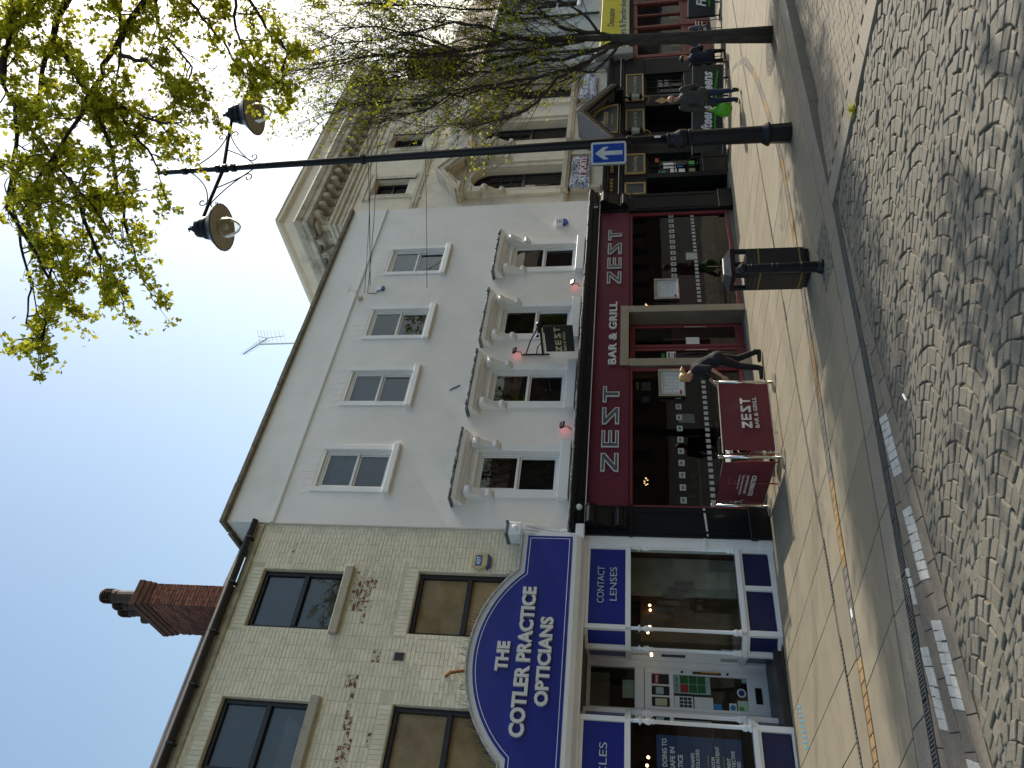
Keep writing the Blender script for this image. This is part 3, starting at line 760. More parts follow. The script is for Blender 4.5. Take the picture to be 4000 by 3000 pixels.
def chair(x, y, rz, m, label, group=None, seat=BLKM):
    z = gz(x); ca, sa = math.cos(rz), math.sin(rz)
    T = lambda u, v, w: (x + ca * u - sa * v, y + sa * u + ca * v, z + w)
    t = thing('chair', (x, y, z), label, 'chair', group)
    for e in (-1, 1):
        MB().tube([T(e * .19, -.2, 0), T(e * .19, -.19, .45)], .012, 6).build('leg', m, t); MB().tube([T(e * .19, .22, 0), T(e * .19, .19, .45), T(e * .18, .26, .84)], .012, 6).build('leg', m, t)
    s = MB()
    s.add([T(-.2, -.2, .44), T(.2, -.2, .44), T(.2, .2, .44), T(-.2, .2, .44), T(-.2, -.2, .47), T(.2, -.2, .47), T(.2, .2, .465), T(-.2, .2, .465)], [(0, 3, 2, 1), (4, 5, 6, 7), (0, 1, 5, 4), (1, 2, 6, 5), (2, 3, 7, 6), (3, 0, 4, 7)])
    s.build('seat', seat, t)
    bk = MB()
    for w in (.62, .72, .81): bk.tube([T(-.18, .225 + (w - .62) * .2, w), T(0, .25 + (w - .62) * .2, w), T(.18, .225 + (w - .62) * .2, w)], .014, 6)
    bk.build('backrest', m, t)
    return t
# ------------------------------------------------------------------ cream painted brick building with the optician's shop
E2 = 12.28
ob = thing('cream_brick_building', (4.6, E2, gz(4.6)), 'cream painted brick building with peeling paint over a blue and white shop front', 'building')
TW = [(5.31, 6.45, 7.73, 9.36), (2.93, 4.06, 7.71, 9.29), (.55, 1.68, 7.71, 9.28)]
LWN = [(5.31, 6.51, 4.40, 6.32), (2.92, 4.11, 4.40, 6.30), (.5, 1.7, 4.40, 6.3)]
X0 = -1.2
mb = MB().wall(X0, 7.42, 3.3, 9.80, E2, TW + LWN, .22)
mb.add([(X0, E2, -.3), (X0, E2, 9.8), (X0, E2 + 8, 9.8), (X0, E2 + 8, -.3)], [(0, 1, 2, 3)])
mb.build('wall', MORT, ob)
FINE, LOST = [], []
ch = .0745; row = 0; z = 3.34
rb = random.Random(21)
bare = [(6.12, 7.30, .42, .24), (5.75, 7.15, .2, .12), (4.42, 7.1, .22, .14), (4.1, 7.03, .2, .1), (3.72, 7.02, .25, .1), (3.35, 6.95, .3, .14), (3.0, 6.95, .3, .12), (3.6, 6.55, .15, .08), (2.6, 6.9, .3, .1), (4.9, 6.75, .1, .06), (6.8, 8.9, .15, .06), (3.3, 5.9, .15, .1)]
while z < 9.70:
    x = X0 + (row % 2) * .1125 - .1
    while x < 7.42:
        w = .225 if row % 2 == 0 or rb.random() < .9 else .1125
        xa, xb = max(x, X0), min(x + w, 7.418)
        segs = [(xa, xb)]
        for (a, b, c, d) in TW + LWN:
            if z + ch > c + .001 and z < d - .001:
                ns = []
                for (p, q) in segs:
                    if q <= a or p >= b: ns.append((p, q))
                    else:
                        if p < a - .03: ns.append((p, a))
                        if q > b + .03: ns.append((b, q))
                segs = ns
        if any(b_ - .02 > 0 and (c < z + ch and z < d + .24 and c > 4 and (xa < b_ and xb > a_) and z > d - .001) for (a_, b_, c, d) in LWN + TW): segs = []
        for (p, q) in segs:
            if q - p < .04: continue
            # front stands unevenly out of the joints
            cx, cz = (p + q) / 2, z + ch / 2
            k = 0
            for (bx, bz_, rx, rz) in bare: k = max(k, 1 - ((cx - bx) / rx) ** 2 - ((cz - bz_) / rz) ** 2)
            pr = rb.uniform(.003, .0075); g = rb.uniform(.0025, .0055)
            lost = k > 0 and rb.random() < .5 + k
            if lost: pr = .0015
            z0_, z1_ = z + g + rb.uniform(-.0015, .0015), z + ch - g + rb.uniform(-.0015, .0015)
            pa, pb_ = p + g, q - g; e = .004
            vs = [(pa, E2 + .002, z0_), (pb_, E2 + .002, z0_), (pb_, E2 + .002, z1_), (pa, E2 + .002, z1_),
                  (pa + e, E2 - pr, z0_ + e), (pb_ - e, E2 - pr + rb.uniform(-.001, .001), z0_ + e), (pb_ - e, E2 - pr, z1_ - e), (pa + e, E2 - pr + rb.uniform(-.001, .001), z1_ - e)]
            (LOST if lost else FINE).append(((cx, E2, cz), MB().add(vs, [(4, 5, 6, 7), (0, 1, 5, 4), (1, 2, 6, 5), (2, 3, 7, 6), (3, 0, 4, 7)])))
        x += w
    z += ch; row += 1
for (a, b, c, d) in TW + LWN:                                     # soldier bricks over the openings
    n = int((b - a + .1) / .076)
    for k in range(n):
        xa = a - .05 + k * .076; g = .004
        FINE.append(((xa + .038, E2, d + .11), MB().box(xa + g, xa + .076 - g, E2 - rb.uniform(.004, .008), E2 + .002, d + .012, d + .225, .003)))
scatter_parts(ob, 'brick', FINE, CREAM, 300, 'brick'); scatter_parts(ob, 'bare_brick', LOST, RED, 300)
DULLG = glass_mat('dull_glass', (.85, .84, .80), .8, 1.28)  # low index weakens the reflections in these panes
BLKW = mat('black_window_frame', (.02, .02, .024), .35, .15, 6)
GREYBL = mat('slate_blind', (.20, .24, .29), .9, .1, .8); BROWNBL = mat('brown_blind', (.78, .60, .37), .85, .12, 1.4, col2=(.5, .36, .2))
for j, (a, b, c, d) in enumerate(TW + LWN):
    f = MB(); y = E2; w_ = .075
    zm = c + (d - c) * (.47 if j < 3 else .5)
    f.box(a, a + w_, y + .10, y + .2, c, d, .006); f.box(b - w_, b, y + .10, y + .2, c, d, .006); f.box(a + w_, b - w_, y + .10, y + .2, d - w_, d, .006); f.box(a + w_, b - w_, y + .10, y + .2, c, c + w_, .006)
    f.box(a + w_, b - w_, y + .085, y + .19, zm - .045, zm + .045, .006)
    w = f.build('window', BLKW, ob)
    for (za, zb) in ((c + w_, zm - .045), (zm + .045, d - w_)):
        t = R_.uniform(-.006, .006)
        MB().add([(a + w_, y + .15, za), (b - w_, y + .15 + t, za), (b - w_, y + .15 + t, zb), (a + w_, y + .15, zb)], [(0, 1, 2, 3)]).build('pane', PANE if j < 3 else DULLG, w)
    MB().box(a + .01, b - .01, y + .2, y + .215, c + .01, d - .01).build('blind_or_backing', GREYBL if j < 3 else BROWNBL, w)
    if j == 1:
        for k in range(9): MB().box(a + .1, b - .35 + k * .02, y + .192, y + .197, c + .12 + k * .033, c + .138 + k * .033).build('blind_slat', mat('pale_slat', (.5, .53, .55), .7), w)
    if j < 3: MB().box(a - .09, b + .09, E2 - .10, E2 + .06, c - .17, c - .005, .014).build('sill', mat('stone_sill', (.42, .385, .30), .85, .15, 5, .4, 30, stain=(.22, .16, .10), stain_amt=.7, stain_scale=5), w)
v = MB(); v.box(4.82, 4.98, E2 - .02, E2, 6.27, 6.46, .006)
vt = v.build('air_vent', mat('vent_grey', (.30, .29, .25), .7), ob)
for k in range(6): MB().box(4.835 + k * .0225, 4.848 + k * .0225, E2 - .026, E2 - .02, 6.285, 6.445).build('vent_slot', DKHOLE, vt)
# eaves: gutter, fascia, slates
MB().box(X0, 7.40, E2 - .05, E2 + .02, 9.66, 9.80, .008).build('eaves_board', mat('eaves_cream', (.42, .40, .30), .8, .2, 5), ob)
gt = MB()
P = [(E2 - .06 - .075 - .075 * math.cos(t), 9.86 - .085 * math.sin(t)) for t in [PI * k / 8 for k in range(9)]]
gt.prof(P + [(E2 - .075, 9.86), (E2 - .195, 9.86)], X0, 7.42)
gg = gt.build('gutter', GUTTER, ob)
for k in range(9): MB().box(X0 + .6 + k * .95, X0 + .63 + k * .95, E2 - .22, E2 - .04, 9.75, 9.865).build('bracket', GUTTER, gg)
SLT = []; rw = 0
yy, zz = E2 - .10, 9.90
while rw < 16:
    x = X0 + (rw % 2) * .16
    while x < 7.40:
        w = min(.32, 7.41 - x); j = R_.uniform(-.012, .012)
        SLT.append(((x + w / 2, yy, zz), MB().add([(x + .004, yy + j, zz), (x + w - .004, yy + j, zz), (x + w - .004, yy + .42, zz + .30), (x + .004, yy + .42, zz + .30), (x + .004, yy + j, zz - .018), (x + w - .004, yy + j, zz - .018)], [(0, 1, 2, 3), (4, 5, 1, 0)])))
        x += .32
    yy += .25; zz += .165; rw += 1
scatter_parts(ob, 'slate', SLT, SLATE, 300)
MB().add([(X0, E2 - .02, 9.86), (7.41, E2 - .02, 9.86), (7.41, E2 + 4, 12.45), (X0, E2 + 4, 12.45), (X0, E2 + 8, 9.8), (7.41, E2 + 8, 9.8)], [(0, 1, 2, 3), (3, 2, 5, 4)]).build('roof', SLATE, ob)
# chimney stack
cx0, cx1, cy0, cy1 = 6.32, 6.80, E2 + 1.5, E2 + 3.0
chm = MB().box(cx0 + .012, cx1 - .012, cy0 + .012, cy1 - .012, 10.2, 12.62).build('chimney', mat('chimney_mortar', (.16, .11, .075), .9, .2, 9), ob)
bl = []
rc = random.Random(2)
for r in range(32):
    z = 10.3 + r * .0745
    if z > 12.55: break
    x = cx0 - (r % 2) * .1125
    while x < cx1:
        a, b = max(x, cx0), min(x + .225, cx1)
        if b - a > .03: bl.append(((a, cy0, z), MB().box(a + .004, b - .004, cy0 + rc.uniform(-.006, .003), cy0 + .02, z + .005, z + .0705, .004)))
        x += .225
    y = cy0 + .02 - (r % 2) * .1125
    while y < cy1:
        a, b = max(y, cy0 + .022), min(y + .225, cy1)
        if b - a > .03:
            bl.append(((cx0, a, z), MB().box(cx0 + rc.uniform(-.006, .003), cx0 + .02, a + .004, b - .004, z + .005, z + .0705, .004)))
            bl.append(((cx1, a, z), MB().box(cx1 - .02, cx1 + rc.uniform(-.003, .006), a + .004, b - .004, z + .005, z + .0705, .004)))
        y += .225
for c, q in bl: pass
n = 0
rest = MB()
for c, q in bl:
    if n < 300 and c[0] < cx1 - .01: q.build('brick', CHIM, chm, at=Vector(c) - root_loc(chm)); n += 1
    else: rest.add(q.v, q.f)
rest.build('brick', CHIM, chm, kind='stuff')
for (e, z0, z1) in ((.02, 12.55, 12.66), (.035, 12.66, 12.80), (.05, 12.80, 12.95)):
    MB().box(cx0 - e, cx1 + e, cy0 - e, cy1 + e, z0, z1, .015).build('corbel_course', mat('sooty_brick', (.12, .055, .035), .9, .3, 8, .4, 40), chm)
POT = mat('sooty_clay_pot', (.07, .045, .035), .75, .3, 8)
for k in range(4):
    cy = cy0 + .22 + k * .33; h = (.62, .5, .55, .42)[k]
    p = MB().lathe([(.165, 0), (.16, .05), (.14, .08), (.13, h - .12), (.145, h - .09), (.145, h)], (cx0 + cx1) / 2, cy, 12.95, 14).build('chimney_pot', POT, chm, smooth=False)
    if k < 3:
        q = MB()
        for r in range(3): q.lathe([(.15, h + .01 + r * .07), (.165, h + .025 + r * .07), (.15, h + .04 + r * .07)], (cx0 + cx1) / 2, cy, 12.95, 14)
        for a in range(5): q.tube([((cx0 + cx1) / 2 + .14 * math.cos(a * 1.257), cy + .14 * math.sin(a * 1.257), 12.95 + h), ((cx0 + cx1) / 2 + .14 * math.cos(a * 1.257), cy + .14 * math.sin(a * 1.257), 13.15 + h)], .012, 5)
        q.lathe([(.16, h + .2), (.14, h + .26), (.03, h + .29)], (cx0 + cx1) / 2, cy, 12.95, 14)
        q.build('pot_cowl', POT, p)
# ---- shop front
yS = E2 - .05
def arcx(t, half, rise, zb, R):                                   # head of the sign board: shoulders and a segmental arch
    return None
def signpoly(e):
    """outline of the fascia board grown by e"""
    cx_, hw, zs, rise = 4.85, 1.53 + e * .5, 4.31 + e, .70
    Rr = (hw * hw + rise * rise) / (2 * rise); zc = zs + rise - Rr
    a0 = math.asin(hw / Rr)
    P = [(7.13 + e, 3.50 - e * .6), (7.13 + e, zs)]
    for k in range(25):
        a = a0 - 2 * a0 * k / 24; P.append((cx_ + Rr * math.sin(a), zc + Rr * math.cos(a)))
    P += [(2.57 - e, zs), (2.57 - e, 3.50 - e * .6)]
    return P
MB().prism(signpoly(.10), E2 - .30, E2 - .02).build('fascia_frame', SHOPW, ob)
sgn = MB().prism(signpoly(0), E2 - .335, E2 - .302).build('fascia_sign', BLUE, ob)
lead = MB(); A_ = signpoly(.10); B_ = signpoly(.125)
for i in range(1, len(A_) - 2):
    lead.add([(A_[i][0], E2 - .36, A_[i][1]), (A_[i + 1][0], E2 - .36, A_[i + 1][1]), (B_[i + 1][0], E2 - .36, B_[i + 1][1]), (B_[i][0], E2 - .36, B_[i][1] + R_.uniform(-.006, .006)),
              (A_[i][0], E2, A_[i][1]), (A_[i + 1][0], E2, A_[i + 1][1]), (B_[i + 1][0], E2, B_[i + 1][1]), (B_[i][0], E2, B_[i][1])], [(0, 1, 2, 3), (3, 2, 6, 7), (0, 4, 5, 1)])
lead.build('lead_capping', mat('pale_lead', (.45, .47, .48), .5, .3, 12, .3, 30), ob)
ln = MB(); A_ = inset(signpoly(0), .045); B_ = inset(signpoly(0), .055)
for i in range(len(A_)):
    j = (i + 1) % len(A_)
    ln.add([(A_[i][0], E2 - .3375, A_[i][1]), (A_[j][0], E2 - .3375, A_[j][1]), (B_[j][0], E2 - .3375, B_[j][1]), (B_[i][0], E2 - .3375, B_[i][1])], [(0, 1, 2, 3)])
ln.build('border_line', TXTW, sgn)
for (s_, xa, xb, zb, h) in (('THE', 4.62, 5.11, 4.43, .20), ('COTLER PRACTICE', 3.62, 6.09, 4.075, .225), ('OPTICIANS', 4.10, 5.56, 3.745, .205)):
    text('raised_lettering', s_, (xa, E2 - .36, zb), h, SILVER, sgn, w=xb - xa, ext=.028, bold=.04)
c = MB().prof([(E2 + .02, 3.25), (E2 - .12, 3.25), (E2 - .14, 3.28), (E2 - .30, 3.34), (E2 - .36, 3.42), (E2 - .37, 3.485), (E2 + .02, 3.485)], 2.2, 7.16)
c.build('shop_cornice', SHOPW, ob)
for xp_ in (7.27,):
    s = MB().box(xp_ - .14, xp_ + .145, E2 - .34, E2, 3.30, 3.46, .015).box(xp_ - .13, xp_ + .135, E2 - .36, E2, 4.45, 4.70, .02)
    s.prof([(E2, 3.46), (E2 - .16, 3.46), (E2 - .2, 3.55), (E2 - .16, 3.75), (E2 - .2, 4.0), (E2 - .30, 4.25), (E2 - .34, 4.45), (E2, 4.45)], xp_ - .12, xp_ + .125)
    for e in (-.07, 0, .07): s.prof([(E2, 3.5), (E2 - .185, 3.5), (E2 - .225, 3.57), (E2 - .185, 3.75), (E2 - .22, 4.0), (E2 - .325, 4.25), (E2 - .355, 4.4), (E2, 4.4)], xp_ + e - .02, xp_ + e + .02)
    s.lathe([(.075, 0), (.06, .02), (.02, .03)], xp_, E2 - .36, 4.58, 16, (0, -1, 0))
    br = s.build('console', SHOPW, ob)
    tp = MB()
    for k in range(5): tp.box(xp_ - .15 + k * .06, xp_ - .09 + k * .06, E2 - .38 + R_.uniform(-.01, .02), E2, 4.70, 4.735 + R_.uniform(0, .02), .008)
    tp.build('lead_capping', LEAD, br)
p = MB(); zb = gz(7.2) - .05
p.box(7.10, 7.425, E2 - .12, E2 + .1, zb, 3.30, .008); p.box(7.09, 7.43, E2 - .15, E2, zb, zb + .28, .008); p.box(7.085, 7.44, E2 - .14, E2, 1.13, 1.145, .004); p.box(7.085, 7.44, E2 - .14, E2, 1.16, 1.175, .004)
p.build('pilaster', SHOPW, ob)
# plan of the windows: right bay straight then splaying into the recess; left bay likewise
RB = [(7.10, yS), (5.58, yS), (5.375, yS + .33), (5.53, 13.33)]
LB = [(4.60, 13.33), (4.40, 12.78), (4.09, yS), (1.2, yS)]
def strip(mb_, P, z0, z1, t=.05, out=.0):
    for (a, b) in zip(P, P[1:]):
        a, b = Vector(a), Vector(b); d = (b - a).normalized(); n_ = Vector((-d[1], d[0]))
        q = [a + n_ * out, b + n_ * out, b + n_ * (out - t), a + n_ * (out - t)]
        mb_.slabpoly([tuple(v) for v in q][::-1], z0, z1)
    return mb_
for nm, P in (('right', RB), ('left', LB)):
    P = P if nm == 'right' else P
    PP = P
    zs_ = gz(P[0][0])
    def side(P_, z0, z1, t, out, name, m_, par=ob):
        return strip(MB(), P_, z0, z1, t, out).build(name, m_, par)
    sg = 1
    w = strip(MB(), PP, 2.47, 2.56, .10, .045).build('shop_window', SHOPW, ob)
    side(PP, 3.19, 3.25, .1, .02, 'head_rail', SHOPW, w); side(PP, .585, .66, .14, .06, 'sill', SHOPW, w); side(PP, .54, .588, .12, .03, 'sill_moulding', SHOPW, w)
    side(PP, gz(5) - .1, .10, .1, .03, 'base_rail', SHOPW, w)
    for i, (a, b) in enumerate(zip(PP, PP[1:])):
        a, b = Vector(a), Vector(b)
        MB().add([(*a, .66), (*b, .66), (*b, 2.47), (*a, 2.47)], [(0, 1, 2, 3)]).build('pane', SHOPG, w)
        strip(MB(), [tuple(a), tuple(b)], 2.56, 3.19, .05, -.01).build('sign_panel', BLUE, w)
        strip(MB(), [tuple(a), tuple(b)], .12, .53, .05, -.012).build('riser_panel', BLUED, w)
    st_ = MB(); cuts = [tuple(p) for p in PP]
    if nm == 'right': cuts += [(6.38, yS)]
    else: cuts += [(2.75, yS)]
    for (cx_, cy_) in cuts:
        MB().box(cx_ - .045, cx_ + .045, cy_ - .035, cy_ + .05, gz(cx_) - .05, .585, .006).build('riser_stile', SHOPW, w)
        if (cx_, cy_) in [tuple(p) for p in PP]:
            MB().box(cx_ - .04, cx_ + .04, cy_ - .04, cy_ + .05, 2.55, 3.25, .006).build('mullion', SHOPW, w)
            if cy_ < 13:
                r = .032
                MB().lathe([(.06, .66), (.06, .70), (.04, .715), (.058, .75), (.05, .79), (r, .81), (r * .95, 1.4), (r * .9, 2.1), (.045, 2.12), (r * .9, 2.14), (.055, 2.19), (.045, 2.24), (.03, 2.26), (.028, 2.3), (.07, 2.33), (.03, 2.35), (.03, 2.47)], cx_, cy_ - .005, 0, 14).build('colonnette', SHOPW, w, smooth=True)
            else: MB().box(cx_ - .035, cx_ + .035, cy_ - .03, cy_ + .05, .6, 2.5, .006).build('mullion', SHOPW, w)
CL = mat('pale_blue_lettering', (.42, .50, .58), .6, .02, 3)
sp = [o for o in bpy.data.objects if o.name.startswith('sign_panel')]
text('lettering', 'CONTACT', (6.0, yS - .014, 2.93), .125, CL, sp[0], w=.70); text('lettering', 'LENSES', (6.04, yS - .014, 2.71), .125, CL, sp[0], w=.64)
text('lettering', 'SPECTACLES', (2.42, yS - .014, 2.82), .125, CL, sp[-1], w=1.31)
# soffit of the recess, step and door
MB().slabpoly([(4.0, 12.2), (5.7, 12.2), (5.7, 13.5), (4.0, 13.5)], 3.25, 3.30).build('porch_soffit', SHOPW, ob)
zf = gz(5) + .13
MB().slabpoly([(4.16, 12.26), (5.50, 12.46), (5.52, 13.4), (4.60, 13.4)], gz(5) - .1, zf, ).build('doorstep', mat('dark_step', (.035, .035, .04), .4, .2, 5), ob)
yD = 13.34
fr_ = MB(); fr_.box(4.56, 4.67, yD, yD + .1, zf, 3.25, .006); fr_.box(5.37, 5.56, yD, yD + .1, zf, 3.25, .006); fr_.box(4.67, 5.37, yD - .01, yD + .1, 2.25, 2.41, .006); fr_.box(4.67, 5.37, yD, yD + .1, 3.18, 3.25, .006)
df = fr_.build('door_frame', SHOPW, ob)
MB().add([(4.67, yD + .04, 2.41), (5.37, yD + .04, 2.41), (5.37, yD + .04, 3.18), (4.67, yD + .04, 3.18)], [(0, 1, 2, 3)]).build('fanlight', SHOPG, df)
MB().box(4.68, 5.36, yD + .3, yD + .32, 2.85, 3.2).build('ceiling_panel', mat('warm_ceiling', (.32, .30, .24), .8), df)
MB().box(4.85, 5.16, yD + .05, yD + .055, 2.42, 2.62).build('notice', mat('pale_green_sheet', (.42, .48, .40), .7), df)
d = MB(); d.box(4.67, 4.72, yD - .01, yD + .05, zf, 2.24, .005); d.box(5.28, 5.37, yD - .01, yD + .05, zf, 2.24, .005)
d.box(4.72, 5.28, yD - .01, yD + .05, 2.12, 2.24, .005); d.box(4.72, 5.28, yD - .01, yD + .05, 1.75, 1.82, .005); d.box(4.72, 5.28, yD - .01, yD + .05, zf, .52, .005)
for xx in (4.895, 5.085): d.box(xx - .014, xx + .014, yD - .01, yD + .05, 1.82, 2.12, .004)
dd = d.build('door', SHOPW, ob)
MB().add([(4.72, yD + .03, .52), (5.28, yD + .03, .52), (5.28, yD + .03, 2.12), (4.72, yD + .03, 2.12)], [(0, 1, 2, 3)]).build('pane', SHOPG, dd)
MB().box(4.85, 5.12, yD - .022, yD - .011, .29, .40, .004).build('letterbox', BLACK, dd)
MB().box(5.30, 5.345, yD - .016, yD - .011, .94, 1.42).build('push_plate', mat('dark_brass', (.06, .03, .015), .4), dd)
MB().tube([(5.325, yD - .05, .98), (5.325, yD - .05, 1.28)], .012, 8).build('handle', mat('brass', (.6, .38, .12), .3, metal=1), dd)
for zz in (1.6, .83): MB().lathe([(.022, 0), (.022, .008)], 5.325, yD - .012, zz, 10, (0, -1, 0)).build('lock', BLKM, dd)
def sheet(x0, x1, z0, z1, m_, dy=.012, nm='notice'): return MB().box(x0, x1, yD + dy, yD + dy + .004, z0, z1).build(nm, m_, dd)
GRN = mat('green_notice', (.02, .11, .035), .6); REDP = mat('red_notice', (.32, .03, .03), .6); CYP = mat('pale_cyan_sheet', (.30, .42, .40), .6)
BLUP = mat('blue_notice', (.04, .22, .50), .6)
n1 = sheet(4.965, 5.285, 1.13, 1.745, CYP)
for r in range(3):
    for k in range(2):
        MB().box(4.985 + k * .15, 5.125 + k * .15, yD + .009, yD + .0115, 1.21 + r * .145, 1.345 + r * .145).build('panel', REDP if (r == 2 and k == 0) else GRN, n1)
text('lettering', 'WE ARE OPEN', (4.985, yD + .0105, 1.68), .035, mat('teal_ink', (.02, .15, .12), .6), n1, w=.27, bold=.02)
n2 = sheet(4.71, 4.92, 1.43, 1.745, PAPER)
for r in range(3):
    for k in range(3): MB().box(4.735 + k * .06, 4.783 + k * .06, yD + .009, yD + .0115, 1.455 + r * .07, 1.515 + r * .07).build('panel', DTXT, n2)
sheet(4.70, 4.92, 1.10, 1.41, PAPER); sheet(4.73, 4.82, .96, 1.085, BLUP)
n3 = sheet(4.705, 4.85, .72, .84, PAPER); MB().lathe([(.045, 0), (.045, .002)], 4.777, yD + .0105, .78, 12, (0, -1, 0)).build('emblem', BLUP, n3)
n4 = sheet(4.705, 4.90, .525, .70, mat('green_white_sheet', (.50, .62, .50), .6)); MB().box(4.74, 4.8, yD + .009, yD + .0115, .60, .68).build('panel', mat('leaf_green', (.10, .35, .03), .6), n4)
n5 = MB().lathe([(.075, 0), (.075, .003)], 5.03, yD + .016, .62, 20, (0, -1, 0)).build('round_sticker', PAPER, dd)
MB().lathe([(.05, 0), (.05, .002)], 5.03, yD + .011, .62, 16, (0, -1, 0)).build('emblem', mat('navy_print', (.02, .035, .15), .6), n5)
sheet(5.2, 5.275, .53, .6, CYP)
n6 = sheet(5.105, 5.275, 1.83, 2.10, mat('black_card', (.015, .015, .017), .6)); MB().box(5.11, 5.27, yD + .009, yD + .0115, 1.99, 2.075).build('panel', REDP, n6); text('lettering', 'VANNI', (5.125, yD + .0085, 2.015), .035, PAPER, n6, w=.13, bold=.02)
n7 = sheet(4.912, 5.068, 1.83, 2.10, mat('black_card', (.015, .015, .017), .6)); MB().box(4.935, 5.05, yD + .009, yD + .0115, 1.92, 2.05).build('picture', mat('teal_picture', (.12, .30, .34), .6, .8, 30, col2=(.5, .5, .35)), n7)
n8 = sheet(4.725, 4.88, 1.83, 2.10, mat('black_card', (.015, .015, .017), .6)); MB().box(4.74, 4.86, yD + .009, yD + .0115, 1.865, 2.06).build('picture', mat('pale_lime_sheet', (.45, .50, .33), .6), n8)
# poster and things in the shop windows
pst = MB().box(2.55, 3.93, yS + .06, yS + .066, .83, 2.08).build('window_poster', mat('navy_poster', (.018, .045, .13), .6), ob)
for (s_, xr, z, h) in (('WE ARE DOING TO', 3.88, 1.93, .072), ('STAY SAFE IN', 3.76, 1.815, .072), ('THE PRACTICE', 3.66, 1.70, .072), ('ALL FRAMES', 3.70, 1.53, .052), ('BEEN TOUCHED', 3.75, 1.455, .052), ('ON', 3.45, 1.385, .052), ('TEST ROOM', 3.66, 1.235, .052), ('EACH PATIENT', 3.81, 1.165, .052), ('GOVERNMENT', 3.66, 1.01, .052), ('PROTECTIVE', 3.76, .94, .052), ('REQUIRED', 3.62, .87, .052)):
    wd = len(s_) * h * .66
    text('lettering', s_, (xr - wd, yS + .058, z), h, PAPER, pst, w=wd, bold=.02)
for z in (1.325, 1.1): MB().box(3.0, 3.68, yS + .056, yS + .0595, z, z + .008).build('rule', mat('yellow_ink', (.55, .42, .03), .6), pst)
o = MB().box(5.44, 5.50, 12.75, 13.0, 1.55, 1.95).build('window_poster', BLUED, ob)
im = MB(); x0, x1, y1 = -1, 7.38, E2 + 5
im.add([(x0, yS + .1, .05), (x1, yS + .1, .05), (x1, y1, .05), (x0, y1, .05)], [(0, 1, 2, 3)]); im.add([(x0, y1, 0), (x1, y1, 0), (x1, y1, 3.25), (x0, y1, 3.25)], [(0, 1, 2, 3)])
im.add([(x0, yS + .1, 3.24), (x1, yS + .1, 3.24), (x1, y1, 3.24), (x0, y1, 3.24)], [(3, 2, 1, 0)]); im.add([(x1, yS + .1, 0), (x1, y1, 0), (x1, y1, 3.25), (x1, yS + .1, 3.25)], [(3, 2, 1, 0)])
im.build('interior', mat('brown_interior', (.13, .088, .06), .85, .25, 1.5), ob)
WB = mat('shop_wood', (.22, .15, .085), .6, .25, 5, stretch=(2, 2, .4))
MB().box(6.55, 7.3, yS + .7, yS + .75, .3, 3.0).build('display_panel', mat('pale_green_wall', (.30, .31, .25), .8), ob)
MB().box(5.95, 6.95, yS + 1.3, yS + 1.35, .2, 2.3).build('display_panel', WB, ob)
ds = MB().box(5.6, 7.05, yS + .25, yS + .75, .55, .6, .005).build('display_shelf', WB, ob)
for (xx, yy_, z) in ((6.25, yS + .5, 2.12), (6.05, yS + .9, 2.12), (5.72, yS + .45, 2.16), (5.45, yS + .75, 2.1), (6.5, yS + 1.2, 2.1), (3.72, yS + .5, 2.18), (3.6, yS + .5, 2.2)):
    l = MB().tube([(xx, yy_, 3.23), (xx, yy_, z + .05)], .004, 4).build('spot_lamp', BLKM, ob)
    MB().ell((xx, yy_, z + .02), .024, 8, 6).build('bulb', emit_mat('spot_glow', (1, .62, .3), 6), l)
for k in range(7):
    s = MB().box(5.9 + k * .13, 5.99 + k * .13, yS + .55, yS + .552, 1.9 - .09 * k, 2.3 - .1 * k).build('display_card', mat('dim_card', (.12, .10, .09), .7, .3, 6), ob)
MB().box(5.46, 5.56, yS + .62, yS + .9, .68, .95).build('leaflet_box', mat('pale_leaflets', (.40, .45, .43), .7), ob)
# ------------------------------------------------------------------ stuccoed hotel with the black pub front
H = 12.63
hb = thing('stucco_building', (22.2, H, gz(22.2)), 'tall beige stucco building with bracketed cornice and pedimented windows above a black pub', 'building')
HX0, HX1 = 17.95, 27.0
HC = [19.8, 22.52, 25.24]; AC = [20.0, 22.7, 25.4]
holes = [(c - .44, c + .44, 9.36, 10.44) for c in HC] + [(c - .58, c + .58, 4.55, 6.77) for c in AC]
mb = MB().wall(HX0, HX1, 3.0, 11.9, H, holes, .34)
# arched heads cut into square spandrels are modelled as separate infill above the springing
mb.add([(HX0, H, -.6), (HX0, H, 11.9), (HX0, H + 9, 11.9), (HX0, H + 9, -.6)], [(0, 1, 2, 3)]); mb.add([(HX1, H, -.9), (HX1, H, 11.9), (HX1, H + 9, 11.9), (HX1, H + 9, -.9)], [(3, 2, 1, 0)])
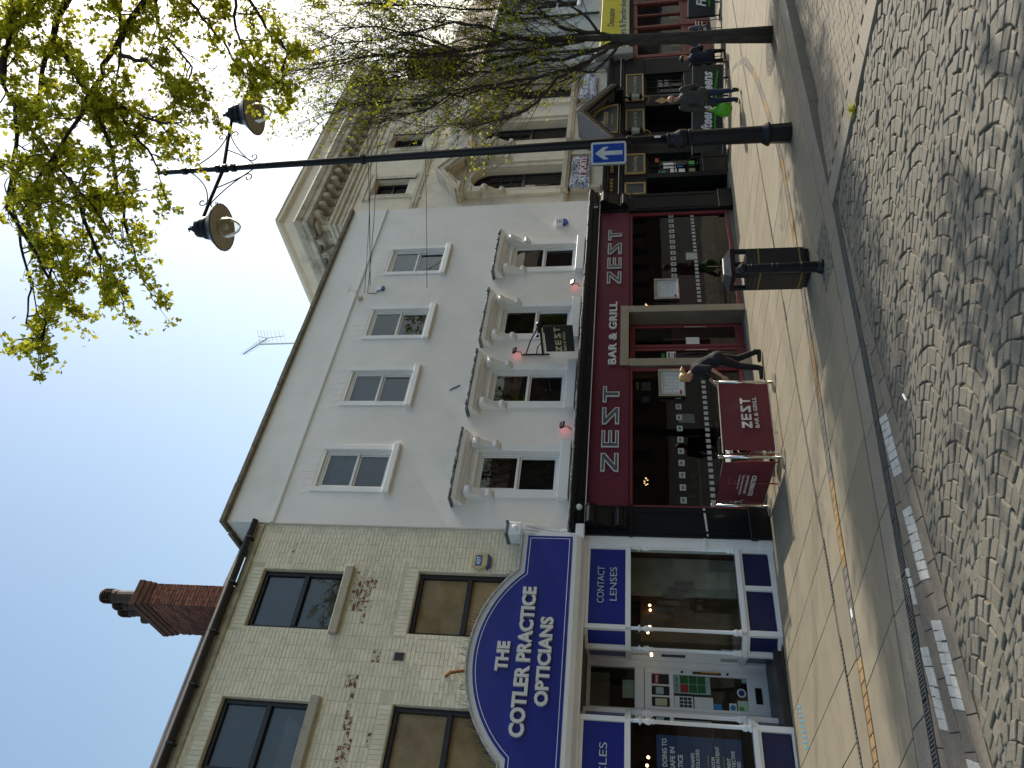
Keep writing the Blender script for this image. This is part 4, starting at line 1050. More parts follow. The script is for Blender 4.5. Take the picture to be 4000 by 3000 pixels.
# cut arches: rebuild the cells between springing and crown
zs_ = 6.77
vv, ff = mb.v, mb.f
mb2 = MB(); 
hl = holes[:3] + [(c - .58, c + .58, 4.55, 7.36) for c in AC]
mb2.wall(HX0, HX1, 3.0, 11.9, H, hl, .34)
mb2.v, mb2.f = [], []
def wall_arch():
    w = MB().wall(HX0, HX1, 3.0, 11.9, H, hl, 0.0)
    for (a, b, c, d) in holes[:3]:
        r = H + .34
        w.add([(a, H, c), (a, r, c), (a, r, d), (a, H, d)], [(0, 1, 2, 3)]); w.add([(b, H, c), (b, H, d), (b, r, d), (b, r, c)], [(0, 1, 2, 3)]); w.add([(a, H, d), (a, r, d), (b, r, d), (b, H, d)], [(0, 1, 2, 3)]); w.add([(a, H, c), (b, H, c), (b, r, c), (a, r, c)], [(0, 1, 2, 3)])
    for c in AC:
        n = 16; R0 = .58; r = H + .34
        pts = [(c + R0 * math.cos(PI * k / n), zs_ + R0 * math.sin(PI * k / n)) for k in range(n + 1)]
        for k in range(n):
            (xa, za), (xb, zb) = pts[k], pts[k + 1]
            w.add([(xa, H, za), (xb, H, zb), (xb, H, 7.36), (xa, H, 7.36)], [(0, 3, 2, 1)])
            w.add([(xa, H, za), (xa, r, za), (xb, r, zb), (xb, H, zb)], [(0, 3, 2, 1)])
        a, b = c - R0, c + R0
        w.add([(a, H, 4.55), (a, r, 4.55), (a, r, zs_), (a, H, zs_)], [(0, 1, 2, 3)]); w.add([(b, H, 4.55), (b, H, zs_), (b, r, zs_), (b, r, 4.55)], [(0, 1, 2, 3)]); w.add([(a, H, 4.55), (b, H, 4.55), (b, r, 4.55), (a, r, 4.55)], [(0, 1, 2, 3)])
    w.add([(HX0, H, 3.0), (HX0, H, 11.9), (HX0, H + 9, 11.9), (HX0, H + 9, 3.0)], [(0, 1, 2, 3)]); w.add([(HX1, H, -.9), (HX1, H, 11.9), (HX1, H + 9, 11.9), (HX1, H + 9, -.9)], [(3, 2, 1, 0)])
    return w
wall_arch().build('wall', HOTEL, hb)
# cornice built as mitred courses round the front and the left flank
FL = H + 2.6
def course(prof_, name, m_, p_=hb):
    """prof_: [(projection, z)] swept along the flank, round the corner and along the front"""
    b = MB(); n = len(prof_)
    vs = []
    for (p, z) in prof_: vs.append((HX0 - p, FL, z))
    for (p, z) in prof_: vs.append((HX0 - p, H - p, z))
    for (p, z) in prof_: vs.append((HX1 + p, H - p, z))
    fs = []
    for s in (0, 1):
        for i in range(n):
            j = (i + 1) % n; fs.append((s * n + i, s * n + j, (s + 1) * n + j, (s + 1) * n + i))
    fs += [tuple(range(n)), tuple(range(3 * n - 1, 2 * n - 1, -1))]
    return b.add(vs, fs).build(name, m_, p_)
course([(-.02, 10.86), (.05, 10.88), (.05, 10.93), (-.02, 10.95)], 'moulding', HTRIM); course([(-.02, 11.0), (.04, 11.02), (.04, 11.10), (-.02, 11.12)], 'moulding', HTRIM)
course([(-.02, 11.14), (.10, 11.17), (.10, 11.25), (.16, 11.28), (.16, 11.36), (-.02, 11.38)], 'bed_moulding', HTRIM)
course([(-.02, 11.66), (.20, 11.68), (.20, 11.76), (-.02, 11.78)], 'moulding', HDIRT)
course([(-.02, 11.80), (.52, 11.80), (.52, 11.94), (.56, 11.97), (.62, 12.10), (.60, 12.16), (-.02, 12.16)], 'corona', HDIRT)
course([(-.3, 12.16), (.50, 12.17), (.48, 12.52), (.53, 12.55), (.60, 12.60), (.60, 12.70), (-.3, 12.72)], 'parapet', HOTEL)
def modillion(x, y, ax):
    b = MB()
    P = [(0, 11.40), (-.07, 11.41), (-.10, 11.50), (-.20, 11.55), (-.26, 11.60), (-.36, 11.60), (-.42, 11.68), (-.42, 11.79), (0, 11.79)]
    if ax == 0:
        b.prof([(y + p, z) for p, z in P], x - .085, x + .085); b.lathe([(.075, -.1), (.09, -.095), (.09, .095), (.075, .1)], x, y - .33, 11.66, 10, (1, 0, 0)); b.lathe([(.05, -.095), (.05, .095)], x, y - .085, 11.47, 8, (1, 0, 0))
    else:
        b.prism([(x + p, z) for p, z in P], y - .085, y + .085); b.lathe([(.075, -.1), (.09, -.095), (.09, .095), (.075, .1)], x - .33, y, 11.66, 10, (0, 1, 0)); b.lathe([(.05, -.095), (.05, .095)], x - .085, y, 11.47, 8, (0, 1, 0))
    return b.build('modillion', HDIRT, hb)
for k in range(20): modillion(HX0 + .12 + k * .455, H, 0)
for k in range(5): modillion(HX0, H + .3 + k * .5, 1)
cs = MB()
for x in [HX0 - .5 + .9 * k for k in range(11)]: cs.box(x, x + .88, H - .62, H - .2, 12.70, 12.75 + R_.uniform(-.004, .012), .012)
cs.build('parapet_coping', HDIRT, hb, kind='stuff')
rf = MB().add([(HX0 - .5, FL, 12.72), (HX0 - .5, H - .2, 12.72), (HX1 + .5, H - .2, 12.72), (HX1 + .5, H + 9, 12.72), (HX0 + 1.2, H + 9, 12.72), (HX0 + 1.2, FL, 12.72)], [(0, 1, 2, 3, 4, 5)])
rf.build('roof', SLATE, hb)
MB().prof([(H + 2.6, 11.5), (H + 2.6, 12.72), (H + 9, 12.3), (H + 9, 10.5)], HX0 - .02, HX0 + .3).build('flank_wall', HOTEL, hb)
vb = MB().add([(HX0 - .35, FL, 12.45), (HX0 - .35, FL + 5, 11.2), (HX0 - .35, FL + 5, 11.6), (HX0 - .35, FL, 12.86), (HX0 - .28, FL, 12.45), (HX0 - .28, FL + 5, 11.2), (HX0 - .28, FL + 5, 11.6), (HX0 - .28, FL, 12.86)], [(0, 3, 2, 1), (4, 5, 6, 7), (0, 4, 7, 3), (3, 7, 6, 2), (0, 1, 5, 4)])
vb.build('bargeboard', mat('slate_board', (.03, .035, .045), .6), hb)
for k in range(9): MB().tube([(HX0 + .05, FL + .6 + k * .5, 12.78 - k * .125), (HX0 + .05, FL + 1.09 + k * .5, 12.66 - k * .125)], .14, 8).build('ridge_tile', mat('ridge_clay', (.16, .10, .08), .85, .3, 6), hb)
# top floor windows
WHTS = mat('white_sash', (.70, .70, .69), .5)
for c in HC:
    f = MB(); y = H
    f.box(c - .44, c - .37, y + .2, y + .3, 9.36, 10.44); f.box(c + .37, c + .44, y + .2, y + .3, 9.36, 10.44); f.box(c - .37, c + .37, y + .2, y + .3, 10.37, 10.44); f.box(c - .37, c + .37, y + .2, y + .3, 9.36, 9.43); f.box(c - .37, c + .37, y + .19, y + .3, 9.87, 9.93)
    w = f.build('window', BLKW, hb)
    for (za, zb) in ((9.43, 9.87), (9.93, 10.37)):
        MB().add([(c - .37, y + .26, za), (c + .37, y + .26, za), (c + .37, y + .26, zb), (c - .37, y + .26, zb)], [(0, 1, 2, 3)]).build('pane', PANE, w)
        MB().box(c - .34, c - .02, y + .222, y + .245, za + .05, zb - .05, .004).build('open_sash', WHTS, w)
    MB().box(c - .43, c + .43, y + .31, y + .33, 9.37, 10.43).build('blind_or_backing', DARKG, w)
    for e in (-1, 1): MB().box(c + e * .445, c + e * .60, H - .05, H + .02, 9.16, 10.46, .012).box(c + e * .445, c + e * .50, H - .065, H + .02, 9.16, 10.455, .008).build('jamb', HTRIM, w)
    MB().box(c - .70, c + .70, H - .07, H + .02, 10.462, 10.60, .012).box(c - .72, c + .72, H - .09, H + .02, 10.61, 10.68, .012).build('lintel', HTRIM, w)
    for e in (-1, 1):
        b = MB().box(c + e * .62 - .08, c + e * .62 + .08, H - .10, H + .02, 9.0, 9.17, .01).lathe([(.06, -.1), (.06, .0)], c + e * .62, H - .05, 8.86, 8, (0, -1, 0)); b.build('sill_bracket', HTRIM, w)
x = HX0
while x < HX1 - .1:
    x2 = min(x + 1.5, HX1)
    MB().prof([(H + .01, 8.86), (H - .05, 8.86), (H - .06, 8.93), (H - .09, 8.95), (H - .10, 9.04), (H + .01, 9.08)], x + .003, x2).build('string_course', HTRIM, hb); x = x2
# first floor: arched windows, pilasters, consoles and pediments
for c in AC:
    f = MB(); y = H + .24
    n = 16; Ro, Ri = .58, .52
    for (za, zb) in ((4.55, zs_),):
        f.box(c - .58, c - .52, y, y + .08, za, zb); f.box(c + .52, c + .58, y, y + .08, za, zb); f.box(c - .52, c + .52, y, y + .08, za, za + .09); f.box(c - .52, c + .52, y - .02, y + .08, 5.72, 5.80)
    for k in range(n):
        a, b = PI * k / n, PI * (k + 1) / n
        f.prism([(c + Ri * math.cos(a), zs_ + Ri * math.sin(a)), (c + Ro * math.cos(a), zs_ + Ro * math.sin(a)), (c + Ro * math.cos(b), zs_ + Ro * math.sin(b)), (c + Ri * math.cos(b), zs_ + Ri * math.sin(b))], y, y + .08)
    for k in (1, 2, 3): f.box(c - .52 + .26 * k - .012, c - .52 + .26 * k + .012, y + .02, y + .05, 5.8, 7.2)
    for zz in (6.15, 6.5, 6.85): f.box(c - .52, c + .52, y + .021, y + .051, zz - .011, zz + .011)
    w = f.build('window', BLKW, hb)
    MB().add([(c - .55, y + .06, 4.6), (c + .55, y + .06, 4.6), (c + .55, y + .06, 7.32), (c - .55, y + .06, 7.32)], [(0, 1, 2, 3)]).build('pane', PANE, w)
    MB().box(c - .57, c + .57, y + .12, y + .14, 4.55, 7.34).build('dark_backing', DARKG, w)
    ar = MB()
    for k in range(n):
        a, b = PI * k / n, PI * (k + 1) / n
        for (r0, r1, pr) in ((.585, .72, .045), (.72, .76, .07)):
            ar.prism([(c + r0 * math.cos(a), zs_ + r0 * math.sin(a)), (c + r1 * math.cos(a), zs_ + r1 * math.sin(a)), (c + r1 * math.cos(b), zs_ + r1 * math.sin(b)), (c + r0 * math.cos(b), zs_ + r0 * math.sin(b))], H - pr, H + .02)
    ar.build('archivolt', HTRIM, w)
    for e in (-1, 1):
        p = MB().box(c + e * .585, c + e * .76, H - .05, H + .02, 4.5, 6.62, .008).box(c + e * .575, c + e * .78, H - .08, H + .02, 6.62, 6.78, .015)
        p.build('jamb', HTRIM, w)
        q = MB().box(c + e * .80, c + e * 1.0, H - .09, H + .02, 4.5, 7.55, .01); q.build('pilaster', HOTEL, w)
        kx = c + e * .90
        b = console(kx, H - .30, H - .09, 6.16, 6.90, .19)
        b.box(kx - .13, kx + .13, H - .28, H, 6.90, 7.18, .012); b.box(kx - .15, kx + .15, H - .31, H, 7.18, 7.26, .012); b.box(kx - .12, kx + .12, H - .26, H, 7.26, 7.50, .01)
        b.build('console', HTRIM, w)
    # pediment: raking cornices with dentils over a level cornice broken at the ends
    hw, zb, za, pj = 1.16, 7.58, 8.34, .46
    pd_ = MB()
    for e in (-1, 1):
        P = [(c + e * hw, zb), (c, za), (c, za - .20), (c + e * (hw - .28), zb - .0)]
        if e < 0: P = P[::-1]
        pd_.prism(P, H - pj, H + .01)
        P = [(c + e * (hw + .06), zb + .02), (c, za + .07), (c, za + .005), (c + e * (hw + .0), zb + .005)]
        if e < 0: P = P[::-1]
        pd_.prism(P, H - pj - .05, H + .01)
        pd_.box(c + e * (hw + .03), c + e * (hw - .42), H - pj - .02, H, zb - .10, zb - .002, .01); pd_.box(c + e * hw, c + e * (hw - .40), H - pj + .06, H, zb - .16, zb - .102, .008)
    pd_.build('pediment', HTRIM, w)
    dn = MB()
    for e in (-1, 1):
        for k in range(9):
            t = (k + .7) / 10.5; xx = c + e * (hw - .3) * (1 - t); zz = (zb - .09) + (za - .2 - zb + .03) * t
            dn.box(xx - .03, xx + .03, H - pj + .05, H - pj + .16, zz - .03, zz + .03)
    dn.build('dentil', HTRIM, w, kind='stuff')
    MB().prism([(c - 1.0, zb - .02), (c + 1.0, zb - .02), (c, za - .14)], H - .04, H + .01).build('tympanum', HTRIM, w)
    MB().prof([(H, 4.30), (H - .22, 4.30), (H - .25, 4.36), (H - .30, 4.38), (H - .32, 4.50), (H, 4.53)], c - 1.08, c + 1.08).build('sill', HTRIM, w)
    MB().box(c - .98, c + .98, H - .14, H + .01, 3.30, 4.30, .015).build('apron', HOTEL, w)
    for e in (-1, 1): MB().box(c + e * 1.0, c + e * .82, H - .20, H, 3.35, 4.295, .012).build('pedestal', HTRIM, w)
x = HX0
while x < HX1 - .05:
    x2 = min(x + 1.3, HX1)
    if not any(abs((x + x2) / 2 - c) < .9 for c in AC): MB().prof([(H + .01, 4.31), (H - .08, 4.31), (H - .13, 4.40), (H - .14, 4.48), (H + .01, 4.52)], x + .002, x2).build('string_course', HTRIM, hb)
    x = x2
# wall banners
def banner(x0, x1, z0, z1, label, rows):
    y = H - .24; t = thing('wall_banner', ((x0 + x1) / 2, y, z0), label, 'banner')
    b = MB(); nx, nz = 16, 8
    for i in range(nx + 1):
        for k in range(nz + 1):
            u, v = i / nx, k / nz
            b.v.append((x0 + (x1 - x0) * u, y + .025 * math.sin(u * 9 + v * 4) * (.4 + v) + .02 * math.sin(v * 7 - u * 5), z0 + (z1 - z0) * v - .05 * math.sin(PI * u) * v + .03 * math.sin(u * 3.3)))
    for i in range(nx):
        for k in range(nz): b.f.append((i * (nz + 1) + k, (i + 1) * (nz + 1) + k, (i + 1) * (nz + 1) + k + 1, i * (nz + 1) + k + 1))
    b.build('banner_cloth', mat('banner_print', (.55, .58, .64), .55, .3, 13, col2=(.035, .05, .16), sharp=(.46, .54), stretch=(1, 1, 2.2)), t, smooth=True)
    for s_, zz, hh, xa, wd, m_ in rows: text('lettering', s_, (xa, y - .05, zz), hh, m_, t, w=wd, bold=.03, ext=.003)
    for xx in (x0 + .04, x1 - .04): MB().box(xx - .02, xx + .02, y - .01, H - .12, z1 - .03, z1 + .01).build('eyelet_tie', BLKM, t)
    return t
BT = mat('banner_red', (.42, .03, .05), .5)
b1 = banner(18.95, 20.6, 3.66, 4.27, 'white and navy sports banner under the arched window nearest the white building', [('SKY', 3.80, .2, 19.15, .42, TXTW), ('SPORTS', 3.80, .2, 19.62, .86, TXTW)])
MB().box(19.58, 20.52, H - .278, H - .270, 3.78, 4.02, .002).build('red_flash', BT, b1)
b2 = banner(24.2, 25.9, 3.62, 4.22, 'navy and white printed banner on the beige wall beyond the pub canopy', [('ALL SPORTS', 3.95, .16, 24.4, 1.25, TXTW), ('SHOWN LIVE', 3.72, .13, 24.4, 1.2, TXTW)])
# ---- pub front
Y0 = D
pub = hb
zbase = -.75
PB = BLACK
m1 = MB()
for (a, b) in ((18.12, 18.26), (19.02, 19.26), (20.30, 21.5), (23.14, 23.78), (25.34, 26.45)):
    m1 = MB().box(a, b, Y0, H + .3, zbase, 2.03, .008); m1.build('pub_pier', PB, hb)
MB().box(18.12, 26.45, Y0 - .02, H + .2, 2.035, 2.70, .008).build('pub_frieze', PB, hb)
MB().box(18.12, 26.45, Y0 - .06, H + .2, 2.70, 2.83, .008).box(18.12, 26.45, Y0 - .03, H + .2, 2.832, 3.10, .006).build('pub_fascia', PB, hb)
MB().box(18.12, 26.45, Y0 - .125, Y0 - .02, 2.815, 2.835, .003).build('bead', SILVER, hb)
MB().prof([(H, 3.10), (Y0 - .08, 3.10), (Y0 - .12, 3.16), (Y0 - .25, 3.19), (Y0 - .27, 3.25), (H, 3.27)], 18.12, 26.5).build('pub_cornice', PB, hb)
for k in range(24):
    xx = 18.3 + k * .17
    if k % 6 < 4: MB().box(xx, xx + .035, Y0 - .13, Y0 - .03, 2.98, 3.07).build('dentil', GOLD, hb)
GP = mat('slate_sign_panel', (.035, .042, .05), .5, .1, 3); GTX = mat('cream_gilt_lettering', (.50, .44, .24), .6)
for (a, b, s_, dx) in ((18.16, 18.72, '', 0), (19.20, 20.22, 'Real Dining', .12), (21.5, 22.85, 'Tiffin  Good Beer  Fresh Coffee', .10), (23.45, 25.25, 'Cask  Dining  Free House', .2)):
    p = MB().box(a, b, Y0 - .045, Y0 - .022, 2.10, 2.62, .004).build('name_panel', GP, hb)
    for (xa, xb, za, zb) in ((a, b, 2.60, 2.655), (a, b, 2.065, 2.12), (a - .02, a + .05, 2.065, 2.655), (b - .05, b + .02, 2.065, 2.655)):
        MB().box(xa, xb, Y0 - .075, Y0 - .02, za, zb, .012).build('gilt_moulding', GOLD, p)
    if s_: text('lettering', s_, (a + .12, Y0 - .05, 2.31), .11, GTX, p, w=b - a - .24, ext=.003, shear=.1)
def pubwin(a, b, z0, z1, nx, nz, lit):
    f = MB(); y = Y0 + .08
    f.box(a, a + .06, y, y + .1, z0, z1); f.box(b - .06, b, y, y + .1, z0, z1); f.box(a + .06, b - .06, y, y + .1, z1 - .06, z1); f.box(a + .06, b - .06, y, y + .1, z0, z0 + .06)
    for k in range(1, nx): f.box(a + (b - a) * k / nx - .014, a + (b - a) * k / nx + .014, y + .02, y + .07, z0, z1)
    for k in range(1, nz): f.box(a, b, y + .021, y + .071, z0 + (z1 - z0) * k / nz - .013, z0 + (z1 - z0) * k / nz + .013)
    w = f.build('window', PB, hb)
    MB().add([(a, y + .06, z0), (b, y + .06, z0), (b, y + .06, z1), (a, y + .06, z1)], [(0, 1, 2, 3)]).build('pane', SHOPG, w)
    MB().box(a, b, Y0 + .01, H + .2, zbase, z0 - .002, .008).build('stall_riser', PB, w)
    return w
w1 = pubwin(19.26, 20.30, .45, 2.03, 2, 4, 0); w2 = pubwin(23.78, 25.34, .75, 2.03, 4, 3, 0)
for (a, b, za, zb, m_) in ((19.35, 19.62, 1.18, 1.36, PAPER), (19.66, 19.95, 1.2, 1.55, PAPER), (19.4, 19.55, 1.5, 1.7, mat('teal_card', (.03, .25, .24), .6)), (19.7, 19.82, 1.0, 1.16, BLUP), (19.35, 19.6, .95, 1.12, PAPER), (19.75, 19.98, .66, .86, mat('leaf_card', (.10, .42, .10), .6)), (19.4, 19.6, .66, .84, mat('tan_card', (.3, .27, .18), .6)), (20.02, 20.22, 1.68, 1.78, mat('orange_card', (.55, .12, .05), .6))):
    MB().box(a, b, Y0 + .115, Y0 + .125, za, zb).build('card_or_glint', m_, w1)
for k in range(6): MB().box(24.6 + (k % 3) * .17, 24.72 + (k % 3) * .17, Y0 + .115, Y0 + .125, 1.25 + (k // 3) * .2, 1.38 + (k // 3) * .2).build('card_or_glint', mat('dim_glint', (.25, .25, .24), .7), w2)  # grey squares coloured as dim glints in the panes
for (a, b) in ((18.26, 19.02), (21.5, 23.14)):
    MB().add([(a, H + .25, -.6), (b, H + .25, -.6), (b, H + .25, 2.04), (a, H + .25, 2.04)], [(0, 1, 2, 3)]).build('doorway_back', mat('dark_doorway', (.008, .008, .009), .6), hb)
    dd_ = MB().box(a + .08, b - .08, H + .18, H + .24, gz(a) - .1, 1.95, .01).build('pub_door', PB, hb)
    for k in range(3): MB().box(a + .18 + k * (b - a - .3) / 3, a + .10 + (k + 1) * (b - a - .3) / 3, H + .165, H + .178, 1.0, 1.75, .006).build('door_panel', PB, dd_)
    MB().box(a, b, Y0 - .1, H + .3, gz(a) - .2, gz(b) + .03, .01).build('doorstep', GREYP, hb)
MB().box(20.62, 20.66, Y0 - .03, Y0 - .002, .3, 1.4).build('downpipe', BLKM, hb)
dia = MB().prism([(23.22, 1.50), (23.42, 1.27), (23.62, 1.50), (23.42, 1.73)], Y0 - .02, Y0 + .01).build('diamond_plaque', GOLD, hb)
for xl in (21.2, 23.3):
    l = thing('wall_lantern', (xl, Y0 - .25, 2.1), 'glazed wall lantern on gilt bracket beside the left pub sign panel' if xl < 22 else 'glazed wall lantern on gilt bracket between the pub doorway and barred window', 'lantern', 'lanterns on the pub front')
    MB().lathe([(.05, 2.12), (.10, 2.16), (.12, 2.20), (.05, 2.22)], xl, Y0 - .26, 0, 6).build('base', BLKM, l)
    MB().lathe([(.085, 2.22), (.125, 2.46)], xl, Y0 - .26, 0, 6).build('lantern_glass', mat('lantern_glass', (.42, .47, .44), .15), l)
    MB().lathe([(.15, 2.46), (.11, 2.55), (.04, 2.62), (.03, 2.68), (.015, 2.74)], xl, Y0 - .26, 0, 6).build('cap', BLKM, l)
    MB().tube([(xl, Y0 - .02, 1.95), (xl, Y0 - .18, 1.9), (xl, Y0 - .26, 2.0), (xl, Y0 - .26, 2.12)], .02, 6).build('bracket', GOLD, l)
# gabled canopy over the pub entrance
cn = thing('entrance_canopy', (21.85, Y0, 3.1), 'black gabled canopy with tiled roof and gilt lettered arch over the pub entrance', 'canopy')
ca, cz, cw = 21.85, 4.10, 1.62
for e in (-1, 1):
    P = [(ca, cz), (ca + e * cw, 3.10), (ca + e * cw, 3.03), (ca, cz - .09)]
    if e > 0: P = P[::-1]
    MB().prism(P, Y0 - .66, H).build('roof_slope', mat('canopy_tile', (.20, .20, .20), .7, .15, 8, .2, 30) , cn)
    for r in range(4):
        t = r / 4
        MB().prism([(ca + e * cw * (t + .24), cz - .995 * (t + .24) + .004), (ca + e * cw * t, cz - .995 * t + .022), (ca + e * cw * t, cz - .995 * t + .004)][::(1 if e > 0 else -1)], Y0 - .68, H - .01).build('tile_course', mat('canopy_tile', (.2, .2, .2)), cn)
    P = [(ca, cz - .09), (ca + e * cw, 3.03), (ca + e * cw, 2.86), (ca, cz - .28)]
    if e > 0: P = P[::-1]
    MB().prism(P, Y0 - .64, Y0 - .56).build('bargeboard', PB, cn)
    MB().box(ca + e * (cw - .08), ca + e * (cw - .30), Y0 - .58, Y0, 2.72, 3.0, .012).build('bracket', PB, cn)
    for k in range(16):
        t = (k + .5) / 16; MB().box(ca + e * cw * t - .018, ca + e * cw * t + .018, Y0 - .655, Y0 - .642, cz - .17 - .995 * t, cz - .11 - .995 * t).build('dentil', GOLD, cn)
MB().prism([(ca - cw + .2, 2.86), (ca + cw - .2, 2.86), (ca, cz - .3)], Y0 - .30, Y0 - .25).build('gable_infill', PB, cn)
n = 18; arp = [(ca + .80 * math.cos(PI * k / n), 2.90 + .72 * math.sin(PI * k / n)) for k in range(n + 1)]
fl = MB().prism(arp, Y0 - .33, Y0 - .302).build('arched_sign', GP, cn)
rg = MB()
for k in range(n):
    a, b = PI * k / n, PI * (k + 1) / n
    rg.prism([(ca + .80 * math.cos(a), 2.90 + .72 * math.sin(a)), (ca + .87 * math.cos(a), 2.90 + .79 * math.sin(a)), (ca + .87 * math.cos(b), 2.90 + .79 * math.sin(b)), (ca + .80 * math.cos(b), 2.90 + .72 * math.sin(b))], Y0 - .36, Y0 - .30)
rg.box(ca - .87, ca + .87, Y0 - .355, Y0 - .30, 2.87, 2.90)
rg.build('gilt_rim', GOLD, fl)
text('lettering', 'Fifteens', (ca - .48, Y0 - .34, 3.18), .22, GTX, fl, w=.92, shear=.35, bold=.01, ext=.003); text('lettering', 'DONCASTER', (ca - .3, Y0 - .34, 3.02), .07, GTX, fl, w=.6, ext=.003)
# ------------------------------------------------------------------ pawnbroker's shop beyond, and the added row across the street
pw = thing('pale_shop_building', (30, D, gz(30)), 'pale low building with yellow shop sign and brown roof behind the young tree', 'building')
q = MB().wall(26.5, 40, 3.55, 7.9, D, [(28.3, 29.3, 4.6, 6.3), (31.6, 32.6, 4.6, 6.3), (35, 36, 4.6, 6.3)], .2)
q.add([(26.5, D, -1.2), (26.5, D, 7.9), (26.5, D + 9, 7.9), (26.5, D + 9, -1.2)], [(0, 1, 2, 3)]); q.add([(26.5, D + 9, -1.2), (40, D + 9, -1.2), (40, D + 9, 7.9), (26.5, D + 9, 7.9)], [(3, 2, 1, 0)])
q.add([(40, D, -1.2), (40, D, 7.9), (40, D + 9, 7.9), (40, D + 9, -1.2)], [(3, 2, 1, 0)]); q.build('wall', mat('pale_render', (.52, .54, .50), .8, .1, 1.5, .3, 25, stain=(.38, .38, .33), stain_amt=.6, stain_scale=1.2), pw)
for c in (28.8, 32.1, 35.5):
    f = MB().box(c - .5, c - .43, D + .1, D + .18, 4.6, 6.3).box(c + .43, c + .5, D + .1, D + .18, 4.6, 6.3).box(c - .43, c + .43, D + .1, D + .18, 6.23, 6.3).box(c - .43, c + .43, D + .1, D + .18, 4.6, 4.67).box(c - .43, c + .43, D + .09, D + .18, 5.43, 5.5)
    w = f.build('window', WHTS, pw)
    MB().add([(c - .43, D + .14, 4.67), (c + .43, D + .14, 4.67), (c + .43, D + .14, 6.23), (c - .43, D + .14, 6.23)], [(0, 1, 2, 3)]).build('pane', PANE, w); MB().box(c - .48, c + .48, D + .19, D + .21, 4.62, 6.28).build('blind_or_backing', DARKG, w)
    MB().box(c - .6, c + .6, D - .08, D + .05, 4.47, 4.598, .01).build('sill', WHTS, w)
MB().box(26.5, 40, D - .16, D - .02, 7.72, 7.86, .02).build('gutter', mat('grey_gutter', (.30, .32, .34), .5), pw)
MB().tube([(27.4, D - .07, 7.7), (27.4, D - .07, 3.7)], .05, 8).build('downpipe', mat('green_pipe', (.02, .06, .05), .5), pw)
MB().tube([(30.6, D - .07, 7.7), (30.6, D - .07, 3.7)], .05, 8).build('downpipe', mat('green_pipe', (.02, .06, .05), .5), pw)
TILE = mat('brown_roof_tile', (.17, .105, .07), .85, .25, 7, .3, 40, rnd=.22, stain=(.10, .10, .05), stain_amt=.6, stain_scale=3)
TL = []
for r in range(14):
    for k in range(44):
        xa = 26.5 + k * .31; yy = D - .1 + r * .24; zz = 7.88 + r * .235
        TL.append(((xa, yy, zz), MB().add([(xa + .006, yy, zz), (xa + .3, yy, zz), (xa + .3, yy + .34, zz + .31), (xa + .006, yy + .34, zz + .31), (xa + .006, yy, zz - .03), (xa + .3, yy, zz - .03)], [(0, 1, 2, 3), (4, 5, 1, 0)])))
scatter_parts(pw, 'roof_tile', TL, TILE, 300)
MB().add([(26.5, D - .05, 7.85), (40, D - .05, 7.85), (40, D + 3.4, 11.2), (26.5, D + 3.4, 11.2), (40, D + 7, 7.9), (26.5, D + 7, 7.9)], [(0, 1, 2, 3), (3, 2, 4, 5)]).build('roof', TILE, pw)
for (xa, xb, ya, z1) in ((27.2, 28.5, D + 1.8, 11.6), (31.5, 33.0, D + 1.8, 12.0)):
    c_ = MB().box(xa + .02, xb - .02, ya + .02, ya + .8, 8.5, z1).build('chimney', DARKBR, pw)
    for r in range(int((z1 - 9.6) / .0745)):
        z = 9.6 + r * .0745; x = xa - (r % 2) * .11
        bb = MB()
        while x < xb:
            a, b = max(x, xa), min(x + .225, xb)
            if b - a > .03: bb.box(a + .005, b - .005, ya - R_.uniform(0, .008), ya + .025, z + .005, z + .07)
            x += .225
        bb.build('brick_course', DARKBR, c_)
    MB().box(xa - .06, xb + .06, ya - .06, ya + .86, z1, z1 + .2, .02).build('chimney_cap', DARKBR, c_)
sg2 = MB().box(27.0, 34, D - .16, D - .05, 2.55, 3.60, .01).build('shop_sign', mat('yellow_sign', (.60, .52, .02), .4, .05, 2), pw)
MB().box(27.0, 34, D - .168, D - .162, 2.56, 2.86).build('sign_band', mat('pale_yellow_band', (.55, .55, .30), .4), sg2)
text('lettering', 'Doncaster', (29.0, D - .165, 3.12), .25, DTXT, sg2, w=1.65, bold=.01); text('lettering', 'Jewellers & Pawnbrokers', (27.05, D - .171, 2.68), .26, DTXT, sg2, w=4.6, bold=.01)
MB().box(26.5, 27.0, D - .25, D, 2.4, 3.75, .03).build('console', mat('grey_stone_console', (.28, .28, .28), .8), pw)
MB().box(26.5, 40, D - .05, D + .3, 2.40, 2.547, .01).build('cornice', BLACK, pw)
RB2 = mat('oxblood_frame', (.20, .05, .035), .5, .1, 4)
for (a, b) in ((26.55, 26.75), (29.0, 29.15), (31.2, 31.4), (33.6, 33.8)): MB().box(a, b, D - .03, D + .2, -1, 2.40, .01).build('pilaster', RB2, pw)
for (a, b) in ((26.75, 29.0), (29.15, 31.2), (31.4, 33.6)):
    f = MB().box(a, b, D + .0, D + .1, 2.25, 2.4).box(a, b, D, D + .1, .55, .66).box((a + b) / 2 - .04, (a + b) / 2 + .04, D, D + .1, .66, 2.25)
    w = f.build('shop_window', RB2, pw)
    MB().add([(a, D + .06, .66), (b, D + .06, .66), (b, D + .06, 2.25), (a, D + .06, 2.25)], [(0, 1, 2, 3)]).build('pane', SHOPG, w); MB().box(a, b, D + .02, D + .2, -1, .548).build('stall_riser', RB2, w)
    MB().box(a + .1, a + .8, D + .3, D + .32, .75, 1.5).build('display_card', mat('display_pale', (.34, .37, .33), .7), w); MB().box(a + 1.2, a + 1.5, D + .3, D + .32, .7, 1.05).build('display_card', mat('display_yellow', (.5, .42, .05), .7), w)
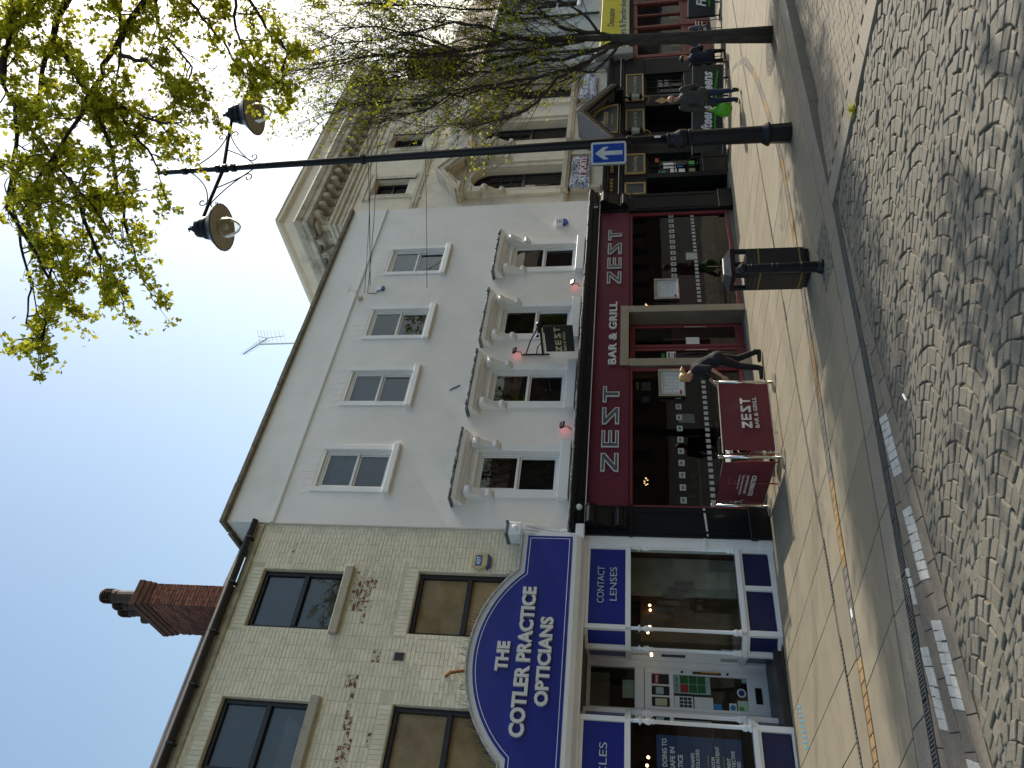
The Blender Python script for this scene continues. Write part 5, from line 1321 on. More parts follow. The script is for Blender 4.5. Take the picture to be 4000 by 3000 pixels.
MB().add([(26.5, D + 1.2, -1), (34, D + 1.2, -1), (34, D + 1.2, 2.6), (26.5, D + 1.2, 2.6)], [(0, 1, 2, 3)]).build('interior', ROOM, pw)
MB().box(33.8, 40, D - .06, D + .2, -1.1, 3.54, .02).build('blue_shopfront', mat('blue_shopfront', (.02, .04, .22), .5), pw)
# unseen terrace added behind the viewer to darken the reflections in the glass
op = thing('reflection_terrace', (20, -32, gz(20)), 'added plain brick terrace behind the viewer, seen only as reflections in glass', 'building')
hs = [(x, x + 1.1, z, z + 1.7) for x in range(-18, 158, 3) for z in (1.0, 4.4, 7.6)]
w = MB()
for (a, b) in ((-20.0, 160.0),):
    t = MB().wall(-b, -a, -1.5, 14.0, 32, [(-h[1], -h[0], h[2], h[3]) for h in hs], .15)
    w.add([(-v[0], -v[1], v[2]) for v in t.v], t.f)
w.add([(-20, -32, 14.0), (160, -32, 14.0), (160, -37, 17), (-20, -37, 17)], [(0, 1, 2, 3)])
w.build('wall', mat('terrace_brick', (.16, .09, .065), .9, .2, 2), op)
gl = MB()
for h in hs: gl.add([(h[0], -32.12, h[2]), (h[1], -32.12, h[2]), (h[1], -32.12, h[3]), (h[0], -32.12, h[3])], [(3, 2, 1, 0)])
gl.build('window_glazing', mat('terrace_glass', (.03, .035, .04), .1), op, kind='stuff')
oe = thing('sky_block_terrace', (112, -10, gz(60)), 'added unseen brick row blocking low bright sky at the street end', 'building')  # added out of view to keep bright low sky off the pub front
MB().box(112, 122, -31, 8, -4, 13, .05).build('wall', MATS['terrace_brick'], oe); MB().prism([(112, 13.01), (122, 13.01), (117, 17)], -31, 8).build('roof', SLATE, oe)
# ------------------------------------------------------------------ street furniture
LX, LY = 11.33, 6.59; LZ_ = gz(LX)
lp = thing('street_lamp', (LX, LY, LZ_), 'tall black twin armed street lamp post with bell shades and octagonal base', 'street lamp')
tilt = lambda z: (-.009 * (z - 3) * (z > 3) * .9, .006 * (z - 3) * (z > 3))
def lt(prof, nm, n=16, smooth=False):
    b = MB()
    for (a, c) in zip(prof, prof[1:]): pass
    b.lathe(prof, LX, LY, LZ_, n)
    return b.build(nm, BLKM, lp, smooth=smooth)
lt([(.165, -.02), (.16, .02), (.150, .30), (.150, .31)], 'base', 8)
lt([(.150, .31), (.185, .33), (.185, .36), (.16, .40), (.138, .44)], 'base_collar', 20)
lt([(.135, .44), (.128, 1.0), (.125, 1.52)], 'lower_column', 20)
lt([(.125, 1.52), (.15, 1.54), (.15, 1.57), (.13, 1.59), (.15, 1.61), (.15, 1.64), (.155, 1.68), (.15, 1.72), (.11, 1.80), (.098, 1.86), (.105, 1.88), (.105, 1.91), (.085, 1.93)], 'collar_moulding', 20)
pts = [(LX + tilt(z)[0], LY + tilt(z)[1], LZ_ + z) for z in (1.9, 3, 5, 7, 9, 10.8)]
MB().tube(pts, [.083, .078, .07, .062, .053, .046], 14).build('column', BLKM, lp, smooth=True)
def ring(z, r, h=.05):
    dx, dy = tilt(z)
    b = MB().lathe([(r * .8, -h), (r, -h * .7), (r, h * .7), (r * .8, h)], LX + dx, LY + dy, LZ_ + z, 14); b.build('band', BLKM, lp)
for z, r in ((7.08, .085), (9.5, .072), (9.66, .075), (9.80, .07), (10.45, .066), (2.52, .1)): ring(z, r)
MB().lathe([(.05, 10.8), (.07, 10.84), (.03, 10.9), (.045, 10.96), (.01, 11.05)], LX + tilt(10.8)[0], LY + tilt(10.8)[1], LZ_, 10).build('finial', BLKM, lp)
ctr = Vector((LX + tilt(9.9)[0], LY + tilt(9.9)[1], LZ_ + 9.70))
e1, e2 = Vector((10.76, 7.14, 10.36)), Vector((11.66, 6.30, 9.50))
ad = Vector((-1.25, .376, 0)).normalized()
WHS = mat('shade_inside', (.42, .36, .24), .5, .1, 5); GLB = glass_mat('lamp_bowl', (.86, .87, .84), 1, 1.45)
LH = {1: Vector((10.72, 7.16, 10.30)), -1: Vector((11.86, 6.10, 10.02))}
for sgn_ in (1, -1):
    tip = ctr + ad * sgn_ * 1.306
    tip[2] = ctr[2] + .13
    MB().tube([ctr + ad * sgn_ * .05, ctr + ad * sgn_ * .65 + Vector((0, 0, .07)), tip], [.032, .03, .028], 10).build('arm', BLKM, lp)
    def scroll(p0, p1, bend, turn):
        P = []
        for k in range(12):
            t = k / 11; q = p0.lerp(p1, t); q = q + Vector((0, 0, bend * math.sin(PI * t))); P.append(q)
        d = (P[-1] - P[-2]).normalized(); up_ = Vector((0, 0, 1)); side = (up_ - d * d.dot(up_)).normalized() * turn
        c = P[-1] + side * .09
        for k in range(1, 15):
            a = k * .42; r = .09 * (1 - k / 19); P.append(c - side * r * math.cos(a) + d * r * math.sin(a))
        MB().tube(P, .011, 5, caps=True).build('scroll', BLKM, lp)
    scroll(Vector((ctr[0], ctr[1], LZ_ + 10.30)) + ad * sgn_ * .05, ctr + ad * sgn_ * .72 + Vector((0, 0, .12)), -.10, 1)
    scroll(Vector((ctr[0], ctr[1], LZ_ + 9.12)) + ad * sgn_ * .06, ctr + ad * sgn_ * .75 + Vector((0, 0, .03)), .06, -1)
    scroll(ctr + ad * sgn_ * .45 + Vector((0, 0, .06)), Vector((ctr[0], ctr[1], LZ_ + 9.22)) + ad * sgn_ * .16, -.03, -1 )
    x, y, z = tip
    L = MB().lathe([(.02, .20), (.035, .14), (.06, .10), (.06, .05), (.15, .02), (.16, -.05), (.15, -.09), (.19, -.12), (.20, -.18), (.19, -.21), (.40, -.42), (.405, -.44), (.39, -.44), (.18, -.24)], x, y, z, 24).build('lantern', BLKM, lp)
    MB().lathe([(.388, -.438), (.18, -.25), (.17, -.25)], x, y, z, 24).build('shade_lining', WHS, L)
    MB().lathe([(.20, -.30), (.205, -.40), (.19, -.50), (.15, -.62), (.09, -.72), (.03, -.765), (.005, -.77)], x, y, z, 20).build('glass_bowl', GLB, L, smooth=True)
    MB().lathe([(.05, -.26), (.06, -.42), (.05, -.52), (.01, -.55)], x, y, z, 10).build('lamp_bulb', mat('frosted_bulb', (.75, .74, .70), .4), L)
    MB().tube([Vector((x, y, z + .16)) - ad * .06, Vector((x, y, z + .2)), Vector((x, y, z + .16)) + ad * .06], .012, 5).build('hook', BLKM, L)
MB().box(LX + .02, LX + .14, LY - .02, LY + .1, LZ_ + 1.93, LZ_ + 2.28, .015).build('fuse_box', mat('grey_box', (.40, .39, .40), .5, .2, 20), lp)
MB().box(LX - .07, LX - .02, LY - .098, LY - .085, LZ_ + 2.02, LZ_ + 2.12, .004).build('sticker', PAPER, lp)
# direction sign bolted to the post: faces up the street towards the viewer
sg = thing('road_sign', (LX - .2, LY - .05, LZ_ + 2.5), 'blue rectangular road sign with white upward arrow fixed to the lamp post', 'sign')
a0 = Vector((11.04, 6.44, 0)); xd = Vector((.36, -.33, 0)).normalized()
cx_ = Vector((10.99, 6.57, LZ_ + 2.85)); nrm = xd.cross(Vector((0, 0, 1)))          # points at the viewer
def sp_(u, v, w): return cx_ + xd * u + Vector((0, 0, v)) + nrm * w
def rrect(hw, hh, r):
    P = []
    for (sx, sy, a) in ((1, 1, 0), (-1, 1, 90), (-1, -1, 180), (1, -1, 270)):
        for k in range(5):
            t = math.radians(a + k * 22.5); P.append((sx * (hw - r) + r * math.cos(t), sy * (hh - r) + r * math.sin(t)))
    return P
def plate(P, w0, w1, nm, m_, par):
    n = len(P); b = MB()
    b.add([sp_(u, v, w0) for u, v in P] + [sp_(u, v, w1) for u, v in P], [tuple(range(n))[::-1], tuple(range(n, 2 * n))] + [(i, (i + 1) % n, n + (i + 1) % n, n + i) for i in range(n)])
    return b.build(nm, m_, par)
plate(rrect(.185, .285, .04), -.06, 0, 'sign_case', mat('sign_case_grey', (.20, .20, .21), .5), sg)
pl = plate(rrect(.18, .28, .04), .0, .006, 'sign_plate', mat('sign_white', (.62, .63, .64), .35), sg)
plate(rrect(.148, .25, .012), .006, .009, 'blue_field', mat('sign_blue', (.012, .06, .36), .3), pl)
plate([(-.034, -.22), (.034, -.22), (.034, .08), (.10, -.005), (.10, .085), (0, .215), (-.10, .085), (-.10, -.005), (-.034, .08)], .009, .011, 'arrow', mat('sign_arrow', (.58, .60, .62), .35), pl)
for v in (-.17, .17):
    b = MB().tube([sp_(.1, v, -.06), Vector((LX, LY, cx_[2] + v))], .02, 6); b.build('clamp', BLKM, sg)
# litter bin
c0 = Vector((8.40, 7.03)); rx = Vector((.40, -.10)).normalized(); rx = Vector((.93, -.36)).normalized(); ry = Vector((-rx[1], rx[0]))
bw, bl_, bz = .50, .42, gz(8.5)
c_r, c_l = Vector((8.80, 6.93)), Vector((8.25, 7.35))
ux = (c_r - c0).normalized(); uy = Vector((-ux[1], ux[0]))
bw, bd = .47, .36
lb = thing('litter_bin', (8.6, 7.25, bz), 'square black litter bin with gold bands and open sides standing by a bollard', 'litter bin')
def bp(u, v, z): p = c0 + ux * u + uy * v; return (p[0], p[1], bz + z)
def bbox(u0, u1, v0, v1, z0, z1, nm, m_, par=lb, ins=0):
    b = MB().box(u0, u1, v0, v1, z0, z1, .006); b.v = [bp(*v) for v in b.v]; return b.build(nm, m_, par)
bbox(.015, bw - .015, .015, bd - .015, 0, .10, 'plinth', BLKM)
bd_ = bbox(0, bw, 0, bd, .06, .84, 'body', mat('bin_black', (.016, .016, .017), .45, .15, 6))
for z in (.11, .66): bbox(-.003, bw + .003, -.003, bd + .003, z, z + .028, 'gold_band', mat('bin_gold', (.24, .15, .025), .5), bd_)
for (u, v) in ((0, 0), (bw - .06, 0), (0, bd - .06), (bw - .06, bd - .06)): bbox(u, u + .06, v, v + .06, .84, 1.03, 'corner_post', BLKM)
bbox(-.006, bw + .006, -.006, bd + .006, 1.0, 1.06, 'rim', BLKM)
cp = MB()
P0 = [bp(-.01, -.01, 1.06), bp(bw + .01, -.01, 1.06), bp(bw + .01, bd + .01, 1.06), bp(-.01, bd + .01, 1.06)]; P1 = [bp(.09, .08, 1.145), bp(bw - .09, .08, 1.145), bp(bw - .09, bd - .08, 1.145), bp(.09, bd - .08, 1.145)]
P2 = [bp(.13, .11, 1.15), bp(bw - .13, .11, 1.15), bp(bw - .13, bd - .11, 1.15), bp(.13, bd - .11, 1.15)]
cp.add(P0 + P1, [(0, 1, 5, 4), (1, 2, 6, 5), (2, 3, 7, 6), (3, 0, 4, 7), (3, 2, 1, 0), (4, 5, 6, 7)]); cp.build('hood', mat('bin_hood', (.03, .032, .036), .3), lb)
tp = MB(); 
tp.add([bp(.09, .08, 1.147), bp(bw - .09, .08, 1.147), bp(bw - .09, bd - .08, 1.147), bp(.09, bd - .08, 1.147), bp(.11, .10, 1.158), bp(bw - .11, .10, 1.158), bp(bw - .11, bd - .10, 1.158), bp(.11, bd - .10, 1.158)], [(4, 5, 6, 7), (0, 1, 5, 4), (1, 2, 6, 5), (2, 3, 7, 6), (3, 0, 4, 7)])
tp.build('stubbing_plate', CHROME, lb)
X3 = lambda v: Vector((v[0], v[1], 0))
LTX = mat('faded_gilt', (.12, .10, .07), .6)
for (s_, u, z, wd) in (('LITTER &', .10, .775, .2), ('DOG WASTE', .07, .715, .30)):
    text('lettering', s_, Vector(bp(u, -.004, z)), .032, LTX, bd_, w=wd, xd=X3(ux), ext=.001)
    text('lettering', s_, Vector(bp(-.004, bd - u + .02, z)), .032, LTX, bd_, w=wd, xd=X3(-uy), ext=.001)
# bollard
bx, by = 7.94, 6.53
bo = thing('bollard', (bx, by, gz(bx)), 'round black cast iron bollard with ringed shaft in front of the litter bin', 'bollard')
MB().lathe([(.085, -.02), (.095, .0), (.095, .03), (.082, .06), (.075, .08)], bx, by, gz(bx), 20).build('foot', BLKM, bo)
MB().lathe([(.072, .08), (.070, .24), (.075, .25), (.075, .265), (.064, .28), (.062, .54), (.070, .55), (.070, .565), (.062, .575), (.062, .60), (.069, .61), (.069, .625), (.060, .64), (.058, .86), (.066, .87), (.066, .885), (.056, .90)], bx, by, gz(bx), 20).build('shaft', BLKM, bo)
MB().lathe([(.056, .90), (.062, .92), (.055, .94), (.075, .96), (.08, .99), (.076, 1.01), (.05, 1.035), (.03, 1.05), (.028, 1.06), (.01, 1.07)], bx, by, gz(bx), 20).build('cap', BLKM, bo)
# bar's barrier: three chrome posts with two canvas panels
PR, PM, PLf = (9.30, 10.21), (7.73, 10.31), (7.86, 11.945)
def post(p, label):
    x, y = p; z = gz(x)
    t = thing('barrier_post', (x, y, z), label, 'barrier post', "chrome barrier posts outside the bar")
    MB().lathe([(.175, 0), (.18, .01), (.178, .022), (.12, .035), (.04, .045)], x, y, z, 24).build('base', mat('steel_base', (.55, .51, .42), .35, .1, 8, metal=.8), t)
    MB().lathe([(.025, .03), (.025, .985)], x, y, z, 14).build('pole', CHROME, t, smooth=True)
    MB().lathe([(.034, .985), (.036, .99), (.036, 1.03), (.03, 1.04)], x, y, z, 14).build('cap', CHROME, t)
    for zz in (.12, .95): MB().lathe([(.025, zz), (.034, zz + .005), (.034, zz + .02), (.025, zz + .025)], x, y, z, 14).build('ring', CHROME, t)
    return t
post(PR, 'chrome barrier post beside the stooping woman'); post(PM, 'chrome barrier post at the corner between the two maroon panels'); post(PLf, 'chrome barrier post nearest the optician shop, by the black pilaster')
def panel(pa, pb, z0, z1, label, nm, m_, sag=.02):
    a, b = Vector((*pa, 0)), Vector((*pb, 0)); d = (b - a); L = d.length; d.normalize(); nn = Vector((d[1], -d[0], 0))
    t = thing(nm, ((a[0] + b[0]) / 2, (a[1] + b[1]) / 2, gz(a[0])), label, 'barrier panel')
    q = MB(); nx, nz = 18, 9
    P = lambda u, v: a + d * (u * L) + Vector((0, 0, z0 + (z1 - z0) * v + gz(a[0] + d[0] * u * L))) + nn * (sag * math.sin(PI * u) * math.sin(PI * v) + .006 * math.sin(u * 17 + v * 5) * (1 - abs(2 * v - 1)))
    for i in range(nx + 1):
        for k in range(nz + 1): q.v.append(P(i / nx, k / nz))
    for i in range(nx):
        for k in range(nz): q.f.append((i * (nz + 1) + k, (i + 1) * (nz + 1) + k, (i + 1) * (nz + 1) + k + 1, i * (nz + 1) + k + 1))
    c_ = q.build('canvas', m_, t, smooth=True)
    for v in (0, 1): MB().tube([P(0, v) - d * .06, P(.5, v), P(1, v) + d * .06], .013, 8).build('rail', CHROME if m_ is BANNER else mat('dull_rail', (.3, .3, .29), .4, metal=.6), t)
    return t, P, d, nn
zp, P, d, nn = panel((7.82, 10.25), (9.25, 10.20), .12, .965, 'maroon canvas barrier panel printed with the bar logo, facing the street', 'canvas_barrier', BANNER)
for i, ch_ in enumerate('ZEST'):
    u0 = .30 + i * .118
    b = MB()
    for e in (0, 1): pass
    poly = [(u0 + a_ * .108, .40 + c_ * .20) for a_, c_ in LZ[ch_]]; n = len(poly)
    off = nn * .031
    b.add([P(u, v) + off for u, v in poly] + [P(u, v) + off - nn * .003 for u, v in poly], [tuple(range(n)), tuple(range(2 * n - 1, n - 1, -1))])
    b.build('letter', mat('banner_white_print', (.62, .60, .58), .6), zp)
text('lettering', 'BAR & GRILL', P(.30, .265) + nn * .032, .066, MATS['banner_white_print'], zp, w=.66, xd=d, bold=.02)
z2, P, d, nn = panel((7.68, 10.38), (7.88, 11.88), .13, .965, 'maroon canvas barrier panel hung upside down, turned towards the optician shop', 'canvas_barrier', BANNER, sag=-.06)
cx = Vector((.0, .0, 0))
tdir = d; ydir = Vector((0, 0, -1)); nv = tdir.cross(ydir)
def upside(s_, u, v, h, w, bold=0): text('lettering', s_, P(u, v) + nv * .075, h, MATS['banner_white_print'], z2, w=w, xd=tdir, yd=ydir, bold=bold)
upside('CELEBRATE', .17, .40, .075, .74, .03); upside('your birthday in style!', .17, .50, .05, .66); upside('Enjoy a 3 course meal and drinks', .17, .585, .036, .70); upside('bookings at the bar', .17, .65, .025, .5)
for k, (u, v) in enumerate(((.76, .47), (.80, .56))):
    b = MB()
    for (aa, bb) in (((0, 0), (.05, .08)), ((.05, .08), (.10, 0)), ((.05, .08), (.05, .15)), ((.02, .15), (.08, .15))):
        b.tube([P(u + aa[0], v + aa[1]) + nv * .078, P(u + bb[0], v + bb[1]) + nv * .078], .004, 4)
    b.build('glass_drawing', MATS['banner_white_print'], z2)
# tables and chairs behind the barrier and, dark, behind the pub's barriers
PT = mat('pale_table_top', (.42, .47, .44), .35, .06, 4)
table(8.35, 11.35, PT, PT, .36, 'pale round cafe table behind the two maroon barrier panels', 'cafe tables outside the bar', .76)
table(9.95, 11.45, PT, PT, .30, 'pale round cafe table beside the stooping woman', 'cafe tables outside the bar', .70)
RC = mat('red_chair_frame', (.30, .05, .05), .4)
chair(8.5, 10.75, .4, CHROME, 'chrome framed cafe chair seen through the gap between the barrier panels', 'cafe chairs outside the bar')
chair(8.0, 11.0, 2.2, RC, 'red framed cafe chair tucked behind the upside down panel', 'cafe chairs outside the bar')
chair(9.0, 11.2, -1.2, CHROME, 'chrome framed cafe chair behind the printed maroon panel', 'cafe chairs outside the bar')
# pub barriers
def pubpost(x, y, label):
    z = gz(x); t = thing('barrier_post', (x, y, z), label, 'barrier post', 'black barrier posts outside the pub')
    MB().lathe([(.2, 0), (.2, .012), (.06, .03)], x, y, z, 18).build('base', BLKM, t); MB().lathe([(.022, .02), (.022, 1.02)], x, y, z, 10).build('pole', BLKM, t); MB().lathe([(.03, 1.02), (.025, 1.06)], x, y, z, 10).build('cap', BLKM, t)
GRN2 = mat('green_swoosh', (.03, .30, .03), .6)
def fifteens(pa, pb, label, u0, w):
    t, P, d, nn = panel(pa, pb, .14, .99, label, 'canvas_barrier', BANBLK, .03)
    text('lettering', 'Fifteens', P(u0, .36) + nn * .05, .30, TXTW, t, w=w, xd=d, shear=.35, bold=.03)
    L = (Vector(pb) - Vector(pa)).length
    b = MB(); N = 12
    for k in range(N):
        u, v = u0 + (w / L) * k / N, u0 + (w / L) * (k + 1) / N
        y = lambda q: .22 + .05 * math.sin((q - u0) * 5)
        b.add([P(u, y(u) - .04 - .02 * math.sin(k)) + nn * .05, P(v, y(v) - .04) + nn * .05, P(v, y(v) + .03) + nn * .05, P(u, y(u) + .03) + nn * .05], [(0, 1, 2, 3)])
    b.build('green_swoosh', GRN2, t)
    for k in range(2):
        u = .3 + .4 * k; p = P(u, 0); MB().box(p[0] - .02, p[0] + .02, p[1] - .02, p[1] + .02, gz(p[0]), p[2]).build('foot', BLKM, t)
    return t
pubpost(21.65, 10.25, 'black barrier post by the kerbside corner of the pub seating'); pubpost(19.6, 12.0, 'black barrier post against the pub wall near the posters window'); pubpost(25.62, 10.58, 'black barrier post farthest along the pub seating')
fifteens((19.75, 11.95), (20.95, 10.98), 'black canvas barrier panel with white script, left of the man with the green bag', .25, .95)
fifteens((20.65, 11.15), (21.60, 10.30), 'black canvas barrier panel with white script, right behind the walking man', .10, .95)
fifteens((25.60, 10.62), (26.9, 9.6), 'black canvas barrier panel with white script at the far end of the seating', .2, 1.1)
for k, (x, y, r) in enumerate(((22.6, 10.9, 1.2), (23.6, 11.3, -2.0), (24.4, 10.5, 2.6), (22.2, 11.7, .3))):
    chair(x, y, r, BLKM, ('black outdoor chair behind the tree trunk', 'black outdoor chair beside the pub window', 'black outdoor chair at the far table', 'black outdoor chair near the pub entrance')[k], 'black chairs outside the pub')
table(23.1, 10.6, BLKM, BLKM, .4, 'black outdoor table behind the slim tree trunk', 'black tables outside the pub'); table(25.0, 11.0, BLKM, BLKM, .4, 'black outdoor table near the far barrier panel', 'black tables outside the pub')
# planter of the pub by the second doorway lies in shade: a clear vase on the table
# ------------------------------------------------------------------ things fixed to the white building
hs_ = thing('hanging_sign', (12.0, D, 4.45), 'black hanging pub style sign on scrolled iron bracket between the hooded windows', 'sign')
xs_ = 12.0
b = MB().tube([(xs_, D - .02, 4.45), (xs_, D - .98, 4.43)], .028, 8).tube([(xs_, D - .03, 4.95), (xs_, D - .03, 4.3)], .022, 8).tube([(xs_, D - .03, 4.85), (xs_, D - .5, 4.68), (xs_, D - .92, 4.46)], .016, 6).tube([(xs_, D - .03, 4.6), (xs_, D - .25, 4.56), (xs_, D - .42, 4.45)], .013, 6)
b.lathe([(.05, -.03), (.055, 0), (.05, .03)], xs_, D - .97, 4.46, 10, (1, 0, 0)); b.lathe([(.035, -.02), (.035, .02)], xs_, D - .62, 4.52, 10, (1, 0, 0))
b.build('bracket', BLKM, hs_)
MB().box(xs_ - .02, xs_ + .02, D - .93, D - .13, 3.72, 4.36, .01).build('sign_board', mat('sign_board_black', (.012, .013, .014), .4), hs_)
MB().tube([(xs_ - .04, D - .1, 4.40), (xs_ - .04, D - .9, 4.385)], .016, 6).build('light_tube', mat('cream_tube', (.55, .52, .30), .4), hs_)
n = 4
for i, ch_ in enumerate('ZES'):
    b = MB(); poly = [((D - .16 - (i * .2 + a_ * .17)), 4.0 + c_ * .14) for a_, c_ in LZ[ch_]]
    if i == 2: poly = [(D - .16 - .40, 4.0), (D - .16 - .40, 4.14), (D - .16 - .44, 4.14), (D - .16 - .44, 4.0)] 
    k = len(poly); b.add([(xs_ - .026, p, q) for p, q in poly] + [(xs_ - .0205, p, q) for p, q in poly], [tuple(range(k)), tuple(range(2 * k - 1, k - 1, -1))] + [(j, (j + 1) % k, k + (j + 1) % k, k + j) for j in range(k)])
    if i < 2: b.build('letter', GTX, hs_)
b = MB(); poly = [((D - .16 - (2 * .2 + a_ * .17)), 4.0 + c_ * .14) for a_, c_ in LZ['S']]; k = len(poly)
b.add([(xs_ - .026, p, q) for p, q in poly] + [(xs_ - .0205, p, q) for p, q in poly], [tuple(range(k)), tuple(range(2 * k - 1, k - 1, -1))]); b.build('letter', GTX, hs_)
b = MB(); poly = [((D - .16 - (3 * .2 + a_ * .15)), 4.0 + c_ * .14) for a_, c_ in LZ['T']]; k = len(poly)
b.add([(xs_ - .026, p, q) for p, q in poly] + [(xs_ - .0205, p, q) for p, q in poly], [tuple(range(k)), tuple(range(2 * k - 1, k - 1, -1))]); b.build('letter', GTX, hs_)
text('lettering', 'BAR & GRILL', (xs_ - .024, D - .17, 3.90), .06, GTX, hs_, w=.6, xd=(0, -1, 0), bold=.02)
REDL = emit_mat('red_led', (1, .04, .08), 3)
for (x, z, lab) in ((9.80, 3.78, 'small red floodlight on the bar cornice below the left hooded windows'), (14.32, 3.80, 'small red floodlight on the bar cornice near the right hooded window'), (11.98, 5.0, 'small red floodlight on top of the hanging sign bracket')):
    f = thing('floodlight', (x, D - .1, z), lab, 'floodlight', 'red floodlights on the white wall')
    MB().tube([(x, D - .05, z - .08), (x, D - .14, z - .04), (x, D - .15, z + .03)], .018, 6).build('arm', mat('cream_arm', (.45, .40, .28), .5), f)
    b = MB().box(-.075, .075, -.035, .02, -.055, .055, .01); R3 = Matrix.Rotation(math.radians(-35), 3, 'X'); b.v = [tuple(R3 @ Vector(v) + Vector((x + .02, D - .17, z + .085))) for v in b.v]; b.build('housing', BLKM, f)
    b = MB().box(-.055, .055, .022, .026, -.04, .04); b.v = [tuple(R3 @ Vector(v) + Vector((x + .02, D - .17, z + .085))) for v in b.v]; b.build('lens', REDL, f)
for (x, nm) in ((7.80, 'white security dome camera on the bar cornice above the left pilaster'), (17.42, 'white security dome camera on the bar cornice above the right pilaster')):
    t = thing('dome_camera', (x, D - .24, 3.42), nm, 'camera', 'dome cameras on the bar cornice')
    MB().lathe([(.055, 0), (.06, .01), (.06, .04), (.05, .05)], x, D - .2, 3.42, 16, (0, -1, 0)).build('mount', SHOPW, t); MB().ell((x, D - .26, 3.42), (.045, .04, .045), 14, 8).build('dome', SHOPW if x < 10 else mat('smoked_dome', (.02, .02, .02), .1), t, smooth=True)
al = thing('alarm_box', (17.02, D, 4.33), 'white and blue burglar alarm box at the right end of the white wall', 'alarm box')
MB().prism([(16.88, 4.49), (17.17, 4.49), (17.19, 4.40), (17.16, 4.30), (16.89, 4.30), (16.86, 4.40)], D - .075, D).build('cover', SHOPW, al); MB().prism([(16.89, 4.298), (17.16, 4.298), (17.12, 4.21), (17.03, 4.16), (16.93, 4.21)], D - .07, D).build('lens', mat('alarm_blue', (.02, .05, .42), .3), al)
for z in (4.44, 4.38, 4.34): MB().box(16.94, 17.11, D - .079, D - .074, z, z + .018).build('print', mat('alarm_print', (.03, .06, .2), .5), al)
al2 = thing('alarm_box', (6.72, E2, 5.18), 'yellowed six sided alarm box on the cream brick wall above the blue shop sign', 'alarm box')
hx = [(6.72 + .175 * math.cos(math.radians(a)), 5.20 + .165 * math.sin(math.radians(a))) for a in range(0, 360, 60)]
MB().prism(hx, E2 - .09, E2).build('cover', mat('yellowed_plastic', (.55, .46, .24), .5, .1, 6), al2)
MB().prism([(6.57, 5.07), (6.87, 5.07), (6.82, 5.0), (6.62, 5.0)], E2 - .085, E2 - .005).build('strobe', mat('strobe_navy', (.04, .06, .16), .4), al2)
MB().box(6.62, 6.83, E2 - .096, E2 - .09, 5.16, 5.28, .002).build('badge', mat('badge_blue', (.03, .12, .36), .5), al2)
text('lettering', 'ADT', (6.645, E2 - .098, 5.185), .07, PAPER, al2, w=.16, bold=.02)
v = thing('telecom_box', (14.45, D, 8.95), 'small blue and white telecom terminal box at the cable ends', 'terminal box')
MB().box(14.40, 14.54, D - .05, D, 8.86, 9.0, .01).build('cover', SHOPW, v); MB().box(14.40, 14.54, D - .06, D, 8.79, 8.858, .01).build('plug_row', mat('plug_blue', (.02, .05, .25), .4), v)
wa = thing('wall_aerial', (14.1, D, 9.5), 'thin grey wall aerial beside the string course of the white building', 'aerial')
MB().tube([(14.1, D, 9.37), (14.1, D - .28, 9.4), (14.1, D - .3, 9.6)], .012, 5).build('mast', SILVER, wa); MB().tube([(13.93, D - .3, 9.58), (14.33, D - .3, 9.57)], .012, 5).build('rod', SILVER, wa)
MB().box(14.05, 14.17, D - .06, D, 9.3, 9.4, .01).build('junction_box', mat('putty_box', (.45, .42, .34), .7), wa)
# cables from the house fronts to a pole out of sight
KB = mat('cable_black', (.02, .02, .022), .6)
def cable(p0, p1, sag, r, label):
    a, b = Vector(p0), Vector(p1)
    o = MB().tube([a.lerp(b, k / 16) - Vector((0, 0, sag * 4 * (k / 16) * (1 - k / 16))) for k in range(17)], r, 5).build('overhead_cable', KB)
    return tag(o, label, 'cable', 'overhead cables')
Aq = (30, 4.2, 10.6)
cable((14.60, D - .03, 9.2), (27, 3.8, 10.9), .25, .011, 'black overhead cable ending highest on the white wall')
cable((14.30, D - .03, 9.28), (27, 4.2, 10.7), .42, .008, 'thin black overhead cable ending by the wall aerial')
cable((14.32, D - .03, 9.2), (27, 4.0, 10.8), .60, .009, 'slack overhead cable drooping to the telecom box')
cable((14.44, D - .03, 7.64), (27, 3.6, 9.0), .22, .008, 'black overhead cable ending between the top and hooded windows')
MB().tube([(14.30, D - .03, 9.2), (14.27, D - .03, 9.0), (14.45, D - .03, 8.85)], .01, 5).build('lead_in', KB, v)
ta = thing('tv_aerial', (13.75, D + 1.2, 10.5), 'television aerial on thin mast above the white building roof', 'aerial')
MB().tube([(13.76, D + 1.2, 10.45), (13.72, D + 1.2, 12.52)], .022, 6).build('mast', SILVER, ta)
A0, A1 = Vector((13.15, D + 1.0, 12.66)), Vector((14.10, D + 1.35, 12.44))
ax = (A1 - A0).normalized(); px_ = Vector((0, 0, 1)).cross(ax).normalized()
MB().tube([A0, A1], .012, 5).build('boom', BLKM, ta)
for k in range(14):
    q = A0.lerp(A1, k / 15); h = .10 + .006 * k
    MB().tube([q - Vector((0, 0, h)) - ax * .03, q + Vector((0, 0, h)) + ax * .03], .006, 4).build('element', SILVER, ta)
for k in range(8):
    t = (k - 3.5) / 7; q = A1 + Vector((0, 0, t * .75)) + ax * (.02 + .14 * abs(t)); MB().tube([q - px_ * .20 + ax * .1, q + px_ * .20 + ax * .1], .006, 4).build('reflector_rod', SILVER, ta)
MB().tube([A1 - Vector((0, 0, .38)) + ax * .16, A1 + ax * .02, A1 + Vector((0, 0, .38)) + ax * .16], .01, 4).build('reflector_frame', SILVER, ta)
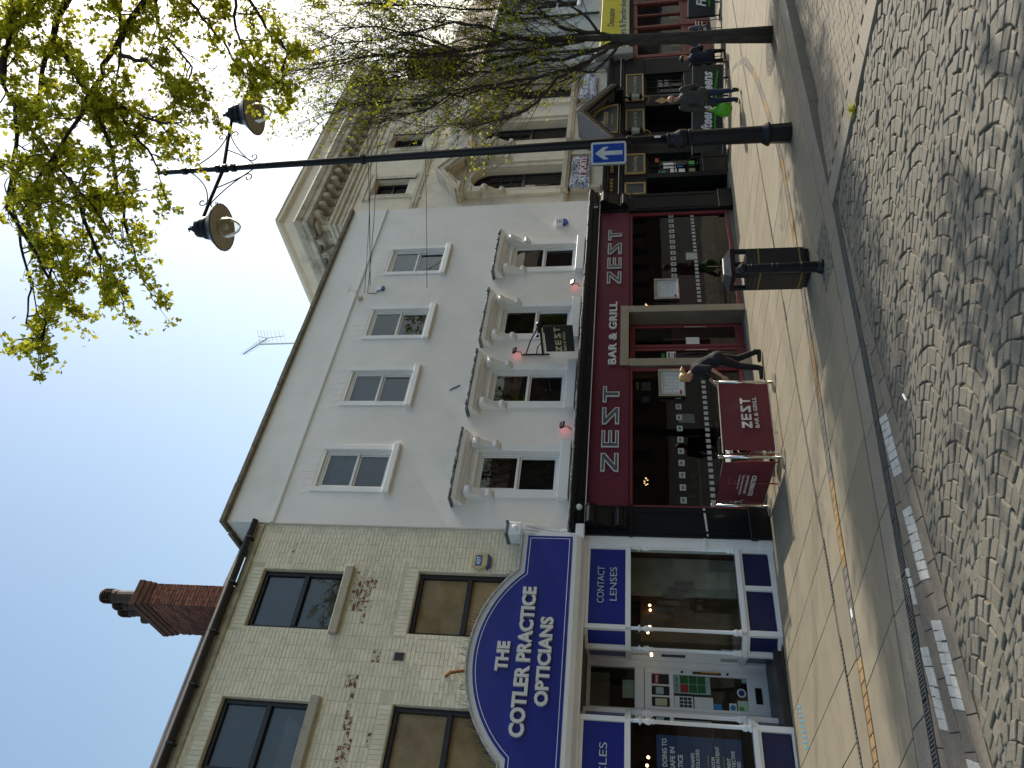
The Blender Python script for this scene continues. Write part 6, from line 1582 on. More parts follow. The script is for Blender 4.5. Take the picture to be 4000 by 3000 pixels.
br_ = thing('rusty_bracket', (4.62, E2, 5.4), 'rusty iron bracket on the brick wall over the sign arch', 'bracket'); MB().tube([(4.62, E2, 5.50), (4.63, E2 - .14, 5.40), (4.66, E2 - .2, 5.12)], .03, 6).build('iron', mat('rust', (.26, .11, .035), .9, .3, 20), br_)
# bird spikes along the arch of the sign
bsn = MB(); rq = random.Random(8); A_ = signpoly(.12)
for i in range(len(A_) - 1):
    if A_[i][1] < 4.3: continue
    for k in range(7):
        t = rq.random(); x = A_[i][0] + (A_[i + 1][0] - A_[i][0]) * t; z = A_[i][1] + (A_[i + 1][1] - A_[i][1]) * t
        if i < 1: continue
        bsn.tube([(x, E2 - .2 + rq.uniform(-.1, .1), z), (x + rq.uniform(-.06, .06), E2 - .22 + rq.uniform(-.12, .1), z + rq.uniform(.08, .16))], .0025, 3)
tag(bsn.build('bird_spikes', BLKM), 'fine wire bird spikes along the top of the blue sign arch', 'bird spikes', kind='stuff')
sl = MB()
P = [(6.5, 0)]
for k in range(9): sl.add([(3.55 + .075 * k, 11.28 + .02 * k, .0035), (3.585 + .075 * k, 11.28 + .02 * k, .0035), (3.68 + .075 * k, 11.55 + .02 * k, .0035), (3.645 + .075 * k, 11.55 + .02 * k, .0035)], [(0, 1, 2, 3)])
tag(sl.shear().build('floor_marking', mat('sky_blue_stencil', (.10, .30, .40), .7, .3, 20)), 'striped blue stencil on the slabs before the optician doorway', 'marking')
o = MB().box(3.92, 4.02, tra(4) - .05, tra(4) + .02, .003, .008).shear().build('scrap_paper', PAPER); tag(o, 'scrap of white paper lying on the grey block trail', 'litter')
o = MB().tube([(4.52, 5.20, .03), (4.60, 5.215, .035)], .011, 6).shear().build('cigarette_end', PAPER); tag(o, 'white cigarette end on the cobbles near the drain', 'litter')
tg = thing('tree_grate', (14.47, 6.40, gz(14.47)), 'round iron grate set in the paving about the slim tree trunk', 'tree grate')
for r in (.30, .40, .50, .60, .68):
    b = MB(); n = 28
    for k in range(n):
        a0_, a1_ = 2 * PI * k / n, 2 * PI * (k + .82) / n
        b.add([(14.47 + rr_ * math.cos(t), 6.40 + rr_ * math.sin(t), .006) for rr_, t in ((r - .03, a0_), (r + .03, a0_), (r + .03, a1_), (r - .03, a1_))], [(0, 1, 2, 3)])
    b.shear().build('ring', IRON, tg)
MB().slabpoly([(14.47 + .72 * math.cos(2 * PI * k / 24), 6.40 + .72 * math.sin(2 * PI * k / 24)) for k in range(24)], -.02, .003).shear().build('soil', mat('pit_soil', (.12, .10, .07), .95, .3, 25, .5, 60), tg)
ps = MB(); rq = random.Random(4)
for k in range(60):
    x, y = rq.uniform(7.55, 8.35), rq.uniform(6.12, 6.62); r = rq.uniform(.03, .07)
    ps.ell((x, y, .0), (r, r * .7, .014), 6, 4)
ps.shear().build('rubble_patch', mat('dark_rubble', (.14, .13, .11), .9, .3, 20, .4, 60), pav, kind='stuff')
pt = MB().slabpoly([(7.5, 6.14), (8.0, 6.1), (8.42, 6.14), (8.4, 6.6), (8.0, 6.66), (7.6, 6.6)], -.01, .0035).shear().build('patch_repair', mat('dark_patch', (.16, .145, .115), .95, .3, 25, .5, 60), pav)
# furniture that shows through the bar's windows
for (x, y, r, lab) in ((14.6, D + .95, .36, 'dark wood bar table inside the right window, nearest the door'), (16.1, D + .9, .36, 'dark wood bar table inside the right window, by the far end'), (9.0, D + 1.0, .36, 'dark wood bar table inside the left window, near the optician end'), (10.5, D + 1.1, .36, 'dark wood bar table inside the left window, near the door')):
    table(x, y, WOOD, WOOD, r, lab, 'tables inside the bar', .72)
OL = mat('olive_chair', (.05, .06, .03), .7)
for (x, y, rz, lab) in ((15.35, D + .8, 1.5, 'olive chair between the two tables inside the right window'), (16.8, D + .9, 1.2, 'olive chair at the far end inside the right window'), (9.75, D + .95, -1.4, 'olive chair between the two tables inside the left window'), (8.35, D + .9, 1.6, 'olive chair at the optician end inside the left window')):
    chair(x, y, rz, OL, lab, 'chairs inside the bar', OL)
bxx = MB()
for k in range(10): bxx.box(8.2 + k * .3, 8.27 + k * .3, D + 3.12, D + 3.19, .905, 1.1 + .06 * (k % 3))
bxx.build('bottles', mat('bottle_mix', (.08, .09, .06), .2, .4, 3), wb, kind='stuff')
# ------------------------------------------------------------------ people
def fig(name, mb, m_, parent, vox=.009, it=5, fac=.5):
    o = mb.build(name, m_, parent)
    r = o.modifiers.new('remesh', 'REMESH'); r.mode = 'VOXEL'; r.voxel_size = vox; r.use_smooth_shade = True
    s = o.modifiers.new('smooth', 'SMOOTH'); s.factor = fac; s.iterations = it
    return o
class Fr:
    def __init__(s, base, f):
        s.o = Vector(base); s.f = Vector((f[0], f[1], 0)).normalized(); s.l = Vector((-s.f[1], s.f[0], 0))
    def __call__(s, a, b, c): return s.o + s.f * a + s.l * b + Vector((0, 0, c))
def chain(mb, pts, rads):
    for (a, b, ra, rb) in zip(pts, pts[1:], rads, rads[1:]): mb.cap(a, b, ra, rb, 12)
    return mb
def head(mb, F, c, look, r=.098):
    """skull, jaw, nose, ears; look = unit-ish (forward, left, up) direction of the face"""
    C = F(*c); d = (F(*look) - F(0, 0, 0)).normalized(); side = d.cross(Vector((0, 0, 1))).normalized(); u = side.cross(d)
    mb.ell(C, (r * .88, r * .88, r * 1.12), 14, 10); mb.ell(C - d * r * .25 + u * r * .2, (r * .92, r * .92, r * .9), 14, 9)
    mb.cap(C + d * r * .35 - u * r * .55, C + d * r * .62 - u * r * .78, r * .52, r * .36)
    mb.cap(C + d * r * .82 + u * r * .12, C + d * r * 1.08 - u * r * .22, r * .10, r * .17)
    mb.cap(C + d * r * .78 + u * r * .22 - side * r * .4, C + d * r * .78 + u * r * .22 + side * r * .4, r * .12, r * .12)
    mb.cap(C + d * r * .85 - u * r * .52 - side * r * .2, C + d * r * .85 - u * r * .52 + side * r * .2, r * .10, r * .10)
    for e in (-1, 1): mb.ell(C + side * r * .9 * e - u * r * .1, (r * .16, r * .16, r * .28), 8, 6)
    return C, d, side, u
def hand(mb, W, dirv, palm, k=1.0, curl=.4):
    """palm with four bent fingers of different lengths and a thumb leaving its side"""
    d = Vector(dirv).normalized(); p = Vector(palm).normalized(); s = d.cross(p).normalized()
    for t in (-.025, 0, .025): mb.cap(W + s * t * .6 * k, W + d * .085 * k + s * t * k, .017 * k, .015 * k, 8)
    for t, L in ((-.032, .062), (-.011, .075), (.011, .07), (.032, .055)):
        a = W + d * .09 * k + s * t * k; b = a + (d * (1 - curl * .5) + p * curl).normalized() * L * .55 * k; c = b + (d * (1 - curl) + p * curl * 1.5).normalized() * L * .5 * k
        mb.cap(a, b, .0105 * k, .0098 * k, 8); mb.cap(b, c, .0098 * k, .0085 * k, 8)
    a = W + d * .03 * k - s * .035 * k; b = a + (d * .6 - s * .6 + p * .3).normalized() * .04 * k; c = b + (d * .8 + p * .5).normalized() * .032 * k
    mb.cap(a, b, .013 * k, .012 * k, 8); mb.cap(b, c, .012 * k, .0095 * k, 8)
def standing(label, base, f, P, colours, hairfn, look, headc, group=None):
    F = Fr(base, f)
    t = thing('person', base, label, 'person', group)
    b = MB()
    hip = F(*P['hip']); ch = F(*P['chest']); nk = F(*P['neck'])
    lf = (F(0, 1, 0) - F(0, 0, 0))
    b.cap(hip + lf * .07, hip - lf * .07, .11, .11); b.cap(hip, ch, .125, .135); b.cap(ch + lf * .12, ch - lf * .12, .085, .085); b.cap(ch, nk, .075, .055)
    C, d, side, u = head(b, F, headc, look); b.cap(nk, C - u * .05, .052, .05)
    for s_ in ('L', 'R'):
        chain(b, [F(*q) for q in P['leg' + s_]], (.088, .056, .042)); chain(b, [F(*q) for q in P['arm' + s_]], (.05, .039, .028))
        a0, a1 = F(*P['leg' + s_][-1]), F(*P['toe' + s_]); b.cap(a0 - Vector((0, 0, .03)), a1, .035, .026)
        w0, w1 = F(*P['arm' + s_][-2]), F(*P['arm' + s_][-1]); dv = (w1 - w0).normalized(); hand(b, w1, dv, (F(0, -1 if s_ == 'L' else 1, 0) - F(0, 0, 0)))
    body = fig('body', b, SKIN, t, .0085)
    # clothes follow the limbs a little larger and stop at cuffs and hems
    q = MB(); e = P.get('loose', .022)
    q.cap(hip + lf * .075, hip - lf * .075, .125 + e, .125 + e); q.cap(hip, ch, .13 + e, .14 + e); q.cap(ch + lf * .13, ch - lf * .13, .09 + e * .7, .09 + e * .7); q.cap(ch, ch.lerp(nk, .7), .085 + e * .5, .062 + e * .4)
    for s_ in ('L', 'R'):
        A = [F(*v) for v in P['arm' + s_]]; sl = P['sleeve']
        if sl <= 1: q.cap(A[0], A[0].lerp(A[1], sl), .062 + e * .6, .056 + e * .6)
        else: q.cap(A[0], A[1], .06 + e * .6, .048 + e * .6); q.cap(A[1], A[1].lerp(A[2], sl - 1), .048 + e * .6, .036 + e * .5)
    fig('top', q, colours[0], t, .011, 6)
    q = MB(); q.cap(hip + lf * .075, hip - lf * .075, .122, .122)
    for s_ in ('L', 'R'):
        A = [F(*v) for v in P['leg' + s_]]; q.cap(A[0], A[1], .104, .07); q.cap(A[1], A[1].lerp(A[2], .96), .07, .056)
    fig('trousers', q, colours[1], t, .011, 4)
    for s_ in ('L', 'R'):
        a0, a1 = F(*P['leg' + s_][-1]), F(*P['toe' + s_]); q = MB(); q.cap(a0 - Vector((0, 0, .035)), a1 + Vector((0, 0, .008)), .046, .036); q.cap(a0 + Vector((0, 0, .06)), a0 - Vector((0, 0, .03)), .048, .046)
        zmin = min(v[2] for v in q.v); fl = gz(a0[0]); q.v = [(v[0], v[1], max(v[2], fl + .002)) for v in q.v]
        fig('shoe', q, colours[2], t, .009, 3)
    hairfn(t, C, d, side, u)
    return t, F
DKC = mat('black_cotton', (.018, .019, .026), .85, .2, 20, .3, 60); DKT = mat('black_denim', (.012, .012, .014), .85, .2, 20); SHOEB = mat('black_leather', (.01, .01, .01), .4)
def ponytail(t, C, d, s, u):
    q = MB(); r = .098
    q.ell(C - d * r * .22 + u * r * .28, (r * 1.02, r * 1.02, r * 1.0), 14, 10); q.cap(C - d * r * .5 + u * r * .3, C - d * r * .9 - u * r * .1, r * .75, r * .6)
    q.cap(C - d * r * 1.0 + u * r * .1, C - d * r * 1.5 - u * r * .15, r * .35, r * .42); q.cap(C - d * r * 1.5 - u * r * .15, C - d * r * 2.2 - u * r * .75, r * .42, r * .14)
    fig('hair', q, HAIRB, t, .009, 3)
wx, wy = 10.50, 10.98; wz = gz(wx)
PW = dict(hip=(-.10, 0, .86), chest=(.10, 0, 1.21), neck=(.19, 0, 1.36),
          legL=[(-.08, .085, .84), (.06, .09, .46), (.10, .09, .09)], toeL=(.30, .10, .04),
          legR=[(-.12, -.085, .84), (-.10, -.09, .47), (-.24, -.09, .09)], toeR=(-.06, -.10, .04),
          armL=[(.11, .17, 1.27), (.12, .23, 1.01), (.27, .20, .79)], armR=[(.13, -.17, 1.25), (.26, -.20, 1.00), (.42, -.10, .86)], sleeve=.92, loose=.02)
standing('blonde woman in black stooping beside the maroon barrier, reaching down with bare forearm', (wx, wy, wz), (-.80, .60), PW, (DKC, DKT, SHOEB), ponytail, (.80, .1, -.58), (.27, 0, 1.46))
ph = MB().box(10.24, 10.30, 11.06, 11.075, .66, .75, .004).build('strap', BLKM); tag(ph, 'black strap hanging from the stooping woman hand by the chrome post', 'strap')
GRJ = mat('charcoal_jacket', (.045, .05, .05), .8, .15, 8, .2, 40); JEAN = mat('navy_jeans', (.018, .028, .07), .85, .2, 15); HGREY = mat('grey_hair', (.20, .17, .15), .8, .3, 30)
def fringe(t, C, d, s, u):
    q = MB(); r = .1
    for k in range(9):
        a = math.radians(70 + k * 27.5); q.ell(C + (d * math.cos(a) + s * math.sin(a)) * r * .80 - u * r * .12, (r * .3, r * .3, r * .42), 8, 6)
    fig('hair', q, HGREY, t, .01, 2)
mx, my = 18.30, 9.53; mz = gz(mx)
PMn = dict(hip=(0, 0, .92), chest=(.03, 0, 1.30), neck=(.04, 0, 1.49),
           legL=[(0, .09, .90), (.10, .09, .50), (.06, .085, .10)], toeL=(.24, .11, .04),
           legR=[(0, -.09, .90), (-.02, -.10, .49), (-.20, -.09, .13)], toeR=(-.05, -.10, .05),
           armL=[(.02, .21, 1.38), (-.04, .29, 1.08), (.02, .31, .82)], armR=[(.02, -.21, 1.38), (.06, -.28, 1.10), (.20, -.24, .92)], sleeve=1.9, loose=.05)
man, MF = standing('balding man in dark jacket and jeans walking away with a green carrier bag', (mx, my, mz), (.78, .62), PMn, (GRJ, JEAN, SHOEB), fringe, (1, .35, -.1), (.07, 0, 1.64))
hp = MF(.03, .32, .74)
bagm = mat('green_carrier_bag', (.10, .42, .02), .4, .15, 10, .3, 30)
bg_ = thing('carrier_bag', (hp[0], hp[1], gz(hp[0]) + .1), 'bulging bright green carrier bag held by the balding man', 'bag')
q = MB(); c_ = hp - Vector((0, 0, .36)); rz_ = random.Random(9)
q.ell(c_, (.20, .17, .21), 14, 10)
for k in range(9): q.ell(c_ + Vector((rz_.uniform(-.10, .10), rz_.uniform(-.08, .08), rz_.uniform(-.12, .10))), rz_.uniform(.08, .13), 8, 6)
q.cap(c_ + Vector((0, 0, .12)), hp - Vector((0, 0, .06)), .13, .03)
fig('bag_body', q, bagm, bg_, .014, 3)
for e in (-1, 1): MB().tube([hp + Vector((e * .05, 0, -.10)), hp + Vector((e * .03, 0, -.01)), hp + Vector((0, 0, .03))], .009, 5).build('handle', bagm, bg_)
NAVY = mat('navy_coat', (.015, .018, .035), .85, .2, 10); PLAID = mat('dark_plaid_coat', (.03, .032, .05), .85, .3, 30, col2=(.10, .10, .12))
def seated(label, base, f, top, leg, lean):
    P = dict(hip=(0, 0, .50), chest=(lean, 0, .88), neck=(lean + .06, 0, 1.06), legL=[(.02, .10, .50), (.42, .13, .50), (.40, .13, .10)], toeL=(.58, .14, .04), legR=[(.02, -.10, .50), (.42, -.14, .50), (.36, -.14, .10)], toeR=(.54, -.15, .04),
             armL=[(lean, .20, .96), (lean + .12, .27, .70), (lean + .34, .16, .70)], armR=[(lean, -.20, .96), (lean + .12, -.27, .70), (lean + .34, -.16, .70)], sleeve=1.9, loose=.04)
    def short(t, C, d, s, u):
        q = MB(); q.ell(C - d * .02 + u * .03, (.1, .1, .09), 12, 8); fig('hair', q, mat('dark_hair', (.03, .022, .018), .7), t, .01, 2)
    return standing(label, base, f, P, (top, leg, SHOEB), short, (1, 0, -.25), (lean + .10, 0, 1.20))
seated('seated person in navy coat at the pub table, left of the slim tree trunk', (22.45, 10.45, gz(22.4)), (.8, .35), NAVY, DKT, .10)
seated('seated person in dark plaid coat leaning forward, right of the slim tree trunk', (24.35, 10.55, gz(24.3)), (-.9, -.1), PLAID, DKT, .22)
# ------------------------------------------------------------------ trees
def branch(mb, pts, r0, r1, n=6):
    P = [Vector(p) for p in pts]
    Q = []
    for i in range(len(P) - 1):                                   # gentle crookedness between the measured points
        a, b = P[i], P[i + 1]; L = (b - a).length
        for k in range(3):
            t = k / 3; q = a.lerp(b, t)
            if i or k: q = q + Vector((rt.gauss(0, 1), rt.gauss(0, 1), rt.gauss(0, 1))) * L * .025
            Q.append(q)
    Q.append(P[-1]); m = len(Q)
    mb.tube(Q, [r0 + (r1 - r0) * (i / (m - 1)) ** .8 for i in range(m)], n)
    return Q
def leafquad(lf, p, L, W, droop):
    a = Vector((rt.gauss(0, 1), rt.gauss(0, 1), rt.gauss(0, .7) - droop)).normalized()
    s = a.cross(Vector((rt.gauss(0, 1), rt.gauss(0, 1), rt.gauss(0, 1)))).normalized(); n = a.cross(s)
    lf.add([p, p + a * L * .5 + s * W * .5 + n * L * .10, p + a * L, p + a * L * .5 - s * W * .5 + n * L * .10], [(0, 1, 2), (0, 2, 3)])
def lobed(lf, p, L, droop):
    """a small palmate leaf: five pointed lobes round a stalk"""
    a = Vector((rt.gauss(0, 1), rt.gauss(0, 1), rt.gauss(0, .6) - droop)).normalized()
    s = a.cross(Vector((rt.gauss(0, 1), rt.gauss(0, 1), rt.gauss(0, 1)))).normalized(); n = a.cross(s)
    P = [(0, 0), (.10, .42), (.45, .52), (.42, .22), (.72, .30), (.74, .10), (1, 0), (.74, -.10), (.72, -.30), (.42, -.22), (.45, -.52), (.10, -.42)]
    vs = [p + a * (u * L) + s * (v * L) + n * (abs(v) * L * .25) for u, v in P]
    lf.add(vs, [(0, 1, 2, 3), (0, 3, 4, 5), (0, 5, 6, 7), (0, 7, 8, 9), (0, 9, 10, 11)])
rt = random.Random(17)
# young tree on the pavement, just coming into leaf
T1 = {'a':[(14.60,6.28,2.69),(14.63,6.26,3.57),(14.68,6.21,4.64),(14.57,6.31,5.75),(14.58,6.30,6.50),(14.66,6.23,7.46),(14.51,6.36,8.24),(14.6,6.4,9.6)],
'b':[(14.51,6.37,2.60),(14.24,6.38,2.94),(13.89,6.47,3.37),(13.56,6.53,3.78),(13.11,6.71,4.11),(12.79,6.77,4.43),(12.55,6.76,5.00),(12.32,6.74,5.34)],
'c':[(14.54,6.34,2.69),(14.47,6.57,3.76),(14.52,6.69,4.87),(14.60,6.79,5.65),(14.78,6.80,6.65),(14.8,6.9,8.2)],
'd':[(14.61,6.28,2.77),(14.85,6.27,3.04),(15.08,6.28,3.68),(15.47,6.14,4.07),(15.82,6.04,4.36),(16.17,5.93,4.96),(16.5,5.8,6.0)],
'e':[(14.68,6.21,4.64),(14.73,5.96,5.16),(14.69,5.79,5.77),(14.46,5.81,6.37),(14.26,5.79,7.06),(14.1,5.8,8.3)],
'f':[(15.38,6.11,4.06),(15.44,5.97,4.69),(15.47,5.86,5.81),(15.54,5.70,6.55),(15.5,5.6,8.0)],
'g':[(13.83,6.44,3.36),(13.53,6.51,4.56),(13.36,6.46,5.32),(13.13,6.48,5.73),(12.79,6.58,6.22),(12.75,6.6,6.9)],
'h':[(14.64,6.51,2.69),(14.44,6.86,3.14),(14.60,6.87,3.42),(14.54,7.08,3.89),(14.68,7.11,4.38),(14.61,7.34,4.87),(14.43,7.65,5.09)],
'i':[(14.63,6.26,3.57),(14.65,6.51,4.68),(14.78,6.66,5.46),(14.98,6.75,6.48),(15.12,6.90,7.54),(15.1,7.0,9.0)],
'j':[(14.57,6.31,5.75),(14.63,6.03,6.45),(14.67,5.77,7.34),(14.55,5.66,8.03)],
'k':[(14.69,6.20,3.04),(14.76,5.87,3.29),(14.74,5.61,3.70),(14.68,5.40,4.03),(14.7,5.2,5.2)],
'l':[(14.0,6.42,3.2),(13.8,6.7,4.4),(13.75,6.8,5.6),(13.6,6.75,6.8),(13.7,6.8,8.0)],
'm':[(14.6,6.3,3.3),(14.2,6.2,4.6),(13.95,6.1,6.0),(13.9,6.0,7.4),(14.0,6.1,8.6)],
'n':[(14.85,6.27,3.04),(15.3,6.5,4.4),(15.7,6.6,5.8),(15.8,6.7,7.4)]}
t1 = thing('young_tree', (14.47, 6.40, gz(14.47)), 'slim tree with fresh yellow green buds on bare upright branches in the pavement', 'tree')
tk = MB(); tk.tube([(14.46, 6.40, gz(14.5) - .05), (14.50, 6.38, .7), (14.53, 6.36, 1.6), (14.56, 6.34, 2.3), (14.58, 6.31, 2.8)], [.155, .128, .108, .105, .10], 12)
tk.build('trunk', BARK, t1, smooth=True)
limb = MB(); tw = MB(); lf1 = MB()
R0 = {'a': .075, 'b': .055, 'c': .05, 'd': .06, 'e': .035, 'f': .035, 'g': .032, 'h': .035, 'i': .04, 'j': .03, 'k': .035, 'l': .034, 'm': .04, 'n': .034}
def twigs(Q, dens, L0, lev, r, upb):
    tot = sum((Q[i + 1] - Q[i]).length for i in range(len(Q) - 1))
    for _ in range(int(tot * dens)):
        t = rt.random() ** .8; i = min(int(t * (len(Q) - 1)), len(Q) - 2); p = Q[i].lerp(Q[i + 1], rt.random())
        ax = (Q[i + 1] - Q[i]).normalized()
        d = (ax * .9 + Vector((rt.gauss(0, .6), rt.gauss(0, .6), rt.gauss(.1, .35) + upb))).normalized(); L = L0 * rt.uniform(.5, 1.3)
        P = [p]; dd = d.copy()
        for k in range(4): dd = (dd + Vector((rt.gauss(0, .16), rt.gauss(0, .16), rt.gauss(.05, .12)))).normalized(); P.append(P[-1] + dd * L / 4)
        tw.tube(P, [r, r * .8, r * .6, r * .45, r * .3], 3, False)
        if lev > 0: twigs(P, dens * 1.15, L0 * .55, lev - 1, r * .5, upb)
        else:
            for k in range(1, 5):
                if rt.random() < .15:
                    for _k in range(rt.randint(1, 3)): leafquad(lf1, P[k] + Vector((rt.gauss(0, .02), rt.gauss(0, .02), rt.gauss(0, .02))), rt.uniform(.04, .07), rt.uniform(.035, .055), .1)
for k, p in T1.items():
    q = MB(); Q = branch(q, p, R0[k] * .85, .010, 7); q.build('limb', BARK, t1, smooth=True)
    twigs(Q, 6.0, 1.15, 2, .0105, .35)
tw.build('twigs', BARK, t1, kind='stuff')
lf1.build('leaves', leaf_mat('bud_leaf', (.45, .47, .035), .3), t1, kind='stuff')
# copy of the young tree added past the right edge for pavement shade
for (dx, dy, lab) in ((5.2, -.75, 'added slim budding tree past the right edge, there to shade the pavement'),):
    r = t1.copy(); COL.objects.link(r); r.location = (t1.location[0] + dx, t1.location[1] + dy, gz(t1.location[0] + dx)); r['label'] = lab; r['group'] = 'slim street trees along the kerb'
    for ch in list(t1.children):
        c = ch.copy(); COL.objects.link(c); c.parent = r
t1['group'] = 'slim street trees along the kerb'
# maple reaching over from the right, its trunk out of the picture
T2 = {'A':[(13.2,1.6,8.6),(12.3,3.4,10.2),(11.32,3.49,11.07),(10.75,3.74,11.45),(10.40,3.79,11.62),(10.06,3.82,11.97)],
'B':[(13.2,1.6,8.9),(12.2,3.5,10.4),(11.49,3.61,10.99),(10.81,3.96,11.07),(10.39,4.07,11.04),(9.77,4.37,10.96),(9.14,4.66,10.87),(8.66,4.83,10.76)],
'C':[(13.2,1.6,8.2),(12.2,3.6,9.5),(11.49,3.74,9.73),(10.87,3.88,9.75),(10.09,4.16,9.97),(9.44,4.32,9.93),(8.69,4.58,10.08),(7.99,4.78,10.27),(7.42,4.87,10.21)],
'C2':[(10.70,3.92,10.99),(10.17,4.15,10.56),(9.68,4.36,10.13),(8.89,4.83,9.60),(8.28,5.13,9.39),(7.68,5.43,9.07),(7.13,5.68,8.77)],
'C3':[(9.10,4.70,10.83),(8.67,4.82,10.42),(8.07,5.09,10.28),(7.25,5.57,10.10),(6.68,5.82,9.97)],
'D':[(12.1,3.5,9.9),(11.43,3.66,10.11),(10.89,3.80,9.90),(10.18,4.08,9.73),(9.49,4.34,9.64)],
'E':[(13.2,1.6,7.9),(12.5,3.7,9.3),(12.01,3.94,9.43),(11.53,4.16,9.00),(11.06,4.36,8.55),(10.62,4.54,8.24),(10.23,4.67,7.89)],
'F':[(12.5,3.7,8.4),(11.74,3.92,8.43),(11.12,4.21,8.31),(10.69,4.34,8.08),(10.16,4.54,7.82)],
'G':[(12.6,3.7,8.2),(11.79,4.01,8.27),(11.27,4.31,7.91),(10.98,4.41,7.59),(10.72,4.47,7.43),(10.41,4.59,7.47)],
'H':[(9.69,4.43,9.79),(9.16,4.65,9.41),(8.71,4.79,8.97),(8.35,4.89,8.65)],
'I':[(11.6,3.5,11.4),(10.50,3.83,11.88),(9.51,4.36,11.27),(8.78,4.65,10.56),(8.18,4.83,9.88),(7.61,4.98,9.25)],
'J':[(8.29,4.89,9.98),(7.73,5.17,9.62),(7.26,5.36,9.29),(6.88,5.47,8.93),(6.54,5.54,8.66)],
'K':[(8.4,4.8,10.8),(7.82,5.05,10.73),(7.36,5.27,10.30),(6.84,5.54,9.81),(6.34,5.79,9.80),(6.01,5.89,9.79)],
'L':[(9.6,4.3,11.2),(8.84,4.66,10.99),(8.21,5.04,10.96),(7.57,5.41,10.65),(7.04,5.69,10.34),(6.53,5.96,10.31)],
'M':[(9.69,4.44,10.13),(9.32,4.55,9.26),(9.04,4.57,8.77),(8.87,4.50,8.37)],
'N':[(12.2,3.6,9.4),(11.57,3.81,9.64),(11.10,4.03,9.51),(10.65,4.24,9.09),(10.27,4.38,8.74),(9.95,4.47,8.74)],
'O':[(10.11,4.05,9.66),(9.85,4.06,9.13),(9.50,4.16,8.69),(9.13,4.26,8.51)],
'Q':[(9.72,4.00,11.29),(10.36,3.69,11.36),(11.02,3.36,11.38),(11.6,3.2,11.0)],
'X5':[(13.3,1.5,6.0),(12.4,2.5,6.3),(11.8,3.0,6.0),(11.2,3.3,5.5)],'X2':[(13.3,1.4,5.8),(12.6,1.9,6.9),(11.9,2.2,6.9),(11.1,2.4,6.4)],'X3':[(13.3,1.5,6.6),(12.8,2.7,7.6),(12.3,3.3,7.3)],'X6':[(13.3,1.4,5.0),(12.6,2.3,5.6),(11.9,3.2,5.5),(11.4,3.9,5.0)],'X7':[(13.3,1.4,6.4),(12.8,2.3,7.0),(12.4,3.0,6.9),(12.0,3.6,6.3)],'X8':[(13.3,1.4,5.4),(12.9,2.9,6.0),(12.7,3.9,5.8)],'X4':[(13.2,1.6,9.0),(13.2,2.6,11),(12.8,2.8,12.5)]}  # X limbs added out of view to cast shade on the cobbles
RT = {'A': .105, 'B': .085, 'C': .075, 'C2': .05, 'C3': .045, 'E': .04, 'I': .04, 'Q': .05, 'X1': .06, 'X2': .05, 'X3': .06, 'X4': .09}
t2 = thing('maple_tree', (13.4, 1.4, gz(13.4) - .13), 'large maple with young lime leaves overhanging from above the lamp post', 'tree')
MB().tube([(13.4, 1.4, -.5), (13.35, 1.4, 1.5), (13.3, 1.4, 4), (13.25, 1.5, 6.6), (13.2, 1.6, 9.2)], [.32, .26, .23, .18, .12], 14).build('trunk', BARK2, t2, smooth=True)
tw = MB(); lf2 = MB(); nlf = 0
def tuft(p, n, spread, sz):
    for _ in range(n):
        lobed(lf2, p + Vector((rt.gauss(0, spread), rt.gauss(0, spread), rt.gauss(0, spread) - .02)), rt.uniform(.5, 1.0) * sz, .45)
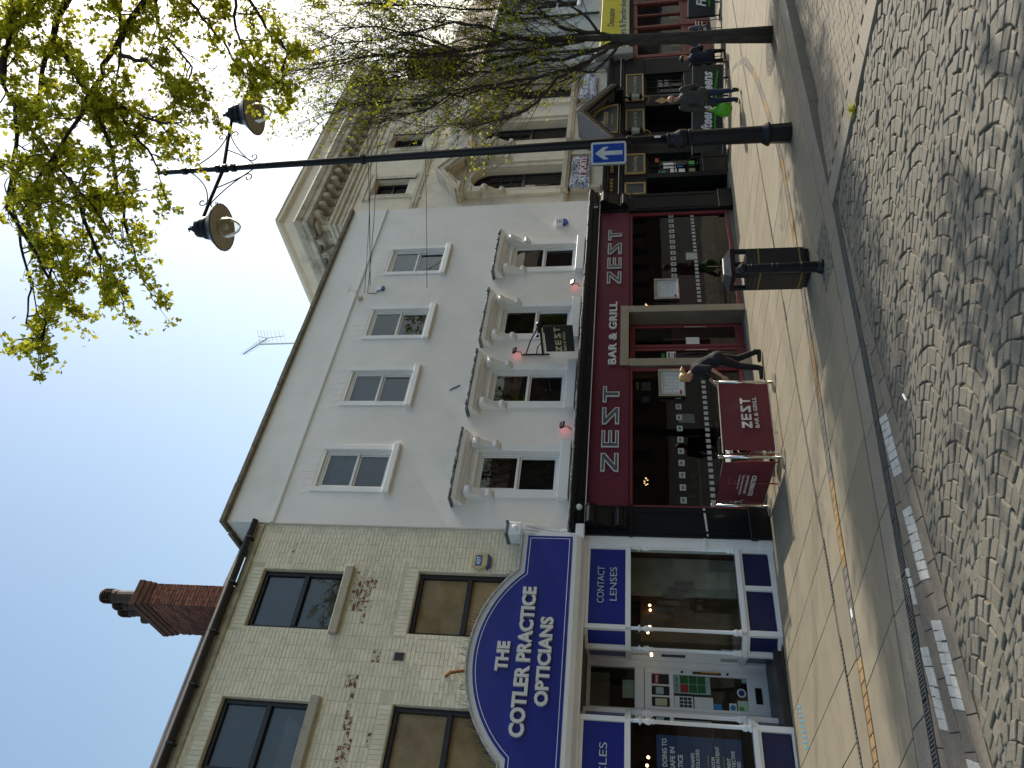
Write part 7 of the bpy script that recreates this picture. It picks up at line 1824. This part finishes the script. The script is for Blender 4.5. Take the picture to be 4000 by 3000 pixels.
def shoots(Q, dens, L0, lev, r):
    tot = sum((Q[i + 1] - Q[i]).length for i in range(len(Q) - 1))
    for _ in range(max(1, int(tot * dens))):
        t = rt.random(); i = min(int(t * (len(Q) - 1)), len(Q) - 2); p = Q[i].lerp(Q[i + 1], rt.random()); ax = (Q[i + 1] - Q[i]).normalized()
        d = (ax * .8 + Vector((rt.gauss(0, .65), rt.gauss(0, .65), rt.gauss(-.12, .5)))).normalized(); L = L0 * rt.uniform(.5, 1.3)
        P = [p]; dd = d.copy()
        for k in range(4): dd = (dd + Vector((rt.gauss(0, .2), rt.gauss(0, .2), rt.gauss(-.04, .18)))).normalized(); P.append(P[-1] + dd * L / 4)
        tw.tube(P, [r, r * .85, r * .65, r * .5, r * .35], 4, False)
        if lev > 0: shoots(P, dens * 1.2, L0 * .55, lev - 1, r * .55)
        if lev == 0 or rt.random() < .5:
            for k in (2, 3, 4):
                if rt.random() < .7: tuft(P[k], rt.randint(7, 12), .045, .088)
for k, p in T2.items():
    q = MB(); Q = branch(q, p, RT.get(k, .034), .010, 7); q.build('limb', BARK2, t2, smooth=True)
    if k[0] == 'X': shoots(Q, 3.0, 1.1, 1, .016)
    else:
        Qv = Q[3:] if len(p) > 6 else Q
        shoots(Qv, 5.0, .62, 1, .012); tuft(Q[-1], 10, .06, .10)
tw.build('twigs', BARK2, t2, kind='stuff')
lf2.build('leaves', leaf_mat('maple_leaf', (.42, .42, .03), .35), t2, kind='stuff')
# leafier tree added out of view to shade the kerb
t5 = thing('added_shade_tree', (19.6, 5.5, gz(19.6)), 'added leafy tree beyond the right edge, there to shade the kerb and slabs', 'tree')
MB().tube([(19.6, 5.5, gz(19.6) - .05), (19.6, 5.5, 3), (19.6, 5.6, 5.5), (19.5, 5.7, 8.5)], [.17, .14, .12, .06], 10).build('trunk', BARK, t5, smooth=True)
tw = MB(); lf2 = MB()
for k in range(13):
    a = k * 2.4; z0 = 4.2 + k * .42; rr_ = 2.4 * math.sin(min(PI, .5 + k * .2))
    Q = branch(tw, [(19.6, 5.55, z0), (19.6 + .5 * rr_ * math.cos(a), 5.75 + .32 * rr_ * math.sin(a), z0 + .8), (19.6 + rr_ * math.cos(a), 5.9 + .45 * rr_ * math.sin(a), z0 + 1.8)], .045, .01, 5)
    shoots(Q, 6.0, .7, 1, .012)
tw.build('limbs', BARK, t5, kind='stuff'); lf2.build('leaves', MATS['maple_leaf'], t5, kind='stuff')
# a weed in the joint of the stone band
wd = MB()
for k in range(26): leafquad(wd, Vector((8.05, 4.45 + rt.uniform(-.05, .05), .0)) + Vector((rt.gauss(0, .02), 0, rt.uniform(.0, .05))), rt.uniform(.05, .09), .02, -.6)
tag(wd.shear().build('weed', leaf_mat('weed_leaf', (.28, .30, .03))), 'small yellow green weed against the pale stone band', 'weed')
finish_texts()
